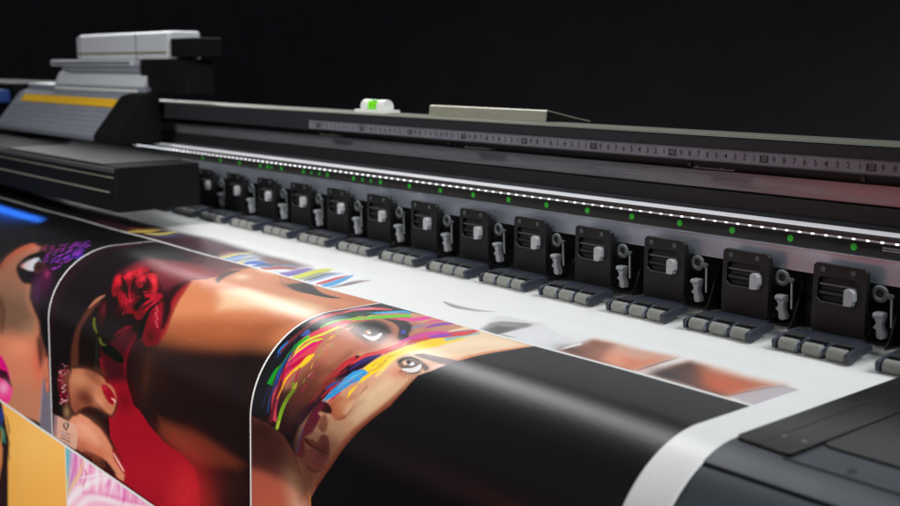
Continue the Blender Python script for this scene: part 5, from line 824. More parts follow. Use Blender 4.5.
["B","f",[226,140,150],0.35,1,[-12920,4290,-12929,4298,-12945,4301,-12953,4297,-12944,4290,-12928,4287],356,799],
["B","f",[150,24,44],0.35,1,[-12779,4492,-12793,4504,-12821,4511,-12835,4504,-12820,4492,-12792,4485],365,801],
["B","f",[186,116,86],1,1,[-12717,4368,-12678,4215,-12265,4126,-11952,4100,-11752,4119,-11657,4180,-11464,4198,-11397,4294,-11453,4441,-11555,4524,-11728,4541,-11929,4527,-12190,4569,-12465,4680,-12609,4771,-12744,4726,-12802,4596,-12824,4446,-12755,4275],392,832],
["B","b",[112,58,44],0,0.9,[-12344,4488,-12064,4462,-12457,4630]],
["B","b",[204,142,108],0,0.8,[-12492,4305,-12128,4224,-12499,4404]],
["B","b",[206,140,108],0,0.8,[-11866,4332,-11690,4251,-11729,4402]],
["B","b",[140,76,58],0,0.8,[-12574,4674,-12387,4628,-12582,4788]],
["B","b",[140,66,46],0,0.7,[-11551,4466,-11414,4432,-11555,4536]],
["B","b",[120,70,54],0,0.7,[-11954,4122,-11724,4071,-11957,4182]],
["B","f",[166,18,44],0.8,1,[-11798,4223,-11742,4197,-11658,4191,-11556,4208,-11466,4239,-11421,4278,-11413,4319,-11455,4357,-11523,4386,-11597,4397,-11669,4391,-11724,4367,-11765,4330,-11797,4275],416,860],
["B","f",[240,170,160],0.6,1,[-11536,4322,-11515,4325,-11487,4330,-11466,4334,-11455,4336,-11444,4338,-11436,4341,-11410,4331,-11410,4324,-11412,4315,-11427,4308,-11458,4306,-11494,4308,-11520,4309],424,867],
["B","f",[60,20,20],1,0.8,[-11411,4308,-11420,4334,-11434,4371,-11453,4407,-11484,4447,-11523,4490,-11552,4521,-11528,4521,-11492,4490,-11441,4445,-11401,4401,-11386,4362,-11384,4326,-11384,4302],427,866],
["B","f",[46,18,22],1,1,[-12354,4631,-12190,4569,-12039,4650,-11785,4649,-11629,4547,-11597,4831,-11741,4764,-11992,4724,-12305,4706,-12580,4764],404,833],
["B","f",[58,44,34],1,1,[-13033,4775,-12825,4668,-12744,4726,-12636,4766,-12815,4912,-12930,4930,-13012,4871],370,793],
["B","b",[170,130,96],0,0.8,[-12892,4808,-12795,4784,-12898,4885]],
["B","f",[222,146,116],1,1,[-12814,4900,-12695,4819,-12468,4727,-12148,4720,-11841,4748,-11646,4823,-11504,4910,-11387,4982,-11213,5094,-11256,5206,-11400,5212,-11592,5163,-11737,5110,-11994,5150,-12312,5185,-12557,5198,-12608,5145,-12684,5032,-13116,5080],410,825],
["B","b",[236,170,140],0,0.8,[-12373,4908,-12033,4916,-12559,5059]],
["B","b",[206,120,90],0,0.8,[-11911,5065,-11680,5069,-12034,5169]],
["B","b",[190,104,76],0,0.7,[-12441,5103,-12128,5090,-12523,5179]],
["B","f",[186,44,48],0.8,1,[-11553,4910,-11505,4903,-11432,4919,-11348,4954,-11269,4997,-11211,5032,-11179,5064,-11189,5098,-11228,5119,-11293,5106,-11368,5077,-11445,5049,-11510,5014,-11548,4957],446,857],
["B","f",[252,214,204],0.5,1,[-11530,4955,-11500,4974,-11455,5000,-11407,5026,-11352,5051,-11293,5075,-11251,5092,-11230,5080,-11267,5061,-11319,5034,-11371,5007,-11423,4983,-11474,4961,-11511,4945],444,856],
["B","f",[60,28,26],1.6,0.9,[-12449,5224,-12371,5223,-12260,5223,-12150,5222,-12051,5219,-11957,5217,-11865,5216,-11750,5218,-11626,5223,-11537,5227,-11454,5170,-11517,5148,-11610,5119,-11716,5098,-11827,5097,-11939,5106,-12048,5117,-12173,5132,-12301,5150,-12391,5163],419,826],
["B","f",[170,110,70],0.5,0.6,[-12108,5150,-12085,5285,-12065,5278,-12087,5144],413,819],
["B","f",[170,110,70],0.5,0.6,[-12034,5130,-12011,5264,-11991,5257,-12013,5123],416,823],
["B","f",[170,110,70],0.5,0.6,[-11960,5109,-11938,5243,-11917,5236,-11940,5102],419,827],
["B","f",[170,110,70],0.5,0.6,[-11887,5088,-11865,5221,-11845,5215,-11867,5082],423,831],
["B","f",[170,110,70],0.5,0.6,[-11815,5068,-11793,5200,-11773,5194,-11795,5062],426,834],
["B","f",[96,48,38],2.2,0.75,[-12809,4286,-12829,4330,-12856,4394,-12873,4456,-12873,4510,-12864,4561,-12850,4610,-12837,4659,-12820,4706,-12790,4744,-12737,4768,-12675,4779,-12633,4785,-12584,4756,-12618,4746,-12663,4731,-12699,4709,-12722,4674,-12740,4630,-12754,4582,-12766,4534,-12774,4485,-12776,4434,-12769,4377,-12756,4317,-12746,4274],369,801],
["B","f",[84,40,32],1.8,0.8,[-12583,4788,-12550,4761,-12501,4723,-12443,4686,-12367,4651,-12276,4614,-12188,4586,-12105,4566,-12021,4553,-11945,4546,-11878,4547,-11813,4555,-11747,4559,-11680,4555,-11619,4548,-11578,4542,-11562,4522,-11600,4524,-11653,4526,-11709,4526,-11767,4521,-11834,4514,-11912,4512,-12000,4520,-12095,4535,-12193,4558,-12295,4591,-12397,4632,-12487,4674,-12556,4718,-12605,4760,-12636,4789],400,831],
["B","f",[140,84,64],3,0.5,[-12318,4203,-12236,4217,-12121,4235,-12017,4247,-11932,4249,-11855,4246,-11803,4243,-11765,4217,-11793,4203,-11837,4184,-11901,4167,-12005,4154,-12129,4143,-12218,4135],395,843],
["B","b",[96,48,38],0,0.7,[-12186,4504,-11973,4493,-12267,4589]],
["B","f",[120,54,42],2,0.7,[-12162,4736,-12081,4743,-11967,4754,-11867,4769,-11794,4790,-11729,4816,-11671,4842,-11618,4870,-11571,4898,-11525,4926,-11474,4953,-11426,4979,-11392,4997,-11355,4979,-11382,4958,-11421,4928,-11464,4897,-11505,4867,-11549,4836,-11601,4807,-11663,4780,-11733,4756,-11816,4736,-11926,4724,-12047,4718,-12134,4714],424,845],
["B","f",[240,178,150],4,0.5,[-12573,4892,-12498,4904,-12394,4922,-12289,4939,-12170,4955,-12041,4972,-11951,4985,-11859,4929,-11925,4903,-12024,4866,-12135,4838,-12264,4829,-12398,4830,-12493,4832],400,819],
["B","f",[150,76,56],3,0.6,[-12606,5215,-12518,5211,-12395,5206,-12275,5199,-12153,5188,-12028,5176,-11941,5166,-11892,5122,-11964,5117,-12069,5110,-12185,5109,-12316,5121,-12453,5140,-12550,5154],405,813],
["B","f",[70,38,30],2,0.8,[-12666,4223,-12619,4207,-12555,4186,-12484,4170,-12394,4157,-12284,4145,-12173,4134,-12065,4122,-11961,4113,-11873,4109,-11795,4113,-11723,4123,-11674,4130,-11633,4105,-11677,4094,-11744,4078,-11828,4068,-11928,4072,-12037,4082,-12146,4094,-12256,4104,-12371,4115,-12478,4132,-12572,4158,-12644,4187,-12689,4206],386,837],
["B","f",[196,126,94],1.4,1,[-12022,4390,-11953,4341,-11863,4290,-11810,4250,-11758,4216,-11685,4184,-11607,4165,-11530,4170,-11463,4194,-11418,4237,-11397,4294,-11413,4364,-11448,4432,-11488,4482,-11540,4516,-11604,4530,-11678,4530,-11764,4521,-11846,4504,-11904,4484,-11950,4458,-12002,4428],413,855],
["B","f",[160,16,42],0.9,1,[-11799,4229,-11745,4202,-11667,4191,-11598,4199,-11532,4218,-11473,4243,-11429,4272,-11414,4299,-11423,4327,-11460,4361,-11513,4386,-11575,4390,-11639,4379,-11697,4358,-11745,4325,-11787,4276],417,861],
["B","b",[206,60,80],0,0.5,[-11720,4236,-11635,4217,-11722,4272]],
["B","f",[244,190,176],0.5,1,[-11543,4323,-11524,4325,-11499,4328,-11479,4332,-11464,4336,-11446,4343,-11434,4348,-11414,4340,-11418,4331,-11425,4318,-11442,4309,-11474,4307,-11509,4310,-11533,4312],424,867],
["B","f",[70,28,24],1.4,0.8,[-11967,4478,-11941,4489,-11903,4505,-11858,4520,-11808,4531,-11752,4540,-11697,4545,-11645,4547,-11591,4544,-11531,4529,-11481,4501,-11444,4467,-11415,4431,-11394,4391,-11380,4349,-11371,4320,-11398,4324,-11413,4354,-11435,4397,-11462,4436,-11490,4468,-11522,4496,-11549,4512,-11574,4517,-11613,4517,-11659,4515,-11710,4510,-11764,4502,-11814,4493,-11860,4482,-11903,4469,-11933,4460],419,855],
["B","b",[224,160,126],0,0.6,[-11871,4418,-11745,4359,-11775,4466]],
["B","f",[226,178,158],0.5,0.9,[-13271,4948,-13163,4936,-12619,4906,-12566,4937,-12602,5202,-12670,5225,-13368,5243],373,787],
["B","f",[150,116,128],0.8,0.8,[-13343,4954,-13194,4944,-13258,5221,-13367,5238],358,770],
["B","f",[30,30,40],0.3,1,[-12994,4975,-13005,4989,-13020,5010,-13021,5030,-12997,5043,-12963,5050,-12939,5055,-12917,5043,-12934,5035,-12956,5023,-12969,5012,-12972,4999,-12968,4982,-12965,4969],369,785],
["B","f",[30,34,44],0.3,1,[-12929,4959,-12910,4961,-12888,4964,-12881,4967,-12885,4976,-12897,4996,-12910,5015,-12918,5032,-12925,5047,-12930,5058,-12905,5053,-12897,5042,-12885,5026,-12873,5010,-12853,4991,-12831,4968,-12824,4948,-12852,4940,-12888,4943,-12913,4945],372,788],
["B","f",[90,180,200],0.3,1,[-12870,4957,-12873,4961,-12879,4966,-12888,4970,-12899,4972,-12908,4973,-12914,4972,-12916,4969,-12913,4965,-12907,4961,-12897,4957,-12887,4954,-12878,4954,-12872,4955],371,789],
["B","f",[60,150,180],0.25,0.9,[-13097,5110,-13093,5121,-13076,5116,-13082,5105],367,778],
["B","f",[60,150,180],0.25,0.9,[-13092,5112,-13069,5111,-13063,5105,-13087,5107],367,779],
["B","f",[60,150,180],0.25,0.9,[-13065,5107,-13060,5119,-13044,5113,-13050,5102],368,780],
["B","f",[60,150,180],0.25,0.9,[-13060,5114,-13037,5113,-13031,5107,-13055,5109],368,780],
["B","f",[60,150,180],0.25,0.9,[-13032,5105,-13028,5116,-13012,5110,-13017,5100],369,781],
["B","f",[60,150,180],0.25,0.9,[-13028,5107,-13005,5106,-12999,5100,-13022,5102],369,781],
["B","f",[60,150,180],0.25,0.9,[-13000,5102,-12996,5114,-12980,5108,-12985,5097],370,782],
["B","f",[60,150,180],0.25,0.9,[-12996,5109,-12973,5108,-12967,5102,-12991,5104],371,783],
["B","f",[60,50,60],0.25,0.9,[-12950,5087,-12946,5098,-12930,5093,-12935,5082],372,785],
["B","f",[60,50,60],0.25,0.9,[-12946,5090,-12922,5088,-12917,5083,-12940,5084],372,785],
["B","f",[60,50,60],0.25,0.9,[-12918,5085,-12914,5096,-12898,5090,-12903,5080],373,786],
["B","f",[60,50,60],0.25,0.9,[-12914,5092,-12891,5090,-12886,5085,-12909,5086],374,786],
["B","f",[60,50,60],0.25,0.9,[-12886,5082,-12882,5094,-12866,5088,-12872,5077],375,787],
["B","f",[60,50,60],0.25,0.9,[-12882,5085,-12859,5083,-12854,5078,-12877,5079],375,788],
["B","f",[60,50,60],0.25,0.9,[-12855,5080,-12851,5091,-12835,5086,-12840,5075],376,789],
["B","f",[60,50,60],0.25,0.9,[-12851,5087,-12828,5085,-12823,5080,-12845,5082],376,789],
["B","f",[60,50,60],0.25,0.9,[-12823,5077,-12819,5088,-12803,5083,-12809,5072],377,790],
["B","f",[60,50,60],0.25,0.9,[-12819,5080,-12796,5078,-12791,5073,-12814,5074],377,790],
["B","f",[60,44,50],0.25,0.9,[-13088,5146,-13084,5158,-13067,5152,-13073,5141],368,778],
["B","f",[60,44,50],0.25,0.9,[-13084,5149,-13060,5147,-13055,5142,-13078,5143],368,778],
["B","f",[60,44,50],0.25,0.9,[-13056,5144,-13052,5155,-13035,5150,-13041,5139],369,779],
["B","f",[60,44,50],0.25,0.9,[-13052,5151,-13028,5149,-13023,5144,-13046,5146],369,780],
["B","f",[60,44,50],0.25,0.9,[-13024,5141,-13020,5153,-13003,5147,-13009,5136],370,781],
["B","f",[60,44,50],0.25,0.9,[-13019,5144,-12996,5142,-12990,5137,-13014,5138],370,781],
["B","f",[60,44,50],0.25,0.9,[-12992,5138,-12987,5150,-12971,5145,-12977,5134],371,782],
["B","f",[60,44,50],0.25,0.9,[-12987,5146,-12964,5144,-12959,5138,-12982,5140],372,782],
["B","f",[60,44,50],0.25,0.9,[-12960,5136,-12955,5147,-12939,5142,-12945,5131],373,783],
["B","f",[60,44,50],0.25,0.9,[-12955,5138,-12932,5137,-12926,5131,-12950,5133],373,784],
["B","f",[60,44,50],0.25,0.9,[-12928,5133,-12924,5145,-12907,5139,-12913,5128],374,785],
["B","f",[60,44,50],0.25,0.9,[-12924,5140,-12901,5139,-12895,5134,-12918,5135],374,785],
["B","f",[60,44,50],0.25,0.9,[-12896,5131,-12892,5142,-12876,5137,-12881,5126],375,786],
["B","f",[60,44,50],0.25,0.9,[-12892,5133,-12869,5132,-12863,5126,-12886,5128],376,787],
["B","f",[60,44,50],0.25,0.9,[-12864,5128,-12860,5140,-12844,5134,-12850,5123],377,787],
["B","f",[60,44,50],0.25,0.9,[-12860,5135,-12837,5134,-12832,5128,-12855,5130],377,788],
["B","f",[60,44,50],0.25,0.9,[-12833,5126,-12829,5137,-12813,5132,-12818,5121],378,789],
["B","f",[60,44,50],0.25,0.9,[-12828,5128,-12806,5127,-12800,5121,-12823,5123],378,789],
["B","f",[50,40,46],0.25,0.9,[-13097,5185,-13093,5197,-13076,5191,-13082,5180],368,777],
["B","f",[50,40,46],0.25,0.9,[-13093,5188,-13069,5186,-13064,5180,-13087,5182],368,777],
["B","f",[50,40,46],0.25,0.9,[-13065,5183,-13061,5194,-13044,5188,-13050,5178],369,778],
["B","f",[50,40,46],0.25,0.9,[-13061,5190,-13037,5188,-13032,5183,-13055,5184],370,779],
["B","f",[50,40,46],0.25,0.9,[-13033,5180,-13028,5192,-13012,5186,-13018,5175],371,780],
["B","f",[50,40,46],0.25,0.9,[-13028,5183,-13005,5181,-12999,5175,-13022,5177],371,780],
["B","f",[50,40,46],0.25,0.9,[-13000,5177,-12996,5189,-12980,5183,-12986,5172],372,781],
["B","f",[50,40,46],0.25,0.9,[-12996,5185,-12973,5183,-12968,5177,-12991,5179],372,781],
["B","f",[50,40,46],0.25,0.9,[-12968,5175,-12964,5186,-12948,5180,-12954,5170],373,782],
["B","f",[50,40,46],0.25,0.9,[-12964,5177,-12941,5176,-12935,5170,-12958,5172],373,783],
["B","f",[50,40,46],0.25,0.9,[-12936,5172,-12932,5184,-12916,5178,-12922,5167],374,784],
["B","f",[50,40,46],0.25,0.9,[-12932,5179,-12909,5178,-12904,5172,-12927,5174],375,784],
["B","f",[50,40,46],0.25,0.9,[-12905,5169,-12901,5181,-12884,5175,-12890,5164],376,785],
["B","f",[50,40,46],0.25,0.9,[-12900,5172,-12877,5170,-12872,5165,-12895,5167],376,785],
["B","f",[50,40,46],0.25,0.9,[-12873,5167,-12869,5178,-12853,5173,-12858,5162],377,786],
["B","f",[50,40,46],0.25,0.9,[-12869,5174,-12846,5172,-12841,5167,-12864,5168],377,787],
["B","f",[50,40,46],0.25,0.9,[-12841,5164,-12837,5176,-12821,5170,-12827,5159],378,788],
["B","f",[50,40,46],0.25,0.9,[-12837,5167,-12814,5165,-12809,5160,-12832,5161],379,788],
["B","f",[60,44,50],0.25,0.9,[-13109,5193,-13105,5205,-13089,5199,-13094,5188],368,776],
["B","f",[60,44,50],0.25,0.9,[-13105,5196,-13081,5194,-13076,5188,-13099,5190],368,777],
["B","f",[60,44,50],0.25,0.9,[-13077,5190,-13073,5202,-13056,5196,-13062,5186],369,778],
["B","f",[60,44,50],0.25,0.9,[-13073,5198,-13049,5196,-13044,5190,-13067,5192],369,778],
["B","f",[60,44,50],0.25,0.9,[-13045,5188,-13041,5199,-13024,5194,-13030,5183],370,779],
["B","f",[60,44,50],0.25,0.9,[-13040,5190,-13017,5188,-13011,5183,-13035,5185],371,779],
["B","f",[60,44,50],0.25,0.9,[-13013,5185,-13009,5197,-12992,5191,-12998,5180],372,780],
["B","f",[60,44,50],0.25,0.9,[-13009,5192,-12985,5190,-12980,5185,-13003,5187],372,781],
["B","f",[60,44,50],0.25,0.9,[-12981,5183,-12976,5194,-12960,5188,-12966,5178],373,782],
["B","f",[60,44,50],0.25,0.9,[-12976,5185,-12953,5183,-12947,5178,-12971,5180],373,782],
["B","f",[50,40,46],0.25,0.9,[-12935,5188,-12931,5199,-12914,5193,-12920,5183],375,783],
["B","f",[50,40,46],0.25,0.9,[-12930,5190,-12907,5188,-12902,5183,-12925,5185],375,784],
["B","f",[50,40,46],0.25,0.9,[-12903,5185,-12899,5196,-12883,5190,-12888,5180],376,785],
["B","f",[50,40,46],0.25,0.9,[-12899,5192,-12876,5190,-12871,5185,-12894,5187],376,785],
["B","f",[50,40,46],0.25,0.9,[-12871,5182,-12867,5194,-12851,5188,-12857,5177],377,786],
["B","f",[50,40,46],0.25,0.9,[-12867,5185,-12844,5183,-12839,5178,-12862,5179],378,787],
["B","f",[50,40,46],0.25,0.9,[-12840,5180,-12836,5191,-12820,5185,-12825,5175],379,788],
["B","f",[50,40,46],0.25,0.9,[-12836,5187,-12813,5185,-12808,5180,-12830,5181],379,788],
["C","f",[190,122,92],2,1,[-15422,3392,-15379,3220,-15223,3039,-15051,2897,-14700,2904,-14625,3032,-14701,3168,-14776,3292,-14580,3391,-14207,3430,-14104,3618,-14070,3621,-13733,3840,-13687,4016,-13608,4161,-13646,4576,-13678,4593,-13763,5177,-15850,5395,-17262,5702,-17008,3947],287,736],
["C","f",[150,116,92],10,0.85,[-15217,3664,-14265,3512,-14080,3693,-13829,3858,-13778,3987,-14548,4180,-15111,4214,-15262,4268,-15709,4250,-15649,3732],288,734],
["C","f",[90,50,40],2,0.7,[-15374,3774,-15333,3822,-15278,3891,-15241,3968,-15234,4075,-15244,4200,-15253,4290,-15129,4269,-15082,4173,-15020,4038,-14993,3918,-15038,3830,-15116,3763,-15181,3720],276,717],
["C","f",[214,124,96],13,0.75,[-15268,4319,-14685,4182,-14018,4173,-13713,4298,-13649,4609,-15655,5062,-15757,4644],298,728],
["C","b",[226,140,108],0,0.8,[-14566,4354,-14033,4247,-14581,4493]],
["C","b",[206,96,72],0,0.8,[-13814,4366,-13599,4320,-13846,4716]],
["C","b",[170,124,96],0,0.8,[-14920,3544,-14642,3500,-14847,3750]],
["C","f",[176,84,56],2.5,0.9,[-15354,3408,-15306,3355,-15250,3279,-15192,3207,-15117,3138,-15036,3065,-14978,3004,-14941,2961,-14910,2928,-14889,2905,-14969,2878,-15024,2889,-15105,2910,-15178,2950,-15243,3014,-15316,3094,-15380,3174,-15415,3259,-15439,3341,-15464,3398],271,748],
["C","f",[19,17,20],3,1,[-14091,3578,-13760,3799,-13715,3975,-13633,4097,-13504,4163,-13333,4140,-13329,3812,-13310,3402,-13378,3294,-13317,3008,-13313,2638,-13495,2175,-14792,2421,-15245,2760,-14717,2868,-14149,2865,-13845,3108,-13931,3336,-14055,3455],310,798],
["C","f",[70,38,34],3,0.9,[-13715,3975,-13577,4155,-13654,4332,-13758,4447,-13832,4230,-13851,4094],325,768],
["C","f",[84,58,46],9,0.6,[-18038,4030,-15534,3308,-15185,3049,-14644,2862,-14313,3109,-14210,3436,-13842,3834,-14455,4106,-18157,4772],266,724],
["C","f",[24,18,22],1.8,1,[-14888,3309,-14925,3258,-14914,3203,-14875,3142,-14798,3079,-14671,3011,-14513,2960,-14315,2945,-14113,2969,-13947,3046,-13854,3138,-13866,3216,-13934,3286,-14015,3345,-14119,3392,-14250,3428,-14387,3447,-14508,3439,-14626,3410,-14768,3365],292,776],
["C","f",[176,176,184],0.8,1,[-14744,3249,-14728,3214,-14683,3171,-14620,3123,-14551,3083,-14482,3064,-14416,3065,-14372,3093,-14336,3136,-14287,3190,-14272,3237,-14335,3256,-14429,3263,-14531,3265,-14629,3263,-14703,3261],289,772],
["C","f",[60,30,24],0.9,1,[-14392,3202,-14417,3163,-14413,3125,-14376,3098,-14315,3084,-14236,3085,-14152,3103,-14074,3147,-14030,3196,-14056,3239,-14115,3269,-14182,3276,-14254,3266,-14330,3239],297,783],
["C","b",[14,10,12],0,0.95,[-14213,3177,-14140,3165,-14146,3219]],
["C","b",[170,150,150],0,0.5,[-14663,3191,-14517,3166,-14563,3253]],
["C","f",[18,12,16],1,0.95,[-14788,3255,-14770,3223,-14749,3179,-14720,3139,-14675,3104,-14619,3069,-14561,3040,-14503,3020,-14442,3006,-14381,2997,-14307,2995,-14221,2998,-14159,3001,-14181,2972,-14249,2965,-14350,2955,-14450,2953,-14530,2963,-14600,2981,-14662,3005,-14724,3036,-14784,3074,-14829,3116,-14848,3164,-14854,3213,-14860,3246],288,769],
["C","f",[18,12,16],1.2,0.95,[-14735,3291,-14648,3304,-14525,3323,-14411,3336,-14323,3340,-14241,3338,-14159,3324,-14079,3295,-14010,3258,-13966,3232,-14023,3214,-14074,3238,-14149,3269,-14221,3291,-14275,3299,-14330,3300,-14401,3298,-14507,3289,-14629,3276,-14719,3266],294,779],
["C","f",[90,110,130],0.6,0.8,[-14481,3093,-14268,3105,-14281,3086,-14490,3080],294,777],
["C","b",[190,120,110],0,0.8,[-14726,3235,-14653,3223,-14687,3259]],
["C","b",[76,22,60],0,0.6,[-13828,3319,-13602,3282,-13657,3481]],
["C","b",[70,30,66],0,0.8,[-13953,3462,-13800,3437,-13845,3628]],
["C","b",[140,36,92],0,0.7,[-13870,3223,-13788,3209,-13800,3271]],
["C","f",[196,34,90],0.5,0.6,[-14947,2961,-14899,2928,-14928,2919,-14971,2954],279,752],
["C","f",[189,36,103],0.5,0.6,[-14782,2918,-14740,2884,-14768,2876,-14807,2911],284,756],
["C","f",[183,39,116],0.5,0.6,[-14635,2884,-14605,2846,-14629,2839,-14673,2873],288,759],
["C","f",[177,41,129],0.5,0.6,[-14455,2860,-14413,2808,-14442,2799,-14490,2849],294,763],
["C","f",[171,44,142],0.5,0.6,[-14301,2794,-14271,2738,-14297,2730,-14332,2784],300,764],
["C","f",[164,46,155],0.5,0.6,[-14221,2760,-14192,2702,-14228,2690,-14251,2751],303,763],
["C","f",[158,49,168],0.5,0.6,[-14087,2698,-14078,2637,-14105,2628,-14117,2688],308,762],
["C","f",[152,51,181],0.5,0.6,[-13994,2656,-13994,2592,-14034,2578,-14031,2644],312,760],
["C","f",[146,54,195],0.5,0.6,[-13928,2587,-13968,2494,-14007,2481,-13977,2570],315,753],
["C","f",[190,36,102],0.5,0.6,[-14867,3021,-14809,2980,-14832,2973,-14900,3011],280,757],
["C","f",[183,38,115],0.5,0.6,[-14680,2966,-14640,2930,-14662,2923,-14714,2955],286,762],
["C","f",[177,41,128],0.5,0.6,[-14557,2935,-14508,2892,-14537,2882,-14592,2924],290,764],
["C","f",[171,43,141],0.5,0.6,[-14367,2897,-14319,2850,-14349,2841,-14400,2887],297,769],
["C","f",[165,46,155],0.5,0.6,[-14222,2877,-14169,2822,-14201,2812,-14253,2867],302,772],
["C","f",[158,48,168],0.5,0.6,[-14118,2830,-14081,2775,-14117,2764,-14160,2817],305,772],
["C","f",[152,51,181],0.5,0.6,[-14016,2768,-13984,2708,-14016,2698,-14043,2760],310,771],
["C","f",[146,53,194],0.5,0.6,[-13924,2706,-13920,2650,-13948,2640,-13967,2692],313,768],
["C","f",[140,56,207],0.5,0.6,[-13821,2665,-13819,2582,-13856,2570,-13852,2655],318,765],
["C","f",[165,46,154],0.5,0.6,[-14329,2970,-14260,2917,-14282,2910,-14353,2962],297,774],
["C","f",[159,48,167],0.5,0.6,[-14199,2917,-14150,2869,-14174,2861,-14231,2907],302,776],
["C","f",[152,51,180],0.5,0.6,[-14072,2876,-14023,2829,-14060,2817,-14104,2866],306,778],
["C","f",[146,53,193],0.5,0.6,[-13907,2825,-13871,2764,-13894,2757,-13943,2814],312,779],
["C","f",[140,56,207],0.5,0.6,[-13770,2783,-13738,2711,-13768,2701,-13809,2770],318,779],
["C","f",[134,58,220],0.5,0.6,[-13733,2718,-13717,2644,-13743,2635,-13762,2709],320,774],
["C","f",[159,48,167],0.5,0.6,[-14305,3006,-14254,2970,-14281,2961,-14338,2995],297,777],
["C","f",[153,51,180],0.5,0.6,[-14155,2968,-14097,2922,-14118,2916,-14181,2960],303,781],
["C","f",[146,53,193],0.5,0.6,[-13945,2931,-13889,2879,-13909,2873,-13973,2922],310,786],
["C","f",[140,56,206],0.5,0.6,[-13881,2881,-13838,2828,-13861,2821,-13917,2870],312,784],
["C","f",[134,58,219],0.5,0.6,[-13743,2850,-13691,2789,-13721,2780,-13769,2842],318,787],
["C","f",[128,61,232],0.5,0.6,[-13646,2800,-13604,2721,-13638,2710,-13684,2787],322,785],
["C","f",[153,51,179],0.5,0.6,[-14272,3057,-14187,3005,-14216,2996,-14305,3046],298,780],
["C","f",[147,53,192],0.5,0.6,[-14059,3024,-13975,2972,-14000,2964,-14081,3017],305,787],
["C","f",[140,56,206],0.5,0.6,[-13963,2965,-13906,2921,-13928,2914,-13988,2957],309,787],
["C","f",[134,58,219],0.5,0.6,[-13770,2941,-13705,2885,-13739,2874,-13805,2929],316,793],
["C","f",[128,61,232],0.5,0.6,[-13655,2877,-13604,2821,-13627,2814,-13681,2869],320,792],
["C","f",[122,63,245],0.5,0.6,[-13567,2854,-13511,2779,-13539,2770,-13602,2843],324,793],
["C","f",[147,53,192],0.5,0.6,[-14197,3098,-14125,3056,-14145,3049,-14226,3089],300,784],
["C","f",[141,56,205],0.5,0.6,[-14015,3073,-13929,3026,-13958,3016,-14039,3065],306,791],
["C","f",[134,58,218],0.5,0.6,[-13897,3013,-13823,2968,-13853,2958,-13919,3006],311,793],
["C","f",[128,61,231],0.5,0.6,[-13757,2977,-13676,2913,-13703,2904,-13790,2966],316,796],
["C","f",[122,63,244],0.5,0.6,[-13632,2938,-13562,2886,-13594,2876,-13652,2932],321,798],
["C","f",[116,66,258],0.5,0.6,[-13494,2899,-13419,2825,-13451,2815,-13522,2890],326,800],
["C","f",[140,46,166],0.5,0.8,[-13854,3051,-13810,3006,-13841,2997,-13894,3040],311,795],
["C","f",[140,46,166],0.5,0.8,[-13721,3044,-13695,3015,-13726,3006,-13760,3033],315,800],
["C","f",[140,46,166],0.5,0.8,[-13645,3009,-13583,2934,-13615,2925,-13685,2998],319,801],
["C","f",[140,46,166],0.5,0.8,[-13766,3148,-13655,3062,-13684,3054,-13802,3137],315,803],
["C","f",[140,46,166],0.5,0.8,[-13775,2964,-13732,2900,-13765,2890,-13818,2952],315,793],
["C","f",[140,46,166],0.5,0.8,[-13670,2858,-13643,2740,-13682,2728,-13717,2845],320,787],
["C","f",[140,46,166],0.5,0.8,[-13583,2858,-13563,2788,-13600,2777,-13629,2845],322,792],
["C","f",[140,46,166],0.5,0.8,[-13683,2670,-13722,2581,-13771,2566,-13741,2653],321,769],
["C","f",[140,46,166],0.5,0.8,[-13817,2706,-13848,2609,-13896,2594,-13873,2690],316,768],
["C","f",[140,46,166],0.5,0.8,[-13980,2778,-13990,2662,-14035,2648,-14033,2763],310,769],
["C","f",[140,46,166],0.5,0.8,[-14047,2669,-14077,2603,-14126,2588,-14107,2652],309,759],
["C","f",[140,46,166],0.5,0.8,[-13886,2860,-13864,2780,-13903,2769,-13934,2847],312,781],
["C","f",[140,46,166],0.5,0.8,[-13960,2957,-13924,2900,-13958,2891,-14004,2945],308,786],
["C","f",[140,46,166],0.5,0.8,[-13824,3150,-13773,3110,-13801,3102,-13861,3139],311,800],
["C","f",[214,20,120],0.8,1,[-15372,4579,-15192,4605,-15022,4694,-14897,4856,-15500,5027],288,706],
["C","f",[60,12,30],1.2,1,[-15398,4800,-15030,4771,-14837,4952,-15055,4990,-15344,4966],292,706],
["C","f",[236,60,140],0.9,1,[-15414,4931,-15118,4916,-14824,4962,-14914,5132,-15082,5236,-15460,5327],295,703],
["C","b",[250,170,210],0,0.8,[-15205,5036,-14996,4989,-15215,5125]],
["C","f",[196,112,88],1.4,1,[-13547,4262,-13573,4294,-13609,4343,-13636,4398,-13645,4462,-13645,4530,-13645,4578,-13646,4579,-13453,4508,-13646,4587,-13629,4632,-13605,4692,-13588,4736,-13483,4710,-13469,4659,-13449,4588,-13435,4536,-13627,4599,-13433,4544,-13434,4526,-13441,4480,-13451,4416,-13461,4360,-13468,4317,-13474,4278,-13478,4251],337,771],
["C","f",[112,104,118],1.2,1,[-13642,4538,-13554,4727,-13428,4674,-13366,4523,-13333,4836,-13339,5254,-13834,5267,-13760,4940],344,765],
["C","f",[150,140,150],0.8,0.7,[-13696,4596,-13719,4674,-13751,4786,-13784,4898,-13818,5011,-13852,5125,-13876,5205,-13818,5192,-13793,5112,-13758,4998,-13727,4886,-13700,4775,-13677,4665,-13660,4589],336,755],
["D","f",[248,180,86],3,1,[-15823,5178,-12777,5149,-12805,5519,-12642,7154,-17780,9000],345,710],
["D","b",[248,196,110],0,0.6,[-14019,5532,-12637,5156,-14059,5954]],
["D","f",[44,26,28],1,1,[-15681,5276,-15306,5277,-15215,5447,-15129,5654,-15075,5819,-15138,6058,-15256,7124,-17052,7729],303,679],
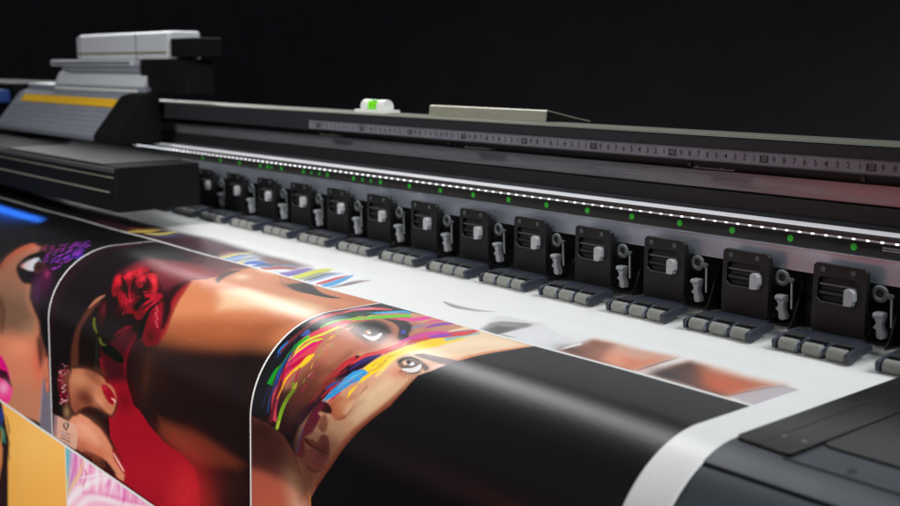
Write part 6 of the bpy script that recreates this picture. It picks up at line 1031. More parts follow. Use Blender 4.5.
["D","f",[40,60,130],0.7,1,[-15454,5381,-15447,5413,-15437,5459,-15430,5502,-15427,5546,-15425,5594,-15425,5627,-15339,5608,-15313,5568,-15277,5511,-15258,5456,-15273,5409,-15303,5369,-15326,5342],296,690],
["D","f",[56,130,110],0.7,1,[-15481,5680,-15457,5693,-15426,5712,-15402,5734,-15384,5769,-15370,5814,-15360,5846,-15231,5809,-15227,5772,-15223,5720,-15234,5675,-15276,5649,-15330,5636,-15367,5628],301,688],
["D","f",[40,110,100],0.7,1,[-15408,5872,-15371,5864,-15327,5854,-15310,5851,-15302,5851,-15280,5853,-15262,5856,-15184,5822,-15190,5813,-15204,5800,-15250,5796,-15318,5811,-15375,5831,-15412,5844],304,688],
["D","f",[150,120,60],0.7,1,[-15396,5698,-15467,5925,-15381,5904,-15310,5678],301,685],
["D","f",[206,130,80],1.2,1,[-15449,5869,-15345,5945,-15393,6167,-16067,7397,-15892,5972],302,672],
["D","f",[56,30,26],0.5,0.7,[-15186,5416,-15159,5435,-15122,5464,-15100,5495,-15108,5533,-15131,5577,-15148,5608,-15128,5604,-15105,5572,-15075,5526,-15063,5484,-15088,5451,-15131,5425,-15163,5406],303,698],
["D","f",[56,30,26],0.5,0.7,[-15149,5472,-15121,5492,-15084,5520,-15063,5551,-15073,5589,-15098,5631,-15118,5661,-15098,5658,-15073,5626,-15040,5582,-15026,5540,-15050,5508,-15094,5481,-15125,5463],305,698],
["D","f",[56,30,26],0.5,0.7,[-15112,5529,-15084,5549,-15047,5578,-15027,5608,-15038,5644,-15066,5685,-15087,5714,-15068,5711,-15041,5681,-15005,5638,-14989,5597,-15013,5565,-15056,5538,-15088,5520],307,699],
["D","f",[56,30,26],0.5,0.7,[-15075,5584,-15092,5615,-15114,5659,-15123,5700,-15107,5730,-15079,5754,-15057,5770,-15037,5762,-15053,5744,-15074,5718,-15086,5689,-15079,5651,-15063,5609,-15051,5579],308,697],
["D","f",[56,30,26],0.5,0.7,[-15217,5690,-15174,5707,-15117,5730,-15086,5757,-15102,5790,-15144,5831,-15176,5860,-15157,5859,-15120,5829,-15071,5785,-15049,5745,-15084,5716,-15147,5694,-15194,5680],308,694],
["D","f",[56,30,26],0.5,0.7,[-15179,5747,-15136,5763,-15079,5787,-15049,5813,-15067,5845,-15111,5884,-15145,5914,-15127,5913,-15088,5883,-15036,5841,-15012,5801,-15047,5773,-15110,5751,-15157,5737],310,694],
["D","f",[56,30,26],0.5,0.7,[-15143,5802,-15145,5831,-15148,5870,-15146,5906,-15138,5933,-15125,5955,-15116,5970,-15095,5963,-15099,5946,-15104,5922,-15108,5894,-15112,5860,-15116,5822,-15118,5795],310,693],
["D","f",[56,30,26],0.5,0.7,[-15106,5859,-15108,5887,-15110,5927,-15109,5963,-15102,5988,-15093,6009,-15086,6023,-15065,6016,-15066,6000,-15069,5978,-15071,5951,-15075,5917,-15078,5879,-15081,5851],312,693],
["D","f",[56,30,26],0.5,0.7,[-15247,5967,-15189,5980,-15112,5998,-15072,6019,-15095,6048,-15155,6086,-15202,6115,-15188,6116,-15137,6088,-15068,6046,-15034,6007,-15081,5983,-15164,5966,-15226,5956],312,690],
["E","f",[246,186,214],2,1,[-13133,5102,-11084,5138,-8291,5064,-8299,6441,-13440,8864],505,859],
["E","f",[104,186,190],1,1,[-13042,5240,-12756,5253,-12826,5431,-12899,5634,-12973,5841,-13019,6054,-13037,6279,-13188,6330],386,772],
["E","f",[196,160,206],2.4,0.9,[-12814,5269,-12589,5251,-12660,5474,-12797,5787,-12989,6045,-13014,5993,-12899,5634],389,780],
["E","f",[250,206,228],1.2,0.6,[-12760,5230,-12755,5280,-12750,5352,-12755,5419,-12781,5482,-12820,5548,-12848,5594,-12827,5591,-12780,5542,-12716,5470,-12673,5398,-12674,5328,-12697,5262,-12715,5216],387,787],
["E","f",[216,90,170],1.2,0.6,[-12699,5226,-12718,5297,-12745,5397,-12771,5491,-12795,5575,-12818,5656,-12834,5713,-12812,5708,-12768,5645,-12707,5555,-12663,5463,-12649,5370,-12651,5278,-12654,5214],389,786],
["E","f",[216,90,170],1.2,0.6,[-12660,5224,-12670,5290,-12684,5382,-12694,5469,-12696,5543,-12694,5612,-12692,5659,-12669,5652,-12659,5602,-12646,5529,-12635,5452,-12626,5366,-12620,5276,-12615,5212],392,790],
["E","f",[216,90,170],1.2,0.6,[-12629,5224,-12627,5288,-12624,5380,-12628,5470,-12647,5553,-12674,5635,-12693,5692,-12671,5687,-12643,5628,-12606,5543,-12579,5456,-12574,5366,-12580,5274,-12585,5210],394,791],
["E","f",[250,206,228],1.2,0.6,[-12558,5220,-12556,5273,-12554,5347,-12556,5417,-12565,5479,-12579,5538,-12589,5580,-12567,5574,-12545,5530,-12515,5466,-12495,5399,-12495,5329,-12505,5257,-12514,5207],396,796],
["E","f",[216,90,170],1.2,0.6,[-12521,5219,-12524,5285,-12528,5378,-12532,5467,-12537,5545,-12541,5620,-12544,5671,-12522,5665,-12504,5609,-12480,5529,-12463,5446,-12463,5359,-12471,5269,-12477,5206],399,796],
["E","f",[240,140,196],1.2,0.6,[-12468,5217,-12457,5261,-12445,5324,-12451,5385,-12495,5447,-12560,5514,-12609,5562,-12590,5561,-12533,5512,-12455,5443,-12400,5373,-12393,5308,-12410,5246,-12424,5203],399,799],
["E","f",[216,90,170],1.2,0.6,[-12450,5216,-12451,5282,-12452,5377,-12456,5468,-12465,5549,-12476,5628,-12483,5683,-12462,5677,-12438,5618,-12407,5534,-12386,5447,-12387,5358,-12398,5267,-12406,5203],402,799],
["E","f",[255,236,244],1.2,0.6,[-12380,5213,-12389,5267,-12401,5343,-12414,5414,-12426,5475,-12438,5533,-12446,5574,-12425,5569,-12392,5523,-12346,5456,-12315,5388,-12313,5318,-12326,5248,-12336,5200],403,803],
["E","f",[250,206,228],1.2,0.6,[-12343,5212,-12334,5274,-12322,5362,-12322,5448,-12344,5531,-12378,5614,-12403,5672,-12382,5668,-12347,5607,-12300,5520,-12269,5433,-12270,5345,-12287,5258,-12300,5198],407,804],
["E","f",[255,236,244],1.2,0.6,[-12292,5208,-12296,5276,-12302,5371,-12310,5462,-12322,5544,-12336,5623,-12346,5678,-12324,5672,-12304,5614,-12275,5531,-12254,5446,-12247,5355,-12248,5262,-12249,5196],409,806],
["E","f",[250,206,228],1.2,0.6,[-12251,5206,-12269,5262,-12295,5342,-12316,5416,-12326,5477,-12330,5532,-12332,5570,-12310,5565,-12289,5522,-12259,5460,-12234,5395,-12221,5323,-12213,5248,-12208,5195],408,807],
["E","f",[230,80,166],1.2,0.6,[-12223,5206,-12227,5250,-12235,5312,-12250,5370,-12280,5423,-12320,5477,-12349,5515,-12329,5513,-12289,5473,-12233,5416,-12191,5357,-12177,5296,-12178,5235,-12180,5193],409,809],
["E","f",[230,80,166],1.2,0.6,[-12168,5203,-12173,5267,-12179,5356,-12186,5442,-12195,5518,-12205,5590,-12212,5640,-12190,5634,-12170,5580,-12141,5503,-12121,5423,-12118,5338,-12122,5252,-12126,5191],414,812],
["E","f",[250,206,228],1.2,0.6,[-12134,5202,-12141,5254,-12150,5327,-12155,5395,-12151,5450,-12142,5500,-12135,5533,-12114,5527,-12108,5489,-12100,5435,-12094,5377,-12092,5310,-12092,5240,-12092,5190],415,815],
["E","f",[230,80,166],1.2,0.6,[-12113,5202,-12107,5252,-12100,5323,-12097,5390,-12102,5449,-12112,5507,-12119,5547,-12098,5541,-12079,5498,-12053,5436,-12037,5372,-12043,5305,-12059,5236,-12071,5188],417,816],
["E","f",[250,206,228],1.2,0.6,[-12063,5198,-12082,5258,-12107,5343,-12120,5421,-12110,5483,-12089,5535,-12073,5571,-12052,5564,-12044,5520,-12033,5458,-12024,5393,-12022,5320,-12022,5242,-12022,5187],419,817],
["E","f",[255,236,244],1.2,0.6,[-12017,5196,-12030,5246,-12048,5317,-12058,5382,-12055,5432,-12044,5476,-12036,5506,-12015,5499,-12003,5464,-11988,5412,-11976,5358,-11973,5296,-11974,5231,-11976,5185],420,820],
["E","f",[255,236,244],1.2,0.6,[-11987,5195,-12003,5265,-12026,5364,-12044,5457,-12049,5537,-12050,5611,-12049,5662,-12029,5656,-12009,5599,-11981,5517,-11960,5432,-11950,5342,-11947,5249,-11946,5184],422,819],
["E","f",[250,206,228],1.2,0.6,[-11911,5192,-11912,5238,-11914,5302,-11921,5363,-11937,5417,-11959,5469,-11976,5506,-11955,5501,-11933,5464,-11903,5409,-11879,5352,-11871,5289,-11870,5225,-11871,5180],425,824],
["E","f",[230,80,166],1.2,0.6,[-11892,5191,-11898,5243,-11908,5317,-11918,5387,-11930,5448,-11943,5504,-11952,5544,-11932,5539,-11914,5497,-11889,5437,-11869,5374,-11859,5304,-11854,5230,-11851,5179],426,825],
["E","f",[250,206,228],1.2,0.6,[-11842,5190,-11844,5232,-11847,5290,-11857,5345,-11879,5393,-11909,5443,-11931,5479,-11913,5477,-11872,5439,-11816,5383,-11776,5325,-11774,5268,-11789,5214,-11802,5177],428,828],
["E","f",[230,80,166],1.2,0.6,[-11797,5189,-11785,5216,-11772,5253,-11776,5287,-11813,5322,-11877,5367,-11926,5399,-11914,5402,-11857,5372,-11777,5326,-11718,5277,-11714,5234,-11738,5198,-11757,5173],429,831],
["E","f",[255,236,244],1.2,0.6,[-11761,5185,-11769,5227,-11780,5287,-11794,5342,-11812,5389,-11833,5433,-11848,5464,-11829,5461,-11802,5428,-11765,5379,-11736,5328,-11725,5272,-11722,5214,-11721,5174],431,831],
["E","f",[250,206,228],1.2,0.6,[-11732,5185,-11731,5235,-11731,5307,-11742,5374,-11776,5439,-11824,5508,-11860,5558,-11842,5556,-11786,5504,-11710,5429,-11657,5353,-11653,5282,-11675,5217,-11692,5172],434,832],
["E","f",[240,140,196],1.2,0.6,[-11668,5181,-11680,5238,-11698,5319,-11718,5395,-11739,5462,-11763,5528,-11780,5575,-11760,5571,-11723,5520,-11671,5448,-11633,5373,-11622,5298,-11625,5222,-11628,5170],437,834],
["E","f",[216,90,170],1.2,0.6,[-11657,5182,-11657,5217,-11658,5267,-11669,5313,-11699,5355,-11743,5402,-11777,5436,-11761,5437,-11713,5402,-11647,5352,-11597,5298,-11590,5247,-11605,5200,-11617,5168],436,837],
["E","f",[240,140,196],1.2,0.6,[-11589,5178,-11595,5233,-11604,5310,-11611,5382,-11612,5444,-11611,5501,-11610,5540,-11591,5534,-11582,5492,-11571,5432,-11561,5368,-11556,5296,-11552,5220,-11550,5166],442,839],
["E","f",[255,236,244],1.2,0.6,[-11574,5177,-11576,5230,-11580,5305,-11592,5377,-11620,5444,-11657,5511,-11683,5559,-11664,5555,-11630,5506,-11583,5437,-11547,5365,-11534,5291,-11534,5217,-11535,5166],442,839],
["E","f",[255,236,244],1.2,0.6,[-11527,5175,-11542,5214,-11563,5270,-11582,5320,-11596,5360,-11610,5397,-11620,5423,-11602,5420,-11572,5391,-11531,5348,-11499,5301,-11488,5250,-11487,5200,-11488,5164],442,842],
["E","f",[250,206,228],1.2,0.6,[-11484,5174,-11487,5232,-11493,5315,-11503,5393,-11523,5466,-11548,5538,-11567,5588,-11547,5584,-11514,5530,-11468,5453,-11436,5375,-11430,5296,-11438,5217,-11445,5162],448,844],
["E","f",[240,170,210],1.2,0.6,[-11437,5171,-11443,5218,-11452,5284,-11464,5346,-11480,5400,-11500,5452,-11514,5489,-11495,5485,-11468,5446,-11431,5389,-11403,5330,-11395,5268,-11396,5204,-11398,5160],449,847],
["E","f",[230,80,166],1.2,0.6,[-11395,5169,-11403,5206,-11414,5257,-11421,5302,-11420,5336,-11415,5364,-11410,5383,-11391,5378,-11378,5354,-11361,5319,-11349,5281,-11348,5237,-11353,5191,-11357,5158],451,851],
["E","f",[240,170,210],1.2,0.6,[-11373,5168,-11390,5221,-11413,5296,-11427,5365,-11425,5419,-11414,5466,-11406,5498,-11386,5492,-11374,5453,-11356,5398,-11343,5340,-11337,5275,-11335,5206,-11334,5158],453,850],
["E","f",[250,206,228],1.2,0.6,[-11328,5167,-11338,5216,-11351,5286,-11358,5350,-11355,5401,-11347,5447,-11341,5478,-11322,5472,-11307,5434,-11286,5380,-11273,5324,-11275,5263,-11283,5200,-11290,5155],456,853],
["E","f",[230,80,166],1.2,0.6,[-11283,5165,-11282,5228,-11283,5316,-11296,5401,-11331,5485,-11380,5573,-11417,5636,-11399,5633,-11342,5567,-11264,5473,-11210,5379,-11206,5291,-11228,5209,-11245,5153],459,853],
["E","f",[216,90,170],1.2,0.6,[-11251,5164,-11255,5225,-11262,5313,-11277,5397,-11311,5479,-11355,5562,-11388,5622,-11370,5619,-11319,5556,-11250,5467,-11200,5378,-11191,5291,-11203,5209,-11214,5152],460,854],
["E","f",[240,170,210],1.2,0.6,[-11233,5161,-11246,5204,-11265,5264,-11279,5319,-11286,5363,-11288,5400,-11290,5426,-11271,5421,-11263,5393,-11251,5353,-11239,5308,-11224,5254,-11207,5194,-11196,5152],459,857],
["E","f",[240,140,196],1.2,0.6,[-11168,5159,-11180,5194,-11196,5245,-11205,5289,-11200,5320,-11187,5343,-11177,5358,-11159,5352,-11154,5332,-11148,5303,-11143,5270,-11138,5228,-11134,5182,-11131,5149],463,862],
["E","f",[240,140,196],1.2,0.6,[-11135,5157,-11148,5201,-11165,5264,-11175,5320,-11169,5362,-11155,5397,-11145,5420,-11126,5414,-11129,5388,-11132,5350,-11131,5307,-11122,5252,-11108,5191,-11098,5148],465,863],
["E","f",[240,140,196],1.2,0.6,[-11118,5158,-11113,5195,-11108,5246,-11117,5293,-11150,5340,-11202,5393,-11242,5432,-11227,5432,-11175,5394,-11101,5337,-11048,5278,-11044,5225,-11065,5177,-11081,5145],466,863],
["E","f",[250,206,228],1.2,0.6,[-11058,5154,-11069,5187,-11084,5233,-11096,5274,-11099,5303,-11099,5327,-11098,5344,-11080,5339,-11066,5319,-11047,5290,-11032,5257,-11025,5217,-11023,5174,-11021,5144],468,867],
["E","f",[230,80,166],1.2,0.6,[-11051,5155,-11044,5192,-11035,5245,-11033,5294,-11043,5338,-11061,5380,-11074,5411,-11056,5407,-11037,5376,-11011,5330,-10994,5282,-10995,5231,-11006,5179,-11014,5143],471,868],
["E","f",[230,80,166],1.2,0.6,[-11014,5154,-11008,5197,-11002,5257,-11009,5315,-11042,5373,-11092,5435,-11129,5480,-11113,5479,-11064,5433,-10995,5367,-10947,5300,-10944,5238,-10963,5180,-10978,5141],472,868],
["E","f",[250,206,228],1.2,0.6,[-10968,5150,-10973,5191,-10981,5248,-10991,5300,-11007,5345,-11026,5389,-11041,5419,-11023,5416,-10999,5384,-10965,5337,-10939,5287,-10931,5233,-10931,5178,-10932,5140],474,871],
["E","f",[216,90,170],1.2,0.6,[-10933,5149,-10950,5215,-10974,5310,-10991,5399,-10996,5476,-10995,5546,-10993,5594,-10975,5588,-10959,5535,-10936,5457,-10917,5377,-10907,5291,-10901,5202,-10897,5139],478,870],
["E","f",[240,140,196],1.2,0.6,[-10893,5146,-10909,5181,-10931,5231,-10948,5274,-10954,5306,-10953,5332,-10953,5349,-10935,5345,-10919,5323,-10897,5292,-10879,5257,-10869,5215,-10862,5170,-10857,5138],477,875],
["E","f",[230,80,166],1.2,0.6,[-10851,5146,-10851,5196,-10853,5266,-10860,5332,-10878,5394,-10903,5455,-10921,5497,-10904,5494,-10874,5449,-10834,5384,-10805,5317,-10801,5249,-10809,5182,-10815,5134],483,876],
["E","f",[216,90,170],1.2,0.6,[-10817,5145,-10806,5193,-10793,5262,-10793,5329,-10819,5396,-10859,5465,-10889,5513,-10872,5510,-10837,5461,-10789,5390,-10757,5319,-10756,5249,-10770,5180,-10781,5132],485,879],
["E","f",[255,236,244],1.2,0.6,[-10791,5142,-10804,5183,-10823,5240,-10839,5292,-10848,5334,-10853,5370,-10857,5396,-10839,5391,-10823,5363,-10801,5322,-10782,5278,-10770,5226,-10761,5172,-10755,5133],484,880],
["E","f",[250,206,228],1.2,0.6,[-10732,5141,-10729,5200,-10726,5283,-10730,5362,-10746,5436,-10770,5512,-10788,5564,-10770,5561,-10733,5503,-10683,5421,-10651,5338,-10656,5259,-10679,5182,-10697,5129],492,883],
["E","f",[240,170,210],1.2,0.6,[-10723,5140,-10728,5193,-10735,5267,-10740,5336,-10740,5394,-10737,5448,-10735,5485,-10717,5480,-10701,5437,-10679,5376,-10665,5312,-10668,5245,-10679,5177,-10688,5129],491,884],
["E","f",[255,236,244],1.2,0.6,[-10669,5138,-10676,5192,-10686,5269,-10693,5341,-10694,5402,-10692,5458,-10690,5496,-10672,5491,-10657,5447,-10636,5384,-10622,5318,-10622,5249,-10628,5177,-10634,5127],495,886],
["E","f",[216,90,170],1.2,0.6,[-10640,5136,-10650,5174,-10664,5228,-10680,5278,-10702,5321,-10727,5362,-10745,5390,-10729,5388,-10705,5358,-10670,5316,-10641,5269,-10624,5218,-10613,5164,-10606,5126],493,887],
["E","f",[230,80,166],1.2,0.6,[-10591,5134,-10597,5169,-10604,5218,-10608,5262,-10607,5296,-10604,5324,-10601,5343,-10583,5338,-10581,5317,-10577,5286,-10572,5251,-10567,5207,-10561,5158,-10557,5124],497,892],
["E","f",[240,170,210],1.2,0.6,[-10583,5135,-10579,5178,-10576,5238,-10578,5293,-10592,5344,-10613,5395,-10629,5432,-10613,5429,-10579,5389,-10534,5332,-10504,5272,-10509,5214,-10531,5160,-10549,5122],499,892],
["E","f",[255,236,244],1.2,0.6,[-10551,5133,-10554,5187,-10560,5263,-10571,5336,-10593,5404,-10622,5472,-10643,5520,-10626,5517,-10591,5466,-10544,5393,-10510,5319,-10503,5245,-10510,5172,-10517,5122],501,892],
["E","f",[255,236,244],1.2,0.6,[-10514,5131,-10526,5180,-10542,5249,-10554,5313,-10559,5366,-10562,5415,-10563,5448,-10546,5444,-10526,5405,-10499,5349,-10479,5291,-10475,5229,-10477,5165,-10480,5120],503,895],
["E","f",[240,140,196],1.2,0.6,[-10475,5129,-10484,5165,-10497,5216,-10506,5260,-10507,5293,-10505,5322,-10503,5342,-10486,5338,-10468,5313,-10443,5276,-10426,5237,-10426,5194,-10434,5150,-10441,5118],505,899],
["E","f",[250,206,228],1.2,0.6,[-10441,5128,-10445,5176,-10450,5244,-10453,5307,-10450,5360,-10444,5407,-10440,5440,-10423,5434,-10416,5398,-10407,5346,-10401,5290,-10401,5228,-10404,5163,-10407,5117],509,900],
["E","f",[240,206,120],1.2,0.8,[-12413,5268,-12449,5325,-12502,5406,-12560,5484,-12626,5548,-12701,5612,-12773,5679,-12839,5752,-12899,5822,-12940,5872,-12895,5867,-12841,5816,-12765,5744,-12690,5672,-12620,5609,-12547,5542,-12484,5473,-12438,5394,-12405,5316,-12383,5262],396,789],
["E","f",[190,206,90],0.8,0.8,[-12911,5615,-12928,5661,-12952,5728,-12973,5794,-12985,5857,-12994,5920,-12999,5964,-12966,5954,-12949,5908,-12926,5841,-12907,5775,-12896,5712,-12889,5651,-12884,5608],387,773],
["E","f",[255,246,248],3.5,0.85,[-12919,6039,-12867,5998,-12795,5940,-12716,5881,-12633,5820,-12542,5756,-12445,5691,-12336,5625,-12216,5556,-12091,5489,-11954,5422,-11813,5358,-11692,5305,-11593,5268,-11508,5240,-11450,5222,-11447,5209,-11505,5221,-11593,5241,-11704,5274,-11839,5323,-11993,5384,-12146,5449,-12293,5516,-12438,5587,-12574,5660,-12695,5736,-12801,5810,-12892,5880,-12967,5948,-13024,6010,-13060,6051],413,804],
["E","f",[226,90,170],3,0.6,[-12462,5725,-12335,5691,-12157,5643,-11977,5597,-11811,5557,-11643,5519,-11472,5482,-11296,5445,-11118,5410,-10949,5376,-10777,5343,-10614,5312,-10502,5291,-10486,5265,-10597,5284,-10759,5312,-10930,5342,-11098,5373,-11275,5406,-11451,5440,-11623,5477,-11793,5516,-11961,5556,-12144,5602,-12323,5650,-12450,5684],452,843],
["E","f",[255,246,248],3.5,0.85,[-12625,6029,-12566,5979,-12484,5911,-12402,5849,-12331,5801,-12260,5759,-12176,5720,-12064,5681,-11928,5642,-11780,5606,-11627,5574,-11462,5544,-11280,5505,-11058,5446,-10830,5381,-10673,5336,-10667,5312,-10823,5353,-11048,5413,-11262,5465,-11433,5497,-11593,5522,-11750,5549,-11905,5583,-12053,5620,-12196,5664,-12324,5717,-12432,5774,-12530,5835,-12629,5908,-12719,5982,-12779,6033],435,821],
["E","f",[216,50,140],1,0.8,[-12436,5633,-12393,5577,-12335,5499,-12299,5436,-12309,5404,-12342,5391,-12366,5385,-12393,5399,-12379,5410,-12362,5425,-12360,5452,-12388,5509,-12433,5584,-12466,5639],406,801],
["E","f",[255,240,246],1.2,0.8,[-12496,5544,-12395,5508,-12252,5457,-12108,5404,-11956,5346,-11801,5287,-11693,5245,-11697,5234,-11806,5271,-11964,5324,-12119,5378,-12264,5435,-12404,5492,-12502,5533],416,815],
["U","f",[30,25,28],16,1,[-33903,2379,-20047,580,-16586,428,-14302,1101,-13378,1924,-15951,2135,-31564,2806],184,564],  # two dark fills: shade under the carriage painted onto the paper
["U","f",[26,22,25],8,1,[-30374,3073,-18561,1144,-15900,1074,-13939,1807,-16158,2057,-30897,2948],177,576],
["U","f",[60,34,44],9,0.95,[-16303,1380,-15288,1347,-14226,1305,-13174,1165,-11987,1240,-10982,1351,-11322,1756,-11435,1891,-12034,1970,-13251,1901,-14995,1926],362,705],
["U","f",[52,26,40],7,0.9,[-13639,1717,-13107,1347,-12068,1336,-11344,1365,-11341,1982,-12073,2017],399,729],
["U","b",[110,60,84],0,0.5,[-12474,1466,-11852,1454,-12218,1616]],
["U","f",[216,186,90],1,0.9,[-14353,1818,-14326,1783,-14286,1734,-14249,1683,-14213,1638,-14179,1590,-14165,1538,-14189,1472,-14234,1401,-14267,1351,-14320,1328,-14333,1357,-14352,1398,-14374,1443,-14404,1487,-14437,1535,-14459,1589,-14460,1657,-14449,1730,-14441,1781],323,680],
["U","f",[222,206,110],1,0.9,[-14056,1682,-13987,1660,-13893,1626,-13826,1585,-13806,1535,-13813,1478,-13832,1420,-13870,1356,-13920,1290,-13957,1244,-13999,1225,-14000,1254,-14000,1296,-14000,1343,-13992,1396,-13984,1453,-13992,1507,-14034,1559,-14095,1608,-14139,1643],336,682],
["U","f",[190,110,70],2,0.7,[-14643,1645,-14579,1620,-14492,1582,-14429,1533,-14415,1461,-14427,1378,-14437,1318,-14482,1297,-14515,1337,-14562,1394,-14608,1451,-14654,1507,-14700,1564,-14733,1604],317,671],
["U","f",[90,100,140],2,0.6,[-13807,1707,-13741,1682,-13650,1643,-13590,1584,-13591,1486,-13624,1367,-13650,1281,-13700,1257,-13721,1320,-13752,1410,-13784,1492,-13821,1561,-13861,1624,-13889,1669],344,689],
["U","f",[226,230,236],7,0.5,[-11825,1746,-11968,1522,-11875,1352,-11493,1350,-11262,1267,-10934,1249,-10556,1246,-10330,1152,-10029,1164,-9839,1152,-9441,1199,-9404,1366,-9341,1773,-9641,1841,-10189,1807,-10671,1812,-11261,1820],486,756],
["U","f",[110,60,54],8,0.85,[-11387,1510,-11465,1318,-11248,1250,-10934,1249,-10582,1278,-10467,1518,-10709,1603,-11024,1627],465,744],
["U","f",[222,206,110],1.0,0.95,[-11686,1819,-11687,1782,-11690,1728,-11694,1671,-11697,1614,-11702,1553,-11714,1490,-11740,1419,-11774,1346,-11800,1294,-11838,1274,-11847,1307,-11859,1356,-11867,1408,-11868,1464,-11865,1525,-11858,1586,-11843,1650,-11824,1712,-11810,1756],422,734],
["U","f",[150,80,60],1.0,0.7,[-11944,1705,-11933,1666,-11918,1610,-11914,1550,-11935,1482,-11967,1411,-11991,1360,-12030,1339,-12034,1376,-12038,1428,-12045,1481,-12055,1538,-12067,1596,-12074,1636],413,728],
["U","f",[120,170,220],1.0,0.9,[-11616,1835,-11605,1810,-11589,1774,-11582,1734,-11587,1690,-11601,1642,-11622,1590,-11657,1526,-11698,1458,-11729,1409,-11767,1390,-11762,1425,-11755,1475,-11747,1526,-11734,1574,-11719,1622,-11705,1669,-11694,1719,-11684,1769,-11677,1803],426,743],
["U","f",[150,176,206],1.0,0.9,[-11475,1841,-11467,1809,-11456,1763,-11451,1711,-11458,1651,-11470,1586,-11474,1531,-11464,1493,-11447,1465,-11434,1446,-11470,1425,-11507,1429,-11559,1438,-11597,1463,-11608,1511,-11604,1573,-11597,1634,-11588,1694,-11575,1752,-11565,1793],434,745],
["U","f",[60,90,170],1.0,0.8,[-11656,1693,-11662,1657,-11670,1607,-11678,1560,-11687,1518,-11695,1478,-11701,1451,-11733,1433,-11749,1449,-11770,1473,-11779,1507,-11764,1559,-11738,1619,-11718,1662],425,736],
["U","f",[196,206,216],1.0,0.9,[-11270,1838,-11253,1816,-11231,1786,-11221,1746,-11237,1696,-11266,1639,-11290,1589,-11300,1546,-11305,1509,-11307,1484,-11343,1464,-11357,1480,-11376,1504,-11385,1537,-11374,1583,-11353,1636,-11339,1684,-11336,1728,-11338,1770,-11341,1799],443,753],
["U","f",[90,130,190],1.0,0.7,[-11379,1846,-11385,1818,-11394,1779,-11400,1740,-11400,1702,-11397,1664,-11395,1624,-11393,1582,-11391,1539,-11390,1508,-11426,1487,-11453,1504,-11489,1528,-11516,1558,-11527,1593,-11528,1634,-11520,1677,-11495,1728,-11462,1781,-11438,1817],437,751],
["U","f",[200,190,150],1.0,0.8,[-11375,1730,-11401,1690,-11439,1633,-11472,1579,-11497,1530,-11518,1482,-11533,1449,-11570,1429,-11575,1452,-11579,1486,-11568,1530,-11527,1590,-11472,1656,-11432,1702],435,743],
["U","f",[226,206,60],1.0,1,[-11218,1831,-11213,1826,-11206,1818,-11207,1801,-11225,1768,-11250,1726,-11270,1696,-11305,1678,-11311,1695,-11319,1719,-11324,1740,-11322,1756,-11316,1771,-11312,1781],443,762],
["U","f",[36,96,190],1.0,1,[-11094,1840,-11099,1814,-11105,1778,-11101,1745,-11077,1716,-11043,1686,-11014,1658,-10994,1632,-10979,1607,-10968,1590,-11000,1569,-11049,1562,-11119,1554,-11182,1556,-11233,1572,-11277,1600,-11298,1636,-11279,1688,-11237,1745,-11206,1784],453,759],
["U","f",[60,130,190],1.0,0.95,[-10919,1850,-10916,1829,-10910,1800,-10898,1771,-10875,1742,-10845,1712,-10812,1683,-10771,1656,-10726,1630,-10694,1613,-10725,1593,-10778,1597,-10853,1604,-10920,1616,-10969,1637,-11008,1663,-11031,1694,-11029,1735,-11011,1778,-10997,1808],465,767],
["U","f",[40,60,110],1.0,0.9,[-10975,1749,-10964,1725,-10947,1691,-10927,1661,-10894,1637,-10857,1616,-10830,1601,-10862,1581,-10906,1584,-10969,1591,-11015,1608,-11028,1645,-11025,1691,-11020,1724],463,762],
["U","f",[176,52,56],1.0,0.95,[-10755,1821,-10721,1808,-10675,1787,-10643,1759,-10641,1720,-10656,1675,-10664,1630,-10657,1577,-10644,1523,-10635,1484,-10678,1457,-10712,1481,-10760,1515,-10794,1553,-10800,1593,-10793,1635,-10793,1671,-10813,1704,-10841,1735,-10862,1756],475,767],
["U","f",[150,60,62],1.0,0.85,[-10635,1717,-10613,1681,-10581,1630,-10543,1588,-10495,1570,-10440,1559,-10402,1536,-10399,1484,-10416,1421,-10429,1376,-10471,1350,-10476,1385,-10484,1432,-10506,1470,-10554,1483,-10618,1488,-10670,1509,-10695,1561,-10705,1627,-10710,1674],488,762],
["U","f",[30,30,44],1.0,0.8,[-11022,1629,-10977,1619,-10915,1603,-10866,1579,-10843,1540,-10833,1493,-10828,1459,-10861,1439,-10881,1464,-10910,1500,-10943,1532,-10985,1559,-11032,1584,-11066,1601],466,754],
["U","f",[60,150,190],1.0,0.8,[-10804,1546,-10770,1537,-10722,1524,-10683,1501,-10663,1463,-10652,1416,-10645,1382,-10677,1362,-10698,1387,-10728,1422,-10759,1454,-10791,1480,-10824,1503,-10847,1519],478,753],
["U","f",[200,206,214],1.0,0.9,[-10491,1806,-10457,1799,-10410,1786,-10374,1761,-10361,1717,-10359,1662,-10367,1601,-10393,1532,-10429,1458,-10455,1406,-10497,1382,-10492,1422,-10484,1479,-10482,1535,-10486,1587,-10494,1638,-10508,1680,-10535,1708,-10568,1729,-10593,1742],491,771],
["U","f",[118,96,170],1.0,1,[-10309,1835,-10278,1822,-10236,1802,-10212,1767,-10221,1715,-10248,1652,-10280,1584,-10321,1500,-10369,1410,-10403,1344,-10445,1319,-10449,1362,-10455,1423,-10456,1483,-10447,1539,-10434,1593,-10426,1641,-10425,1687,-10428,1731,-10430,1762],497,772],
["U","f",[70,70,150],1.0,0.8,[-10194,1826,-10195,1790,-10199,1738,-10209,1678,-10230,1610,-10258,1534,-10285,1467,-10310,1411,-10334,1364,-10351,1331,-10372,1319,-10370,1342,-10367,1378,-10357,1425,-10337,1489,-10312,1563,-10289,1632,-10271,1696,-10255,1756,-10244,1797],503,770],
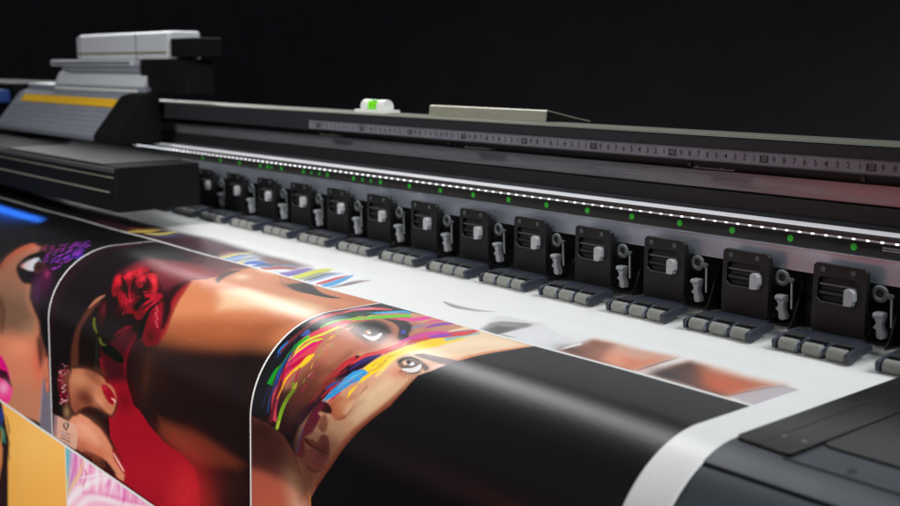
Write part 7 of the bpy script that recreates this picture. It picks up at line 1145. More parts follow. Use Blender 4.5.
["U","f",[206,206,72],1.0,1,[-10042,1840,-10033,1821,-10021,1792,-10021,1748,-10042,1684,-10075,1608,-10106,1532,-10135,1458,-10163,1384,-10183,1320,-10192,1269,-10193,1226,-10193,1197,-10234,1169,-10265,1178,-10309,1192,-10338,1223,-10340,1277,-10327,1344,-10307,1415,-10280,1491,-10246,1569,-10218,1635,-10197,1689,-10180,1734,-10170,1765],511,767],
["U","f",[110,120,60],1.0,0.85,[-9953,1818,-9962,1777,-9976,1717,-9995,1654,-10021,1590,-10052,1524,-10080,1460,-10102,1394,-10121,1329,-10134,1284,-10164,1265,-10166,1301,-10167,1354,-10159,1413,-10139,1474,-10111,1539,-10082,1604,-10052,1673,-10022,1743,-10001,1791],517,774],
["U","f",[70,84,76],1.0,0.9,[-9873,1801,-9874,1765,-9877,1712,-9888,1653,-9913,1590,-9946,1523,-9975,1458,-9996,1394,-10013,1330,-10025,1286,-10055,1267,-10066,1297,-10080,1341,-10083,1393,-10066,1453,-10039,1518,-10012,1581,-9986,1648,-9958,1716,-9939,1762],523,775],
["U","f",[120,150,200],1.0,0.9,[-9781,1804,-9791,1759,-9807,1695,-9827,1625,-9853,1554,-9884,1478,-9912,1407,-9937,1337,-9959,1271,-9974,1225,-10004,1206,-10009,1240,-10014,1289,-10010,1347,-9990,1415,-9961,1491,-9931,1564,-9897,1642,-9862,1719,-9837,1772],528,774],
["U","f",[196,44,56],1.0,1,[-9621,1808,-9622,1771,-9626,1718,-9637,1660,-9660,1599,-9689,1534,-9720,1467,-9754,1393,-9790,1317,-9816,1263,-9845,1245,-9841,1285,-9834,1344,-9823,1405,-9804,1465,-9780,1527,-9757,1588,-9733,1654,-9710,1719,-9693,1764],539,781],
["U","f",[60,156,210],1.0,1,[-9488,1828,-9476,1801,-9462,1761,-9466,1704,-9499,1627,-9551,1536,-9607,1447,-9672,1357,-9741,1270,-9791,1208,-9828,1186,-9815,1227,-9796,1285,-9771,1352,-9737,1428,-9697,1511,-9663,1586,-9635,1654,-9612,1718,-9595,1762],546,782],
["U","f",[90,110,140],1.0,0.8,[-9382,1789,-9381,1755,-9382,1704,-9389,1649,-9408,1590,-9434,1526,-9457,1465,-9476,1401,-9493,1338,-9504,1294,-9527,1279,-9530,1314,-9534,1364,-9530,1420,-9510,1480,-9483,1545,-9460,1605,-9445,1665,-9433,1722,-9425,1762],559,788],
["U","f",[150,100,92],1.0,0.85,[-9377,1726,-9380,1682,-9384,1619,-9390,1558,-9397,1506,-9406,1456,-9415,1403,-9425,1338,-9435,1270,-9442,1221,-9465,1206,-9478,1240,-9495,1291,-9505,1343,-9506,1391,-9500,1440,-9488,1495,-9466,1567,-9439,1645,-9421,1699],561,781],
["U","f",[70,80,120],1.0,0.8,[-9383,1632,-9383,1604,-9382,1563,-9388,1515,-9404,1454,-9426,1386,-9443,1338,-9460,1327,-9456,1368,-9449,1425,-9441,1481,-9431,1532,-9419,1581,-9410,1615],562,785],
["U","f",[150,148,146],2.2,0.9,[-8072,1340,-8018,1358,-7942,1382,-7869,1400,-7810,1408,-7756,1409,-7705,1405,-7660,1396,-7618,1381,-7577,1358,-7532,1320,-7487,1274,-7455,1242,-7467,1230,-7513,1250,-7577,1278,-7640,1300,-7692,1312,-7741,1319,-7791,1324,-7843,1326,-7896,1325,-7948,1323,-8004,1320,-8061,1314,-8101,1310],707,806],
["U","f",[90,88,88],1.2,0.7,[-8063,1347,-8012,1369,-7940,1398,-7872,1418,-7814,1420,-7762,1413,-7726,1406,-7745,1389,-7790,1386,-7856,1380,-7919,1372,-7980,1357,-8041,1338,-8085,1324],693,808],
["U","f",[206,206,206],3.2,0.85,[-7058,1773,-7168,1590,-7314,1326,-7214,1262,-7016,1248,-6813,1200,-6790,1423,-6794,1591,-6794,1761,-6739,1842],794,838],
["U","f",[120,118,118],3.0,0.85,[-7023,1783,-7147,1566,-7136,1445,-7049,1373,-6885,1286,-6823,1390,-6808,1578,-6799,1777,-6777,1838],797,845],
["U","f",[74,72,72],2,0.7,[-6969,1769,-7041,1598,-6945,1536,-6850,1495,-6799,1777,-6810,1829],801,858],
["U","f",[206,206,212],1.2,0.5,[-6776,1788,-6804,1583,-6806,1319,-6785,1251,-6372,1405,-6158,1434,-6093,1504,-6073,1766,-6058,1853],863,852],
["U","f",[140,136,140],0.8,0.8,[-6773,1792,-6747,1791,-6711,1790,-6678,1787,-6652,1779,-6629,1770,-6613,1763,-6625,1751,-6648,1750,-6680,1750,-6711,1752,-6743,1756,-6775,1762,-6797,1767],827,874],
["U","f",[130,100,90],0.6,0.8,[-6073,1765,-6073,1729,-6074,1677,-6078,1624,-6085,1569,-6094,1512,-6101,1472,-6113,1461,-6111,1496,-6109,1547,-6106,1599,-6100,1654,-6094,1711,-6089,1751],913,866],
["U","f",[206,150,122],8,0.85,[-6078,1800,-6098,1732,-6088,1506,-6164,1261,-5977,1235,-5673,1253,-5329,1204,-5298,1376,-5293,1575,-5284,1773,-5178,1927,-5782,1892],978,863],
["U","f",[120,66,48],7,0.85,[-6081,1765,-6081,1578,-6154,1305,-5929,1289,-5770,1500,-5634,1715,-5294,1762,-5314,1921,-5838,1834],961,873],
["U","b",[206,104,70],0,0.9,[-5474,1646,-5249,1636,-5354,1804]],
["U","b",[226,150,120],0,0.8,[-5580,1651,-5464,1646,-5439,1832]],
["U","b",[70,44,36],0,0.8,[-6037,1686,-5894,1652,-5935,1803]],
["U","b",[206,120,80],0,0.8,[-5367,1519,-5336,1340,-5290,1603]],
["U","f",[226,224,222],1,0.9,[-6081,1765,-6125,1658,-6132,1475,-6081,1497,-6081,1578],912,864],
["U","f",[110,60,50],0.8,0.8,[-5273,1754,-5272,1700,-5270,1622,-5271,1535,-5281,1431,-5294,1317,-5304,1236,-5314,1225,-5311,1300,-5307,1404,-5302,1504,-5297,1594,-5292,1680,-5288,1739],1047,862],
["U","f",[206,150,122],9,0.9,[-5143,1762,-5185,1516,-5205,1230,-5020,1203,-4650,1244,-4352,1211,-4390,1422,-4444,1727,-4393,1860],1153,861],
["U","f",[66,38,34],8,0.95,[-5145,1766,-5187,1449,-5177,1232,-5014,1278,-4808,1486,-4611,1624,-4444,1727,-4454,1837],1134,872],
["U","f",[178,88,56],9,0.85,[-5017,1340,-4822,1337,-4588,1333,-4407,1330,-4448,1722,-4612,1748],1176,861],
["U","b",[196,92,52],0,0.9,[-4607,1566,-4424,1541,-4511,1715]],
["U","b",[36,26,28],0,0.9,[-5058,1673,-4927,1654,-4965,1802]],
["U","f",[170,158,166],2.6,0.75,[-4440,1733,-4386,1428,-4344,1223,-4188,1244,-4161,1818,-4167,1871],1264,873],
["U","f",[90,60,60],0.8,0.7,[-4439,1734,-4426,1670,-4408,1578,-4390,1485,-4371,1393,-4351,1299,-4337,1233,-4343,1225,-4361,1286,-4386,1372,-4408,1462,-4425,1557,-4439,1654,-4449,1721],1234,863],
["A","b",[210,150,120],0,0.03215575011362168,[-7624,2901,-7601,2882,-7586,2923]],
["A","b",[210,150,120],0,0.09362307184035666,[-7570,2823,-7593,2772,-7533,2831]],
["A","b",[120,70,56],0,0.02011614290225354,[-7636,2797,-7649,2735,-7601,2808]],
["A","b",[210,150,120],0,0.007907148144426838,[-7836,3211,-7793,3184,-7819,3220]],
["A","b",[210,150,120],0,0.09234355522807311,[-7411,3165,-7365,3140,-7390,3179]],
["A","b",[120,70,56],0,0.09100979312305467,[-7449,3095,-7398,3060,-7435,3103]],
["A","b",[190,110,96],0,0.10727021562578383,[-7333,3180,-7319,3155,-7303,3189]],
["A","b",[190,110,96],0,0.10404535760443752,[-7540,3162,-7507,3120,-7516,3171]],
["A","b",[120,70,56],0,0.0014071714445698536,[-7884,3062,-7833,3031,-7852,3081]],
["A","b",[120,70,56],0,0.012968746037515515,[-7917,3157,-7860,3126,-7888,3175]],
["A","b",[190,110,96],0,0.07199704818778536,[-7378,3046,-7377,3027,-7350,3052]],
["A","b",[120,70,56],0,0.06331417135952562,[-7975,2790,-8000,2740,-7945,2796]],
["A","b",[210,150,120],0,0.026389646751421157,[-7596,3142,-7558,3104,-7582,3148]],
["A","b",[210,150,120],0,0.026331543093681735,[-7565,3186,-7547,3131,-7548,3190]],
["A","b",[210,150,120],0,0.0737460297731033,[-7707,2812,-7696,2791,-7688,2821]],
["A","b",[190,110,96],0,0.029458609788187557,[-7396,2989,-7359,2954,-7372,3002]],
["A","b",[120,70,56],0,0.09612853259446244,[-7889,3144,-7888,3114,-7865,3148]],
["A","b",[190,110,96],0,0.09660692752913992,[-7986,2808,-7984,2754,-7967,2815]],
["A","b",[120,70,56],0,0.031217921529915028,[-7470,3119,-7447,3103,-7437,3138]],
["A","b",[190,110,96],0,0.04709225351362638,[-7542,3157,-7531,3126,-7504,3167]],
["A","b",[210,150,120],0,0.085345661199957,[-7324,3128,-7269,3096,-7307,3139]],
["A","b",[190,110,96],0,0.05768585863207761,[-7341,3195,-7317,3164,-7310,3207]],
["A","b",[190,110,96],0,0.09277954345763388,[-7604,3198,-7576,3173,-7573,3212]],
["A","b",[190,110,96],0,0.005389557058607418,[-7587,2855,-7571,2839,-7567,2865]],
["A","b",[210,150,120],0,0.09416251979218937,[-7619,3042,-7574,3012,-7606,3050]],
["A","b",[190,110,96],0,0.10658097079197829,[-7849,3171,-7846,3148,-7810,3177]],
["A","b",[160,104,80],0,0.008669260811420202,[-6980,3049,-6958,2999,-6965,3054]],
["A","b",[240,210,180],0,0.054507525224356035,[-6860,3106,-6844,3093,-6832,3121]],
["A","b",[160,104,80],0,0.08589515487796531,[-6910,3109,-6909,3075,-6894,3112]],
["A","b",[240,210,180],0,0.05971425256185203,[-6794,3072,-6761,3033,-6761,3087]],
["A","b",[240,210,180],0,0.019617995926238353,[-7224,3085,-7196,3034,-7200,3094]],
["A","b",[240,210,180],0,0.05346103246148899,[-6921,3092,-6908,3066,-6897,3100]],
["A","b",[160,104,80],0,0.07660075232838279,[-6920,3079,-6911,3028,-6886,3087]],
["A","b",[160,104,80],0,0.10613723211637709,[-6821,3152,-6807,3127,-6793,3162]],
["A","b",[240,210,180],0,0.10324578253471203,[-7083,2959,-7076,2916,-7061,2966]],
["A","b",[160,104,80],0,0.02632490498244299,[-7289,2979,-7239,2940,-7269,2990]],
["A","b",[240,210,180],0,0.1000642398189444,[-6979,3072,-6962,3049,-6962,3079]],
["A","b",[240,210,180],0,0.07557494549777169,[-7054,3027,-7028,3002,-7032,3039]],
["B","b",[150,84,56],0,0.04271107573366964,[-9269,2739,-9152,2737,-9227,2776]],
["B","b",[150,84,56],0,0.04825175744467976,[-9474,2481,-9309,2512,-9435,2514]],
["B","b",[150,84,56],0,0.07226860343845719,[-10029,2014,-9977,2018,-9959,2064]],
["B","b",[226,170,130],0,0.018205343449608585,[-8989,2321,-8945,2319,-8921,2370]],
["B","b",[150,84,56],0,0.08500016545356907,[-9939,2818,-9904,2808,-9885,2852]],
["B","b",[206,120,84],0,0.04748232525200898,[-9517,3022,-9448,3008,-9501,3034]],
["B","b",[206,120,84],0,0.10972284761581164,[-10033,2096,-9833,2147,-9961,2151]],
["B","b",[150,84,56],0,0.059148811015908,[-10830,2722,-10732,2734,-10800,2751]],
["B","b",[226,170,130],0,0.0729113229584803,[-9281,2794,-9183,2803,-9252,2828]],
["B","b",[226,170,130],0,0.030511359040255547,[-8235,2652,-8180,2662,-8213,2680]],
["B","b",[206,120,84],0,0.049508683365556416,[-10364,3095,-10313,3095,-10355,3110]],
["B","b",[206,120,84],0,0.04513657394777764,[-9485,1834,-9411,1830,-9385,1907]],
["B","b",[206,120,84],0,0.1051021915257626,[-10138,2553,-10032,2564,-10100,2582]],
["B","b",[226,170,130],0,0.004850369937287868,[-9721,2880,-9599,2897,-9712,2897]],
["B","b",[150,84,56],0,0.0948476853222635,[-8931,2936,-8837,2948,-8920,2964]],
["B","b",[206,120,84],0,0.08588908938451656,[-8674,2766,-8617,2755,-8640,2793]],
["B","b",[206,120,84],0,0.06347155343477746,[-9699,3116,-9656,3107,-9680,3132]],
["B","b",[226,170,130],0,0.00548713265882309,[-9159,3126,-9119,3115,-9146,3136]],
["B","b",[226,170,130],0,0.09124584325237484,[-9344,3064,-9287,3059,-9326,3084]],
["B","b",[226,170,130],0,0.01491445021194633,[-8547,2531,-8481,2518,-8483,2579]],
["B","b",[150,84,56],0,0.08310585873283315,[-9289,1931,-9130,1977,-9198,2010]],
["B","b",[226,170,130],0,0.017431580289491766,[-10073,3147,-9949,3128,-10052,3167]],
["B","b",[206,120,84],0,0.07239561259159047,[-10235,2788,-10145,2802,-10213,2818]],
["B","b",[206,120,84],0,0.0033209504711228144,[-9173,2921,-9070,2925,-9154,2946]],
["B","b",[150,84,56],0,0.08931929433169998,[-9593,2744,-9465,2759,-9578,2761]],
["B","b",[206,120,84],0,0.02992977220535229,[-9246,2042,-9176,2029,-9137,2120]],
["B","b",[226,170,130],0,0.03388283831084696,[-9979,3185,-9935,3175,-9955,3206]],
["B","b",[150,84,56],0,0.0891939715256061,[-10307,2642,-10183,2650,-10265,2675]],
["B","b",[150,84,56],0,0.07818351889936176,[-9088,2735,-8966,2756,-9071,2759]],
["B","b",[226,170,130],0,0.010513479638486279,[-10626,2614,-10586,2599,-10543,2660]],
["B","b",[206,120,84],0,0.057012644576694436,[-8281,2764,-8211,2776,-8261,2797]],
["B","b",[206,120,84],0,0.006955786108128744,[-10311,2863,-10237,2834,-10253,2895]],
["B","b",[206,120,84],0,0.025552175945841783,[-8467,2819,-8406,2828,-8456,2838]],
["B","b",[150,84,56],0,0.09419738812311325,[-8894,2449,-8794,2471,-8851,2487]],
["B","b",[206,120,84],0,0.08702109054239676,[-10192,3271,-10126,3278,-10194,3282]],
["B","b",[150,84,56],0,0.03488835027963925,[-9672,1960,-9504,2007,-9623,2000]],
["B","b",[150,84,56],0,0.07594910280436903,[-10012,2795,-9924,2779,-9982,2815]],
["B","b",[150,84,56],0,0.05516367712879923,[-10634,2844,-10534,2816,-10576,2878]],
["B","b",[226,170,130],0,0.09765210801108018,[-8261,2822,-8158,2821,-8232,2854]],
["B","b",[206,120,84],0,0.07766789829482114,[-8336,2817,-8286,2816,-8312,2843]],
["B","b",[206,120,84],0,0.10447722623750227,[-10248,3312,-10158,3303,-10238,3331]],
["B","b",[206,120,84],0,0.09586451504526178,[-9373,2518,-9340,2512,-9343,2538]],
["B","b",[206,120,84],0,0.10582151824036984,[-8210,2844,-8162,2842,-8192,2863]],
["B","b",[226,170,130],0,0.04627393954411201,[-8760,2265,-8637,2281,-8695,2317]],
["B","b",[226,170,130],0,0.10395040252690516,[-8814,2420,-8797,2397,-8740,2467]],
["B","b",[206,120,84],0,0.08676826662992479,[-9805,2546,-9750,2534,-9763,2572]],
["B","b",[226,170,130],0,0.017451267958054694,[-10147,3051,-10084,3036,-10107,3079]],
["B","b",[226,170,130],0,0.09126980359910129,[-9691,2795,-9644,2799,-9667,2822]],
["B","b",[226,170,130],0,0.06501147628949648,[-9095,2935,-9044,2940,-9080,2962]],
["B","b",[226,170,130],0,0.07584607599904264,[-9843,3306,-9796,3297,-9833,3318]],
["B","b",[30,20,22],0,0.09597729952593126,[-8833,3770,-8754,3780,-8865,3800]],
["B","b",[30,20,22],0,0.0018233321343942843,[-9411,3497,-9321,3493,-9413,3510]],
["B","b",[30,20,22],0,0.10592873543718867,[-9240,3553,-9135,3575,-9252,3564]],
["B","b",[30,20,22],0,0.0388110202188495,[-8588,3910,-8534,3906,-8595,3922]],
["B","b",[30,20,22],0,0.10994166298567325,[-9814,4876,-9768,4893,-9858,4905]],
["B","b",[30,20,22],0,0.05110847178976051,[-10090,4794,-10014,4784,-10098,4807]],
["B","b",[30,20,22],0,0.03487347604231791,[-9412,4189,-9359,4194,-9442,4216]],
["B","b",[30,20,22],0,0.05804773564757627,[-10240,4369,-10180,4365,-10268,4405]],
["B","b",[30,20,22],0,0.005964378838641533,[-10124,3722,-10044,3716,-10131,3737]],
["B","b",[80,44,38],0,0.08553267296113232,[-9587,4849,-9546,4853,-9627,4885]],
["B","b",[30,20,22],0,0.008059324181313285,[-8570,3686,-8475,3688,-8588,3711]],
["B","b",[80,44,38],0,0.0603152010315824,[-9210,3353,-9106,3359,-9212,3363]],
["B","b",[80,44,38],0,0.011396745508876902,[-10193,4261,-10080,4283,-10230,4288]],
["B","b",[80,44,38],0,0.07453262794151458,[-10154,3886,-10052,3917,-10192,3909]],
["B","b",[80,44,38],0,0.10007295306006914,[-9553,4469,-9509,4471,-9570,4486]],
["B","b",[30,20,22],0,0.04389461662075267,[-8658,4497,-8608,4519,-8685,4514]],
["B","b",[80,44,38],0,0.04804648527068605,[-9436,4344,-9334,4357,-9464,4368]],
["B","b",[30,20,22],0,0.09816036849873781,[-8617,4085,-8534,4080,-8629,4103]],
["B","b",[30,20,22],0,0.057505119395363506,[-9180,3749,-9090,3748,-9188,3760]],
["B","b",[30,20,22],0,0.018045547318786485,[-9799,4067,-9696,4061,-9819,4093]],
["B","b",[30,20,22],0,0.10344061725323422,[-8957,3258,-8851,3268,-8959,3274]],
["B","b",[30,20,22],0,0.07050184353859315,[-9644,4324,-9553,4349,-9686,4353]],
["B","b",[30,20,22],0,0.10356547341052037,[-10327,5097,-10265,5106,-10364,5126]],
["B","b",[30,20,22],0,0.09183348102495396,[-8641,4269,-8561,4259,-8650,4285]],
["B","b",[30,20,22],0,0.09472417946277216,[-8778,3792,-8743,3807,-8796,3804]],
["B","b",[80,44,38],0,0.045931501247456714,[-10037,5032,-9948,5022,-10048,5047]],
["B","b",[30,20,22],0,0.09202241983619244,[-9132,3678,-9084,3696,-9155,3694]],
["B","b",[30,20,22],0,0.10024782517947643,[-9536,4146,-9448,4150,-9571,4181]],
["B","b",[30,20,22],0,0.10699600872226955,[-8985,3956,-8928,3956,-9001,3976]],
["B","b",[80,44,38],0,0.0016019953488462203,[-9398,3488,-9295,3484,-9402,3516]],
["B","b",[30,20,22],0,0.06051609150369455,[-8475,4452,-8393,4459,-8502,4480]],
["B","b",[30,20,22],0,0.06447677250324965,[-9710,4093,-9662,4091,-9736,4126]],
["B","b",[30,20,22],0,0.012578023477843746,[-9994,3795,-9943,3797,-10009,3810]],
["B","b",[80,44,38],0,0.05890948818517284,[-8479,4502,-8442,4512,-8504,4521]],
["B","b",[30,20,22],0,0.006153080537761729,[-9258,3424,-9192,3420,-9256,3445]],
["B","b",[80,44,38],0,0.09650034569085007,[-9226,3591,-9136,3607,-9237,3602]],
["B","b",[210,50,62],0,0.12341464209914282,[-9991,4421,-9856,4402,-10002,4441]],
["B","b",[210,50,62],0,0.09755524437804297,[-11002,4522,-10913,4510,-11013,4540]],
["B","b",[130,16,34],0,0.11105893441880839,[-11167,4593,-11130,4604,-11194,4610]],
["B","b",[210,50,62],0,0.11070982034077725,[-9978,4335,-9917,4338,-10014,4369]],
["B","b",[130,16,34],0,0.13737376632273046,[-9535,4523,-9463,4550,-9555,4536]],
["B","b",[130,16,34],0,0.0915871968318091,[-10998,5177,-10930,5190,-11056,5216]],
["B","b",[210,50,62],0,0.10434101930540339,[-10656,4960,-10622,4968,-10701,4991]],
["B","b",[130,16,34],0,0.07306206903376984,[-10500,4332,-10411,4358,-10551,4364]],
["B","b",[210,50,62],0,0.036159904267770784,[-11212,4676,-11163,4676,-11228,4692]],
["B","b",[210,50,62],0,0.10670826889766329,[-10585,4942,-10455,4936,-10599,4958]],
["B","b",[210,50,62],0,0.012238897177541203,[-10786,4448,-10683,4442,-10799,4464]],
["B","b",[130,16,34],0,0.11602186863956769,[-11552,5010,-11431,5034,-11585,5031]],
["B","b",[210,50,62],0,0.017779886941203936,[-10231,4848,-10152,4862,-10249,4861]],
["B","b",[130,16,34],0,0.1275056900054962,[-10448,5046,-10381,5042,-10478,5080]],
["B","b",[210,50,62],0,0.127055494768523,[-10346,4620,-10278,4616,-10366,4643]],
["B","b",[210,50,62],0,0.052002761745499,[-9611,4142,-9572,4156,-9637,4159]],
["B","b",[210,50,62],0,0.11526183100530778,[-10276,5025,-10172,5034,-10305,5050]],
["B","b",[210,50,62],0,0.05473310411930019,[-10755,4494,-10644,4488,-10776,4518]],
["B","b",[210,50,62],0,0.04063220470592502,[-11538,5092,-11380,5071,-11565,5129]],
["B","b",[130,16,34],0,0.024345815472852937,[-11005,5122,-10923,5107,-11025,5158]],
["B","b",[210,50,62],0,0.05188592236606641,[-10339,4368,-10245,4395,-10370,4388]],
["B","b",[130,16,34],0,0.050292915506370835,[-10994,4794,-10945,4800,-11037,4826]],
["B","b",[130,16,34],0,0.017327308287301408,[-10192,4980,-10044,4953,-10206,5008]],
["B","b",[130,16,34],0,0.12292612715479335,[-11250,5009,-11132,5024,-11294,5042]],
]
def grid_axis(parts):
    out = [np.arange(a, b, d) for a, b, d in parts]
    return np.concatenate(out + [[parts[-1][1]]])
GX = grid_axis([(-2.6,-1.9,.004),(-1.9,-1.34,.0009),(-1.34,-.9,.0008),(-.9,-.4,.00062),(-.4,-.388,.002)])
GS = grid_axis([(-.055,.06,.004),(.06,.56,.00075),(.56,.9,.0016)])
nx, ns = len(GX), len(GS)
IMG = np.empty((ns, nx, 3)); IMG[:] = lin((226,227,226))
XX, SS = np.meshgrid(GX, GS)
SEAM = .1815
TILES = {'A': (-.8436,-.4207,.1832,.5245, (24,22,25)), 'B': (-1.3390,-.8466,.1832,.5245, (40,22,26)), 'C': (-2.6,-1.3418,.1832,.5245, (24,22,24)),
         'D': (-2.6,-1.2990,.5280,.9, (248,180,86)), 'E': (-1.2962,-.7,.5280,.9, (246,186,214)), 'U': (-2.6,-.4207,-.05,.1796, None)}
TM = {}
for k, (a, b, c, d, bg) in TILES.items():
    i0, i1 = np.searchsorted(GX, [a, b]); j0, j1 = np.searchsorted(GS, [c, d]); TM[k] = (i0, i1, j0, j1)
    if bg: IMG[j0:j1, i0:i1] = lin(bg)
# the last strip of the lower row, right of the pink picture, is a dark sheet
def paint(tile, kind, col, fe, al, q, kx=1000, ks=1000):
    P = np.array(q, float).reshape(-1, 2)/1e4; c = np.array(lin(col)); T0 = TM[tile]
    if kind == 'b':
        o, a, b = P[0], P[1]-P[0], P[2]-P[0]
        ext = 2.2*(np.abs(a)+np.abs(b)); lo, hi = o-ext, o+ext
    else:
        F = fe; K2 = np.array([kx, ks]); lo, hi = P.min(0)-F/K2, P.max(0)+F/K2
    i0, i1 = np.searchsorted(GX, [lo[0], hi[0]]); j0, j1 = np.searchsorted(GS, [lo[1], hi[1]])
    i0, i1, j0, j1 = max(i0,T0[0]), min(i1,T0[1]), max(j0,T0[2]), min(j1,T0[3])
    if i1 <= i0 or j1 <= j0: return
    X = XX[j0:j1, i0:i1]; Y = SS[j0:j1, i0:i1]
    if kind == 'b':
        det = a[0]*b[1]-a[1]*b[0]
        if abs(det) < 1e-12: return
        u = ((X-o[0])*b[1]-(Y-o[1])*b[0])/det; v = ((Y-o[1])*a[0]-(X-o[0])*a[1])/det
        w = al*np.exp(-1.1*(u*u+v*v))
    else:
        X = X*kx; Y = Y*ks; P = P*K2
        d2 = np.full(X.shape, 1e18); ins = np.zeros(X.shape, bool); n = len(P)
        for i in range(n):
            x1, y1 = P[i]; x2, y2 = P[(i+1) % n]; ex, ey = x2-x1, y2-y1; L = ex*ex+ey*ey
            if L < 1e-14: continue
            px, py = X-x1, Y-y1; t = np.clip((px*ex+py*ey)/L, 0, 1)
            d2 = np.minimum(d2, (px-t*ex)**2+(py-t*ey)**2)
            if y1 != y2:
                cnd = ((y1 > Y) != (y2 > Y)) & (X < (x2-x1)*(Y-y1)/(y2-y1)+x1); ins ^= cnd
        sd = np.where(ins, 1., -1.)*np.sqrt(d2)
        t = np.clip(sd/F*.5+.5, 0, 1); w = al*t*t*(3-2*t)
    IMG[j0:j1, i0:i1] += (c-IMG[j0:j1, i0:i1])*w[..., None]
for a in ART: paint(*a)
# fine ink mottle of the print
nz = np.random.default_rng(5)
IMG *= (1+.022*nz.normal(0, 1, (ns, nx)))[..., None]
i0, i1, j0, j1 = TM['B']; IMG[j0:j1, i0:i1] **= 1.12      # inks darkened here to carry the dimmer light on the curve
IMG = np.clip(IMG, .004, .95)
def build_paper():
    y, z = prof(GS)
    V = np.empty((ns, nx, 3)); V[..., 0] = GX[None]; V[..., 1] = y[:, None]; V[..., 2] = z[:, None]
    # the loose web is never perfectly flat
    V[..., 2] += .00035*np.sin(GX*23+1.3)[None]*np.clip((GS-.05)/.1, 0, 1)[:, None]*np.clip((.5-GS)/.2, 0, 1)[:, None]
    V[..., 2] += (.00012*np.sin(GS*2*math.pi/.047+.6)*np.clip((.2-GS)/.04, 0, 1)*np.clip((GS-.03)/.04, 0, 1))[:, None]*(1+.4*np.sin(GX*9))[None]
    V = V.reshape(-1, 3)
    idx = np.arange(ns*nx).reshape(ns, nx)
    Fc = np.stack([idx[:-1, :-1], idx[1:, :-1], idx[1:, 1:], idx[:-1, 1:]], -1).reshape(-1, 4)
    me = bpy.data.meshes.new('printed_paper_web')
    me.vertices.add(len(V)); me.vertices.foreach_set('co', V.astype(np.float32).ravel())
    me.loops.add(Fc.size); me.loops.foreach_set('vertex_index', Fc.astype(np.int32).ravel())
    me.polygons.add(len(Fc)); me.polygons.foreach_set('loop_start', (np.arange(len(Fc))*4).astype(np.int32))
    me.polygons.foreach_set('loop_total', np.full(len(Fc), 4, np.int32))
    me.update(calc_edges=True)
    at = me.color_attributes.new('print', 'FLOAT_COLOR', 'POINT')
    C4 = np.ones((ns*nx, 4), np.float32); C4[:, :3] = IMG.reshape(-1, 3); at.data.foreach_set('color', C4.ravel())
    me.shade_smooth()
    m = bpy.data.materials.new('satin_print_paper'); m.use_nodes = True; nt = m.node_tree; b = nt.nodes['Principled BSDF']
    ca = nt.nodes.new('ShaderNodeVertexColor'); ca.layer_name = 'print'; nt.links.new(ca.outputs[0], b.inputs['Base Color'])
    b.inputs['Roughness'].default_value = .30; b.inputs['Specular IOR Level'].default_value = .22
    tc = nt.nodes.new('ShaderNodeTexCoord'); n = nt.nodes.new('ShaderNodeTexNoise'); n.inputs['Scale'].default_value = 900; n.inputs['Detail'].default_value = 2
    nt.links.new(tc.outputs['Object'], n.inputs['Vector'])
    bp = nt.nodes.new('ShaderNodeBump'); bp.inputs['Strength'].default_value = .4; bp.inputs['Distance'].default_value = .0003
    nt.links.new(n.outputs['Fac'], bp.inputs['Height']); nt.links.new(bp.outputs[0], b.inputs['Normal'])
    o = fin('printed_paper_web', me, m)
    # 0.3 mm of real thickness underneath
    tag(o, 'wide sheet of satin paper with printed portraits rolling out of the printer', 'printed paper')
    return o
build_paper()

# ------------------------------------------------------------------ the printer
XL, XR = -3.0, .5
PR = tag(empty('wide_format_printer', (0,0,0)), 'long dark printer bed, ruler beam and row of pinch rollers above the white paper', 'printer')
# top beam, with its lit top plate
MB().prism([(.0215,.1412),(.020,.1427),(.020,.1640),(.0225,.1650),(.095,.1650),(.095,.1412)], 'x', XL, XR).build('beam', M['beam'], PR)
MB().prism([(.0205,.1651),(.0215,.1662),(.0765,.1662),(.0775,.1651)], 'x', XL, XR).build('beam_top_plate', M['beamtop'], PR)
MB().box(XL, XR, .036, .0378, .1662, .1668).build('beam_rib', M['cover'], PR)
# dark back wall of the carriage slot, brushed rail, housings
MB().prism([(.052,.1411),(.075,.1411),(.075,-.03),(.052,-.03)], 'x', XL, XR).build('slot_wall', M['black'], PR)
MB().box(XL, XR, .0480, .0519, .1145, .1308).build('slide_rail', M['brushed'], PR)
MB().prism([(.0519,.1135),(.044,.1128),(.044,.0985),(.0519,.0985)], 'x', XL, XR).build('rail_support', M['black'], PR, bevel=.0006)
MB().prism([(.0518,.0984),(.046,.0984),(.0372,.0950),(.0372,.0900),(.0518,.0900)], 'x', XL, XR).build('upper_trim', M['alu'], PR)
MB().prism([(.0370,.0948),(.0322,.0929),(.0322,.0905),(.0370,.0905)], 'x', XL, XR).build('glowing_alu_strip', M['bright'], PR)  # aluminium face, its LED light put in as glow
MB().prism([(.0312,.0921),(.0225,.0909),(.0225,.0880),(.0312,.0880)], 'x', XL, XR).build('lip_strip', M['pink'], PR)
MB().prism([(.0224,.0900),(.0195,.0893),(.0195,.0760),(.0224,.0760)], 'x', XL, XR).build('light_bar', M['bar'], PR, bevel=.0003)
MB().box(XL, XR, .0188, .0194, .0880, .0896).build('led_board', M['ledpcb'], PR)
MB().prism([(.0518,.0875),(.0226,.0875),(.0226,.0761),(.0518,.0761)], 'x', XL, XR).build('bar_backing', M['black'], PR)
MB().prism([(.0516,.0760),(.0150,.0760),(.0145,.0755),(.0145,.0565),(.0150,.0560),(.0516,.0560)], 'x', XL, XR).build('mounting_strip', M['alu'], PR)
MB().box(XL, XR, .0139, .0145, .0560, .0566).build('strip_edge', M['rod'], PR)
MB().box(XL, XR, .0139, .0145, .0750, .0757).build('strip_edge', M['rod'], PR)
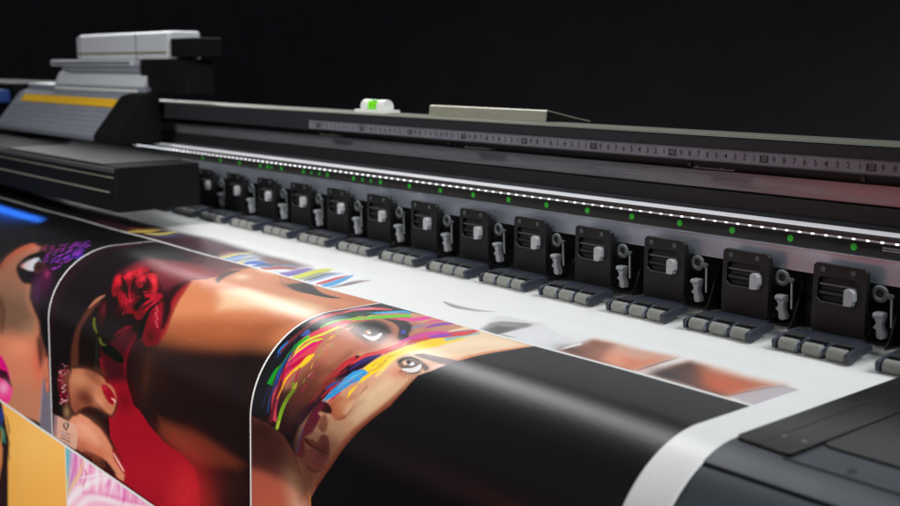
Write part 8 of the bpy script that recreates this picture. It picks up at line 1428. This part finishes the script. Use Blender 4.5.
MB().prism([(.0517,.0559),(.0460,.0559),(.0460,.0008),(.0517,.0008)], 'x', XL, XR).build('recess_panel', M['black'], PR)
# LED lamps of the light bar
ledm = MB().box(-.0012,.0012,-.0008,0,-.0005,.0005).build('led_lamp', M['led'], PR, bevel=.0003)
first = True; extra = []
k = 0; x = -.392
while x > -2.4:
    if k < 100:
        if first: o = ledm; first = False
        else: o = ledm.copy(); COL.objects.link(o); o.parent = PR
        o.location = (x, .0188, .0888)
    else: extra.append(x)
    x -= .0125; k += 1
mb = MB()
for x in extra: mb.box(x-.0015, x+.0015, .0180, .0188, .0882, .0894)
tag(mb.build('led_lamp_run', M['led'], PR), kind='stuff')
# green dots
dot = MB().cyl((0,.0003,0),(0,-.0004,0), .0030, n=28).build('green_dot', M['green'], PR)
gx = [-.4077,-.4667,-.5258,-.5855,-.6445,-.7032,-.7622,-.8210,-.8800,-.9390,-.9980,-1.0574,-1.1169,-1.1373,-1.1559,-1.1760,-1.2367,-1.2561,-1.2760,-1.2962,-1.3541,-1.3814,-1.3926,-1.4124,-1.4741,-1.5330,-1.5919]
for i, x in enumerate(gx):
    o = dot if i == 0 else dot.copy()
    if i: COL.objects.link(o); o.parent = PR
    sc = .75 if i in (13,14,17,18,21) else 1.
    o.location = (x, .0193, .0822); o.scale = (sc, 1, sc)
# faint maker's lines on the light bar
mb = MB(); r2 = random.Random(2)
for row, z in enumerate((.0846,.0826)):
    x = -.4415
    while x < (-.4255 if row == 0 else -.4175):
        w = r2.uniform(.0004,.0010); mb.box(x, x+w, .0190, .0194, z-.0005*(1-.3*row), z+.0005*(1-.3*row)); x += w+.0004
mb.build('bar_lettering', M['ledpcb'], PR)
# measuring tape with its figures
def text_mesh(body, size):
    cu = bpy.data.curves.new('figure', 'FONT'); cu.body = body; cu.size = size; cu.align_x = 'CENTER'; cu.align_y = 'CENTER'; cu.offset = .00009
    o = bpy.data.objects.new('figure', cu); COL.objects.link(o)
    me = o.to_mesh(); v = [tuple(p.co) for p in me.vertices]; f = [tuple(p.vertices) for p in me.polygons]
    o.to_mesh_clear(); bpy.data.objects.remove(o); bpy.data.curves.remove(cu)
    return v, f
TP = MB()
TP.box(-1.279, -.262, .0190, .0199, .1425, .1540, 0)
TF = .01885
for mm in range(0, 1015):
    x = -.2558-mm*.001
    if mm < 8: continue
    L = .0022 if mm % 10 == 0 else (.0018 if mm % 5 == 0 else .0012)
    TP.add([(x-.00013,TF,.1540),(x+.00013,TF,.1540),(x+.00013,TF,.1540-L),(x-.00013,TF,.1540-L)], [(0,1,2,3)], 1)
    TP.add([(x-.00013,TF,.1425),(x+.00013,TF,.1425),(x+.00013,TF,.1425+L*.8),(x-.00013,TF,.1425+L*.8)], [(0,1,2,3)], 1)
cache = {}
for cm in range(1, 102):
    x = -.2558-cm*.01; d = cm % 10
    if d:
        t = cache.setdefault(d, text_mesh(str(d), .0072))
        TP.add([(x+vx, TF, .1481+vz) for vx, vz, _ in t[0]], t[1], 1)
    else:
        w = .0044 if cm < 100 else .0052
        TP.add([(x-w,TF,.1450),(x+w,TF,.1450),(x+w,TF,.1512),(x-w,TF,.1512)], [(0,1,2,3)], 1)
        t = text_mesh(str(cm), .0062)
        TP.add([(x+vx*.9, TF-.00012, .1481+vz) for vx, vz, _ in t[0]], t[1], 0)
TP.build('measuring_tape', [M['tape'], M['ink']], PR)
# clips under the tape
for x in (-.605, -.93, -1.23):
    c = MB().box(x-.028, x+.017, .0215, .030, .1350, .1360).build('clip_plate', M['pink'], PR)
    for dx in (-.024, .004): MB().cyl((x+dx,.022,.1372),(x+dx,.022,.1362), .0016, n=14).build('clip_screw', M['screw'], c)
for x in (-.48, -.66, -1.02): MB().cyl((x,.0518,.1345),(x,.0505,.1345), .0022, n=16).build('slot_screw', M['ring'], PR)

# ---- pinch roller assembly (built at x = 0 = centre of its plate, then repeated every 9 cm)
def make_pinch():
    w = .0240
    pl = MB()
    # moulded face plate with a long window
    o = [(-w,.0125),(-w,.0665),(-w+.0025,.0690),(w-.0030,.0690),(w,.0660),(w,.0125),(w-.002,.0105),(-w+.002,.0105)]
    W = [(-.0190,.0405),(-.0190,.0560),(-.0165,.0580),(.0130,.0580),(.0150,.0560),(.0150,.0375),(-.0150,.0375)]
    bm = bmesh.new()
    def ring(pts, y): return [bm.verts.new((x,y,z)) for x,z in pts]
    for y, in ((0.,),):
        a = ring(o, y); b = ring(W, y)
        ea = [bm.edges.new((a[i], a[(i+1)%len(a)])) for i in range(len(a))]; eb_ = [bm.edges.new((b[i], b[(i+1)%len(b)])) for i in range(len(b))]
        bmesh.ops.triangle_fill(bm, edges=ea+eb_, use_beauty=True)
    fs = [f for f in bm.faces if not all(v in b for v in f.verts)]
    r = bmesh.ops.extrude_face_region(bm, geom=list(bm.faces))
    for v in [g for g in r['geom'] if isinstance(g, bmesh.types.BMVert)]: v.co.y += .0050
    bmesh.ops.recalc_face_normals(bm, faces=bm.faces)
    me = bpy.data.meshes.new('pinch_roller'); bm.to_mesh(me); bm.free()
    P = fin('pinch_roller', me, M['plate'], PR, bevel=.0005, seg=2)
    # window pocket
    MB().box(-.0205,.0180,.0052,.0143,.0350,.0600).build('window_back', M['groove'], P)
    MB().box(-.0180,.0160,.0052,.0300,.0110,.0300).build('plate_spacer', M['groove'], P)
    fr = MB()
    pts = [(-.0195,.0400),(-.0153,.0368),(.0155,.0368)]
    for (x0,z0),(x1,z1) in zip(pts[:-1], pts[1:]): fr.cyl((x0,-.0003,z0),(x1,-.0003,z1), .00055, n=8)
    fr.build('window_rim', M['ring'], P, smooth=True)
    MB().cyl((-.0185,.0020,.0515),(.0145,.0020,.0515), .0009, n=12).build('slide_rod', M['brass'], P, smooth=True)
    MB().cyl((-.0185,.0035,.0440),(.0145,.0035,.0440), .0022, n=16).build('roller_shaft', M['black'], P, smooth=True)
    kb = MB().prism([(.0078,.0378),(.0078,.0500),(.0096,.0514),(.0140,.0514),(.0150,.0503),(.0164,.0490),(.0168,.0420),(.0152,.0402),(.0152,.0385),(.0142,.0374),(.0086,.0374)], 'y', -.0062, .0050)
    kb.build('lever_knob', M['knob'], P, bevel=.0006)
    for x in (-.0150,.0120): 
        s = MB().cyl((x,.0002,.0640),(x,-.0006,.0640), .0023, n=20).build('plate_screw', M['ring'], P)
    # small moulded pips
    pp = MB()
    for x, z in ((-.016,.030),(-.004,.031),(.010,.030),(-.010,.021),(.016,.018),(-.019,.0165),(.0195,.0155),(.004,.0265)): pp.box(x-.0006,x+.0006,-.0003,.0004,z-.001,z+.001)
    pp.build('plate_pips', M['black'], P)
    # dark hinge under the plate, then the roller frame
    MB().box(-.0190,.0185,-.0040,.0080,.0062,.0118).build('hinge_block', M['black'], P, bevel=.0008)
    hx = .0035                      # frame sits a little to the right of the plate
    zt, zb = .0108, .0066
    def outline(): return [(-.0335,-.0100),(-.0370,-.0400),(-.0370,-.0455),(-.0330,-.0455),(-.0318,-.0300),(-.0145,-.0300),(-.0145,-.0440),(-.0115,-.0440),(-.0115,-.0300),(.0085,-.0300),(.0085,-.0440),(.0115,-.0440),(.0115,-.0300),(.0288,-.0300),(.0300,-.0455),(.0340,-.0455),(.0340,-.0400),(.0305,-.0100),(.0200,-.0040),(-.0230,-.0040)]
    F = MB()
    # sloping web behind the rollers: high at the hinge, lower at the axle
    F.prism([(-.004,.0125),(-.010,.0132),(-.0290,.0120),(-.0305,.0100),(-.0290,.0070),(-.004,.0075)], 'x', hx-.0270, hx+.0255)
    for xa, xb in ((-.0345,-.0310),(-.0130,-.0100),(.0095,.0125),(.0300,.0345)):
        F.prism([(-.010,.0128),(-.0290,.0122),(-.0440,.0098),(-.0452,.0075),(-.0440,.0016),(-.0380,.0012),(-.0290,.0045),(-.010,.0075)] if xa in (-.0345,.0300) else
                [(-.026,.0120),(-.0400,.0100),(-.0420,.0080),(-.0410,.0040),(-.0350,.0030),(-.026,.0070)], 'x', hx+xa, hx+xb)
    for sg in (-1, 1):
        xo = hx+sg*.0300
        F.prism([(xo-sg*.0035,-.0290),(xo+sg*.0040,-.0300),(xo-sg*.0010,-.0100),(xo-sg*.0120,-.0045),(xo-sg*.0180,-.0045),(xo-sg*.0060,-.0140)][::sg], 'z', .0072, .0126)
    F.build('roller_frame', M['frame'], P, bevel=.0007)
    mbk = MB()
    for xc in (-.0220,-.0002,.0213):
        mbk.box(hx+xc-.0078, hx+xc+.0078, -.0325,-.0215,.0116,.01265)
    mbk.build('frame_slots', M['groove'], P, bevel=.0006)
    for xc in (-.0220,-.0002,.0213):
        x0, x1 = hx+xc-.0082, hx+xc+.0074
        ro = MB()
        n = 28; c = Vector((0,-.0375,.0056)); rad = .0054
        prof_ = [(x0,rad-.0006),(x0+.0006,rad)]
        xx = x0+.0006
        for q in range(1, 5):
            xq = x0+.0006+(x1-x0-.0012)*q/5
            prof_ += [(xq-.0002,rad),(xq,rad-.00022),(xq+.0002,rad)]
        prof_ += [(x1-.0006,rad),(x1,rad-.0006)]
        v = []; f = []
        for x, r_ in prof_:
            for k in range(n):
                t = 2*math.pi*k/n; v.append((x, c.y+r_*math.cos(t), c.z+r_*math.sin(t)))
        for i in range(len(prof_)-1):
            f += [(i*n+k, i*n+(k+1)%n, (i+1)*n+(k+1)%n, (i+1)*n+k) for k in range(n)]
        f += [tuple(range(n)), tuple(range(len(v)-n, len(v)))]
        ro.add(v, f); ro.build('rubber_roller', M['roller'], P, smooth=True)
        MB().cyl((x1,-.0375,.0056),(x1+.0016,-.0375,.0056), .0043, .0036, n=24).build('roller_hub', M['hub'], P, smooth=True)
    return P
M['brass'] = mat('warm_steel_rod', (110,106,102), .35, .7)
P0 = make_pinch()
UX = [-.4665+.09*1 - .09*i for i in range(0, 16)]
P0.location = (UX[0], 0, 0)
for x in UX[1:]:
    c = copy_part(P0, PR, x-UX[0])
    for g in c.children:
        if g.name.startswith('lever_knob'): g.location = (rng.uniform(-.0012,.0010), 0, rng.uniform(-.0004,.0004))
        if g.name.startswith('rubber_roller') or g.name.startswith('roller_frame'): pass

# ---- lever, spring rod and ring between two pinch rollers
def make_lever():
    # built at x = 0 = ring centre
    L = MB()
    zc = .0485
    prof2 = [(-.0035,.0345),(.0060,.0345),(.0068,.0330),(.0066,.0290),(.0050,.0262),(.0058,.0215),(.0082,.0180),(.0088,.0155),(.0076,.0135),(.0045,.0128),(.0012,.0140),(.0006,.0175),(.0004,.0200),(-.0020,.0212),(-.0034,.0218),(-.0018,.0235),(-.0002,.0250),(-.0010,.0275),(-.0034,.0300)]
    lv = L.prism([(x*.84+.0012, z) for x, z in prof2], 'y', .0050, .0120).build('tension_lever', M['lever'], PR, bevel=.0007)
    MB().cyl((-.0010,.0048,.0322),(.0070,.0048,.0322), .0022, n=16).build('lever_roll', M['lever'], lv, smooth=True)
    MB().torus((0,.0110,zc), (0,1,0), .0052, .0021, flat=.7).build('pressure_ring', M['ring'], lv, smooth=True)
    MB().cyl((0,.0140,zc),(0,.0120,zc), .0042, n=24).build('ring_bore', M['groove'], lv)
    a = MB(); a.prism([(.0055,.0478),(.0055,.0498),(.0110,.0500),(.0125,.0488),(.0120,.0462),(.0105,.0458)], 'y', .0075, .0110)
    a.build('ring_arm', M['ring'], lv, bevel=.0005)
    MB().cyl((.0112,.0066,.0483),(.0112,.0078,.0483), .0019, n=16).build('arm_screw', M['ring'], lv)
    sp = MB(); sp.cyl((.0110,.0090,.0460),(.0122,.0090,.0235), .0011, n=12)
    sp.build('spring_rod', M['rod'], lv, smooth=True)
    MB().cyl((-.0125,.0200,.0115),(-.0125,.0180,.0115), .0012, n=14).build('recess_screw', M['brass'], lv)
    return lv
L0 = make_lever()
off = -.7070+.7607-.0240   # ring centre measured from its left-hand plate centre
L0.location = (UX[0]+off, 0, 0)
for x in UX[1:]:
    c = copy_part(L0, PR, x-UX[0]); c.rotation_euler.y = R(rng.uniform(-1.2,1.2)); c.location.z += rng.uniform(-.0006,.0006)
    for g in c.children:
        if g.name.startswith('spring_rod'): g.location.x = rng.uniform(-.0004,.0006)
# ribs of the dark recess behind the levers
rib0 = MB().prism([(.0458,.0010),(.0458,.0480),(.0300,.0100),(.0220,.0010)], 'x', 0, .0015).build('recess_rib', M['black'], PR)
for i, x in enumerate([u+d for u in UX for d in (.0300,.0560)]):
    o = rib0 if i == 0 else rib0.copy()
    if i: COL.objects.link(o); o.parent = PR
    o.location.x = x

# ---- platen under and beside the paper
def band(name, s0, s1, x0, x1, dz, m, n=24, thick=.004):
    s = np.linspace(s0, s1, n); y, z = prof(s)
    # offset inwards along the normal
    v = []; f = []
    hs = .24+RC*math.pi/2
    for q in range(n):
        a = 0 if s[q] < .24 else min((s[q]-.24)/RC, math.pi/2)
        ny, nz_ = -math.sin(a), math.cos(a)
        for d in (dz, dz-thick):
            v.append((x0, y[q]+ny*d, z[q]+nz_*d)); v.append((x1, y[q]+ny*d, z[q]+nz_*d))
    for q in range(n-1):
        a, b = q*4, (q+1)*4
        f += [(a,a+1,b+1,b),(a+2,b+2,b+3,a+3),(a,b,b+2,a+2),(a+1,a+3,b+3,b+1)]
    f += [(0,2,3,1),(4*n-4,4*n-3,4*n-1,4*n-2)]
    return link(name, v, f, m, PR, smooth=True)
band('platen_bed', -.045, .2740, XL, -.3890, -.0012, M['platen'])
band('platen_front', .2790, .95, XL, -.3890, -.0016, M['platen2'], n=40)
def side_band(name, a0, a1, m, dz=0., flat=0.):
    pts = [(.045, -.0004-dz)] if flat else []
    ts = np.linspace(a0, a1, 20)
    pts += [(-.243-(.078-dz)*math.sin(a), -.0784+(.078-dz)*math.cos(a)) for a in ts]
    if a1 > 1.5: pts.append((-.322, -.7))
    inner = [(y*.995+.004*(y < -.3), z-.006) for y, z in reversed(pts)]
    return MB().prism(pts+inner, 'x', -.3888, .6).build(name, m, PR, smooth=True)
side_band('platen_side', 0, .45, M['platen'], flat=1)
side_band('side_front', .50, math.pi/2, M['platen2'])
side_band('side_core', .35, .65, M['groove'], dz=.004)
# glossy guard strip along the paper edge
g = MB().prism([(-.3885,-.2425),(-.3850,-.2475),(-.3480,-.2500),(-.3462,-.2480),(-.3462,.0100),(-.3885,.0100)], 'z', -.0008, .0016).build('edge_guard', M['gloss'], PR, bevel=.0008)
MB().box(-.3700,-.3694,-.2480,.0100,.0016,.00175).build('guard_line', M['bar'], g)
for x, y in ((-.3671,-.2246),(-.3532,-.2243)):
    MB().cyl((x,y,.0016),(x,y,.0023), .0018, .0015, n=20).build('guard_screw', M['screw'], g)
g2 = MB().prism([(-.3455,-.2150),(-.3400,-.2180),(.55,-.2180),(.55,.0100),(-.3455,.0100)], 'z', -.0008, .0010).build('cover_plate', M['gloss2'] if 'gloss2' in M else M['gloss'], PR, bevel=.0006)
sh = MB()
r3 = random.Random(8)
sh.build if False else None
hole = MB().torus((-.3105,-.2430,-.0004), (0,0,1), .0040, .0011, flat=.5).build('platen_rivet', M['ring'], PR, smooth=True)
MB().cyl((-.3105,-.2430,-.0011),(-.3105,-.2430,.0000), .0034, n=24).build('rivet_core', M['groove'], hole)
MB().box(-.3490,.6,-.2534,-.2526,-.0010,-.00025).build('platen_joint', M['groove'], PR)

# ---- left end of the printer
EH = MB(); EH.box(-3.0,-2.33,-.02,.14,.02,.1900); EH.build('end_housing', M['cdark'], PR, bevel=.006)
MB().box(-2.40,-2.352,-.060,-.02,.150,.176).build('end_bracket', M['blue'], PR, bevel=.002)
for z in (.186,.170): MB().cyl((-2.375,-.066,z),(-2.375,-.058,z), .0055, n=20).build('bracket_screw', M['screw'], PR)

# ------------------------------------------------------------------ carriage (standing still at the left of its travel)
CR = tag(empty('print_carriage', (-1.9,-.1,.03)), 'grey print carriage with yellow stripe and pale stepped top at left end of the beam', 'print carriage')
def cpart(mb, name, m, bevel=.002, parent=None):
    o = mb.build(name, m, parent or CR, bevel=bevel)
    if parent is None: o.location = -CR.location
    return o
M['deck'] = mat('deck_grey', (44,46,46), .7, 0, noise=.1, nscale=20)
# lower dark housing hanging over the paper
cpart(MB().prism([(-.200,.030),(-.200,.088),(-.196,.092),(-.075,.092),(-.075,.030)], 'x', -2.60, -1.42), 'lower_housing', M['cdark'], .005)
cpart(MB().box(-2.60,-1.42,-.2035,-.2002,.0840,.0905), 'front_lip', M['deck'], .0008)
cpart(MB().box(-1.86,-1.47,-.1960,-.0760,.0922,.0935), 'deck_plate', M['deck'], .0008)
cpart(MB().box(-2.00,-1.44,-.2016,-.2002,.0560,.0575), 'light_trail_strip', M['cover'], 0)  # pale strips standing in for light trails of the moving carriage
cpart(MB().box(-1.90,-1.425,-.2016,-.2002,.0770,.0780), 'light_trail_strip', M['cover'], 0)
# sloping front cover, ribbed, with the yellow stripe
x0, x1 = -2.30, -1.80
cpart(MB().prism([(-.070,.110),(-.020,.172),(.000,.180),(.010,.180),(.010,.100),(-.066,.100)], 'x', x0, x1), 'front_cover', M['cgrey'], .002)
cpart(MB().prism([(-.0345,.1560),(-.0240,.1690),(-.0255,.1702),(-.0360,.1572)], 'x', x0+.05, x1-.005), 'yellow_stripe', M['yellow'], 0)
rib = MB()
for k in range(5):
    y = -.066+k*.0065; z = .1150+k*.0081; rib.prism([(y,z),(y-.0016,z+.0012),(y-.0004,z+.0028),(y+.0012,z+.0014)], 'x', x0+.02, x1-.005)
cpart(rib, 'cover_ribs', M['cgrey'], 0)
cpart(MB().prism([(-.074,.098),(-.074,.112),(-.022,.176),(.010,.184),(.010,.098)], 'x', x1+.001, x1+.085), 'side_panel', M['cdark'], .003)
# upper body: stepped pale housings above the beam
cpart(MB().box(-2.30,-1.75,.000,.060,.1802,.1900), 'top_rail_cover', M['cgrey'], .002)
cpart(MB().prism([(.000,.190),(.012,.213),(.060,.213),(.060,.190)], 'x', -2.16, -1.76), 'step_cover', M['cwhite'], .002)
cpart(MB().prism([(.006,.2132),(.006,.2250),(.060,.2250),(.060,.2132)], 'x', -2.13, -1.79), 'middle_cover', M['cgrey'], .002)
cpart(MB().prism([(.000,.2252),(.000,.2360),(.060,.2360),(.060,.2252)], 'x', -2.17, -1.80), 'slot_cover', M['cwhite'], .002)
dd = MB()
for k in range(46): dd.box(-2.16+k*.0078,-2.1562+k*.0078,-.0012,.0002,.2285,.2325)
cpart(dd, 'cooling_slots', M['cdark'], 0)
dd = MB()
for k in range(48): dd.box(-2.15+k*.0078,-2.1462+k*.0078,-.0012,.0004,.1815,.1855)
cpart(dd, 'connector_pins', M['white'], 0)
cpart(MB().prism([(.010,.2362),(.010,.2780),(.020,.2820),(.070,.2820),(.070,.2362)], 'x', -2.06, -1.68), 'head_cover', M['cwhite'], .004)
cpart(MB().box(-2.055,-1.685,.0088,.0098,.2460,.2490), 'green_line', M['olive'], 0)
cpart(MB().box(-1.675,-1.60,.012,.066,.2400,.2700), 'head_end', M['cdark'], .003)
cpart(MB().box(-1.79,-1.62,.010,.062,.1800,.2350), 'drive_box', M['cdark'], .004)

for x in (-2.22,-2.04,-1.88): cpart(MB().cyl((x,-.0605,.1185),(x,-.0640,.1155), .0035, n=16), 'cover_screw', M['screw'], 0)
cpart(MB().box(-2.045,-2.0435,.0094,.0101,.2380,.2800), 'panel_seam', M['cdark'], 0)
cpart(MB().box(-1.80,-1.7985,.0094,.0101,.2380,.2800), 'panel_seam', M['cdark'], 0)


# ------------------------------------------------------------------ bubble level on the beam
LV = tag(empty('bubble_level', (-1.162,.048,.1668)), 'small white spirit level with bright green vial standing on the beam', 'spirit level')
def lp(mb, name, m, bevel=0, smooth=False):
    return mb.build(name, m, LV, smooth=smooth, bevel=bevel)
lp(MB().box(-.034,.034,-.012,.012,0,.0042), 'level_base', M['white'], .0008)
def cap(xa, xb):
    pts = [(-.0095,.0042)]+[(-.0095*math.cos(t), .0085+.0088*math.sin(t)) for t in np.linspace(0, math.pi, 17)]+[(.0095,.0042)]
    return MB().prism(pts, 'x', xa, xb)
lp(cap(-.024,-.0105), 'level_cap', M['white'], .0010); lp(cap(.0105,.024), 'level_cap', M['white'], .0010)
v = lp(MB().cyl((-.0115,0,.0100),(.0115,0,.0100), .0070, n=28), 'level_vial', M['vial'], smooth=True)
for x in (-.0040,.0040): MB().cyl((x-.0004,0,.0100),(x+.0004,0,.0100), .0072, n=28).build('vial_line', M['ink'], v)
MB().cyl((-.0032,-.0002,.0128),(.0032,-.0002,.0128), .0048, n=20).build('vial_bubble', M['vialdark'], v, smooth=True)

# ------------------------------------------------------------------ folded aluminium cover on the beam
xa, xb = -1.072, -.868
pts = [(.062,.1664),(.0635,.1780),(.066,.1792),(.110,.1700),(.135,.1655),(.135,.1643),(.110,.1688),(.0665,.1780),(.0652,.1775),(.0635,.1664)]
cv = MB().prism(pts, 'x', xa, xb).build('folded_metal_cover', M['cover'])
tag(cv, 'pale folded aluminium cover lying on the back of the beam', 'metal cover')

# ------------------------------------------------------------------ surroundings
w = MB().box(-30, 5, 3.2, 3.3, -1.2, 6).build('back_wall', M['wall']); tag(w, 'plain near-black wall behind the whole printer', 'wall')
fl = MB().box(-30, 5, -5, 3.2, -1.25, -1.2).build('floor', M['floor']); fl['kind'] = 'structure'

# ------------------------------------------------------------------ lamps
def area(name, loc, aim, sx, sy, power, col=(1,1,1), spread=180, along=(1,0,0)):
    L = bpy.data.lights.new(name, 'AREA'); L.shape = 'RECTANGLE'; L.size = sx; L.size_y = sy; L.energy = power; L.color = col; L.spread = R(spread)
    o = bpy.data.objects.new(name, L); COL.objects.link(o); o.location = loc
    d = (Vector(aim)-Vector(loc)).normalized(); zx = -d; xx = Vector(along); yy = zx.cross(xx).normalized(); xx = yy.cross(zx).normalized()
    o.rotation_euler = Matrix((xx, yy, zx)).transposed().to_euler(); return o
area('ceiling_strip_lamp', (-4.0,1.22,1.80), (-2.6,.3,0), 5.2, .55, 52, (.98,.99,1), 130, along=(1,-.22,0))
area('added_front_fill', (-.8,-1.6,1.0), (-1.5,-.33,-.3), .6, .4, 9.5, (1,.98,.95), 80)  # added fill that brightens the hanging paper
area('added_side_fill', (.95,.35,1.75), (-.7,-.1,0), 1.1, .7, 12.5, (.96,.985,1), 100)  # added fill that whitens the flat paper, kept out of its reflections
area('added_rail_glow', (-2.4,-1.7,-.05), (-.9,.05,.1), 2.2, .5, .35, (.97,.97,1))  # added dim panel for the slide rail to reflect
area('light_bar_glow', (-1.0,.0040,.0865), (-1.0,-.0100,.0), 2.3, .004, .5, (.96,.99,1))
area('added_red_glow', (-.98,-.95,-.02), (-.40,.05,.12), .25, .08, .022, (1,.12,.10), 50)  # added red light for the tint on the rail, source unseen
area('added_blue_glow', (-1.86,-.215,.029), (-1.86,-.265,-.02), .40, .02, 3, (.03,.2,1), 120)  # added blue light for the spot on the paper, source unseen

W = bpy.data.worlds.new('World'); S.world = W; W.use_nodes = True
bgn = W.node_tree.nodes['Background']; bgn.inputs[0].default_value = (.8,.85,1,1); bgn.inputs[1].default_value = .06

# ------------------------------------------------------------------ camera
cam = bpy.data.cameras.new('camera'); co = bpy.data.objects.new('camera', cam); COL.objects.link(co)
cx_ = Vector((.643527805,.765422736,0)); cy_ = Vector((-.130352114,.109593308,.985392122)); cz_ = Vector((.754241534,-.634127229,.170300813))
co.matrix_world = Matrix.Translation((0,-.805,.2305)) @ Matrix((cx_, cy_, cz_)).transposed().to_4x4()
cam.sensor_width = 36; cam.lens = 43.975; cam.clip_start = .01; cam.clip_end = 100
cam.dof.use_dof = True; cam.dof.focus_distance = 1.0; cam.dof.aperture_fstop = 6.3
S.camera = co
S.view_settings.view_transform = 'Standard'; S.view_settings.look = 'None'; S.view_settings.exposure = 0; S.view_settings.gamma = 1
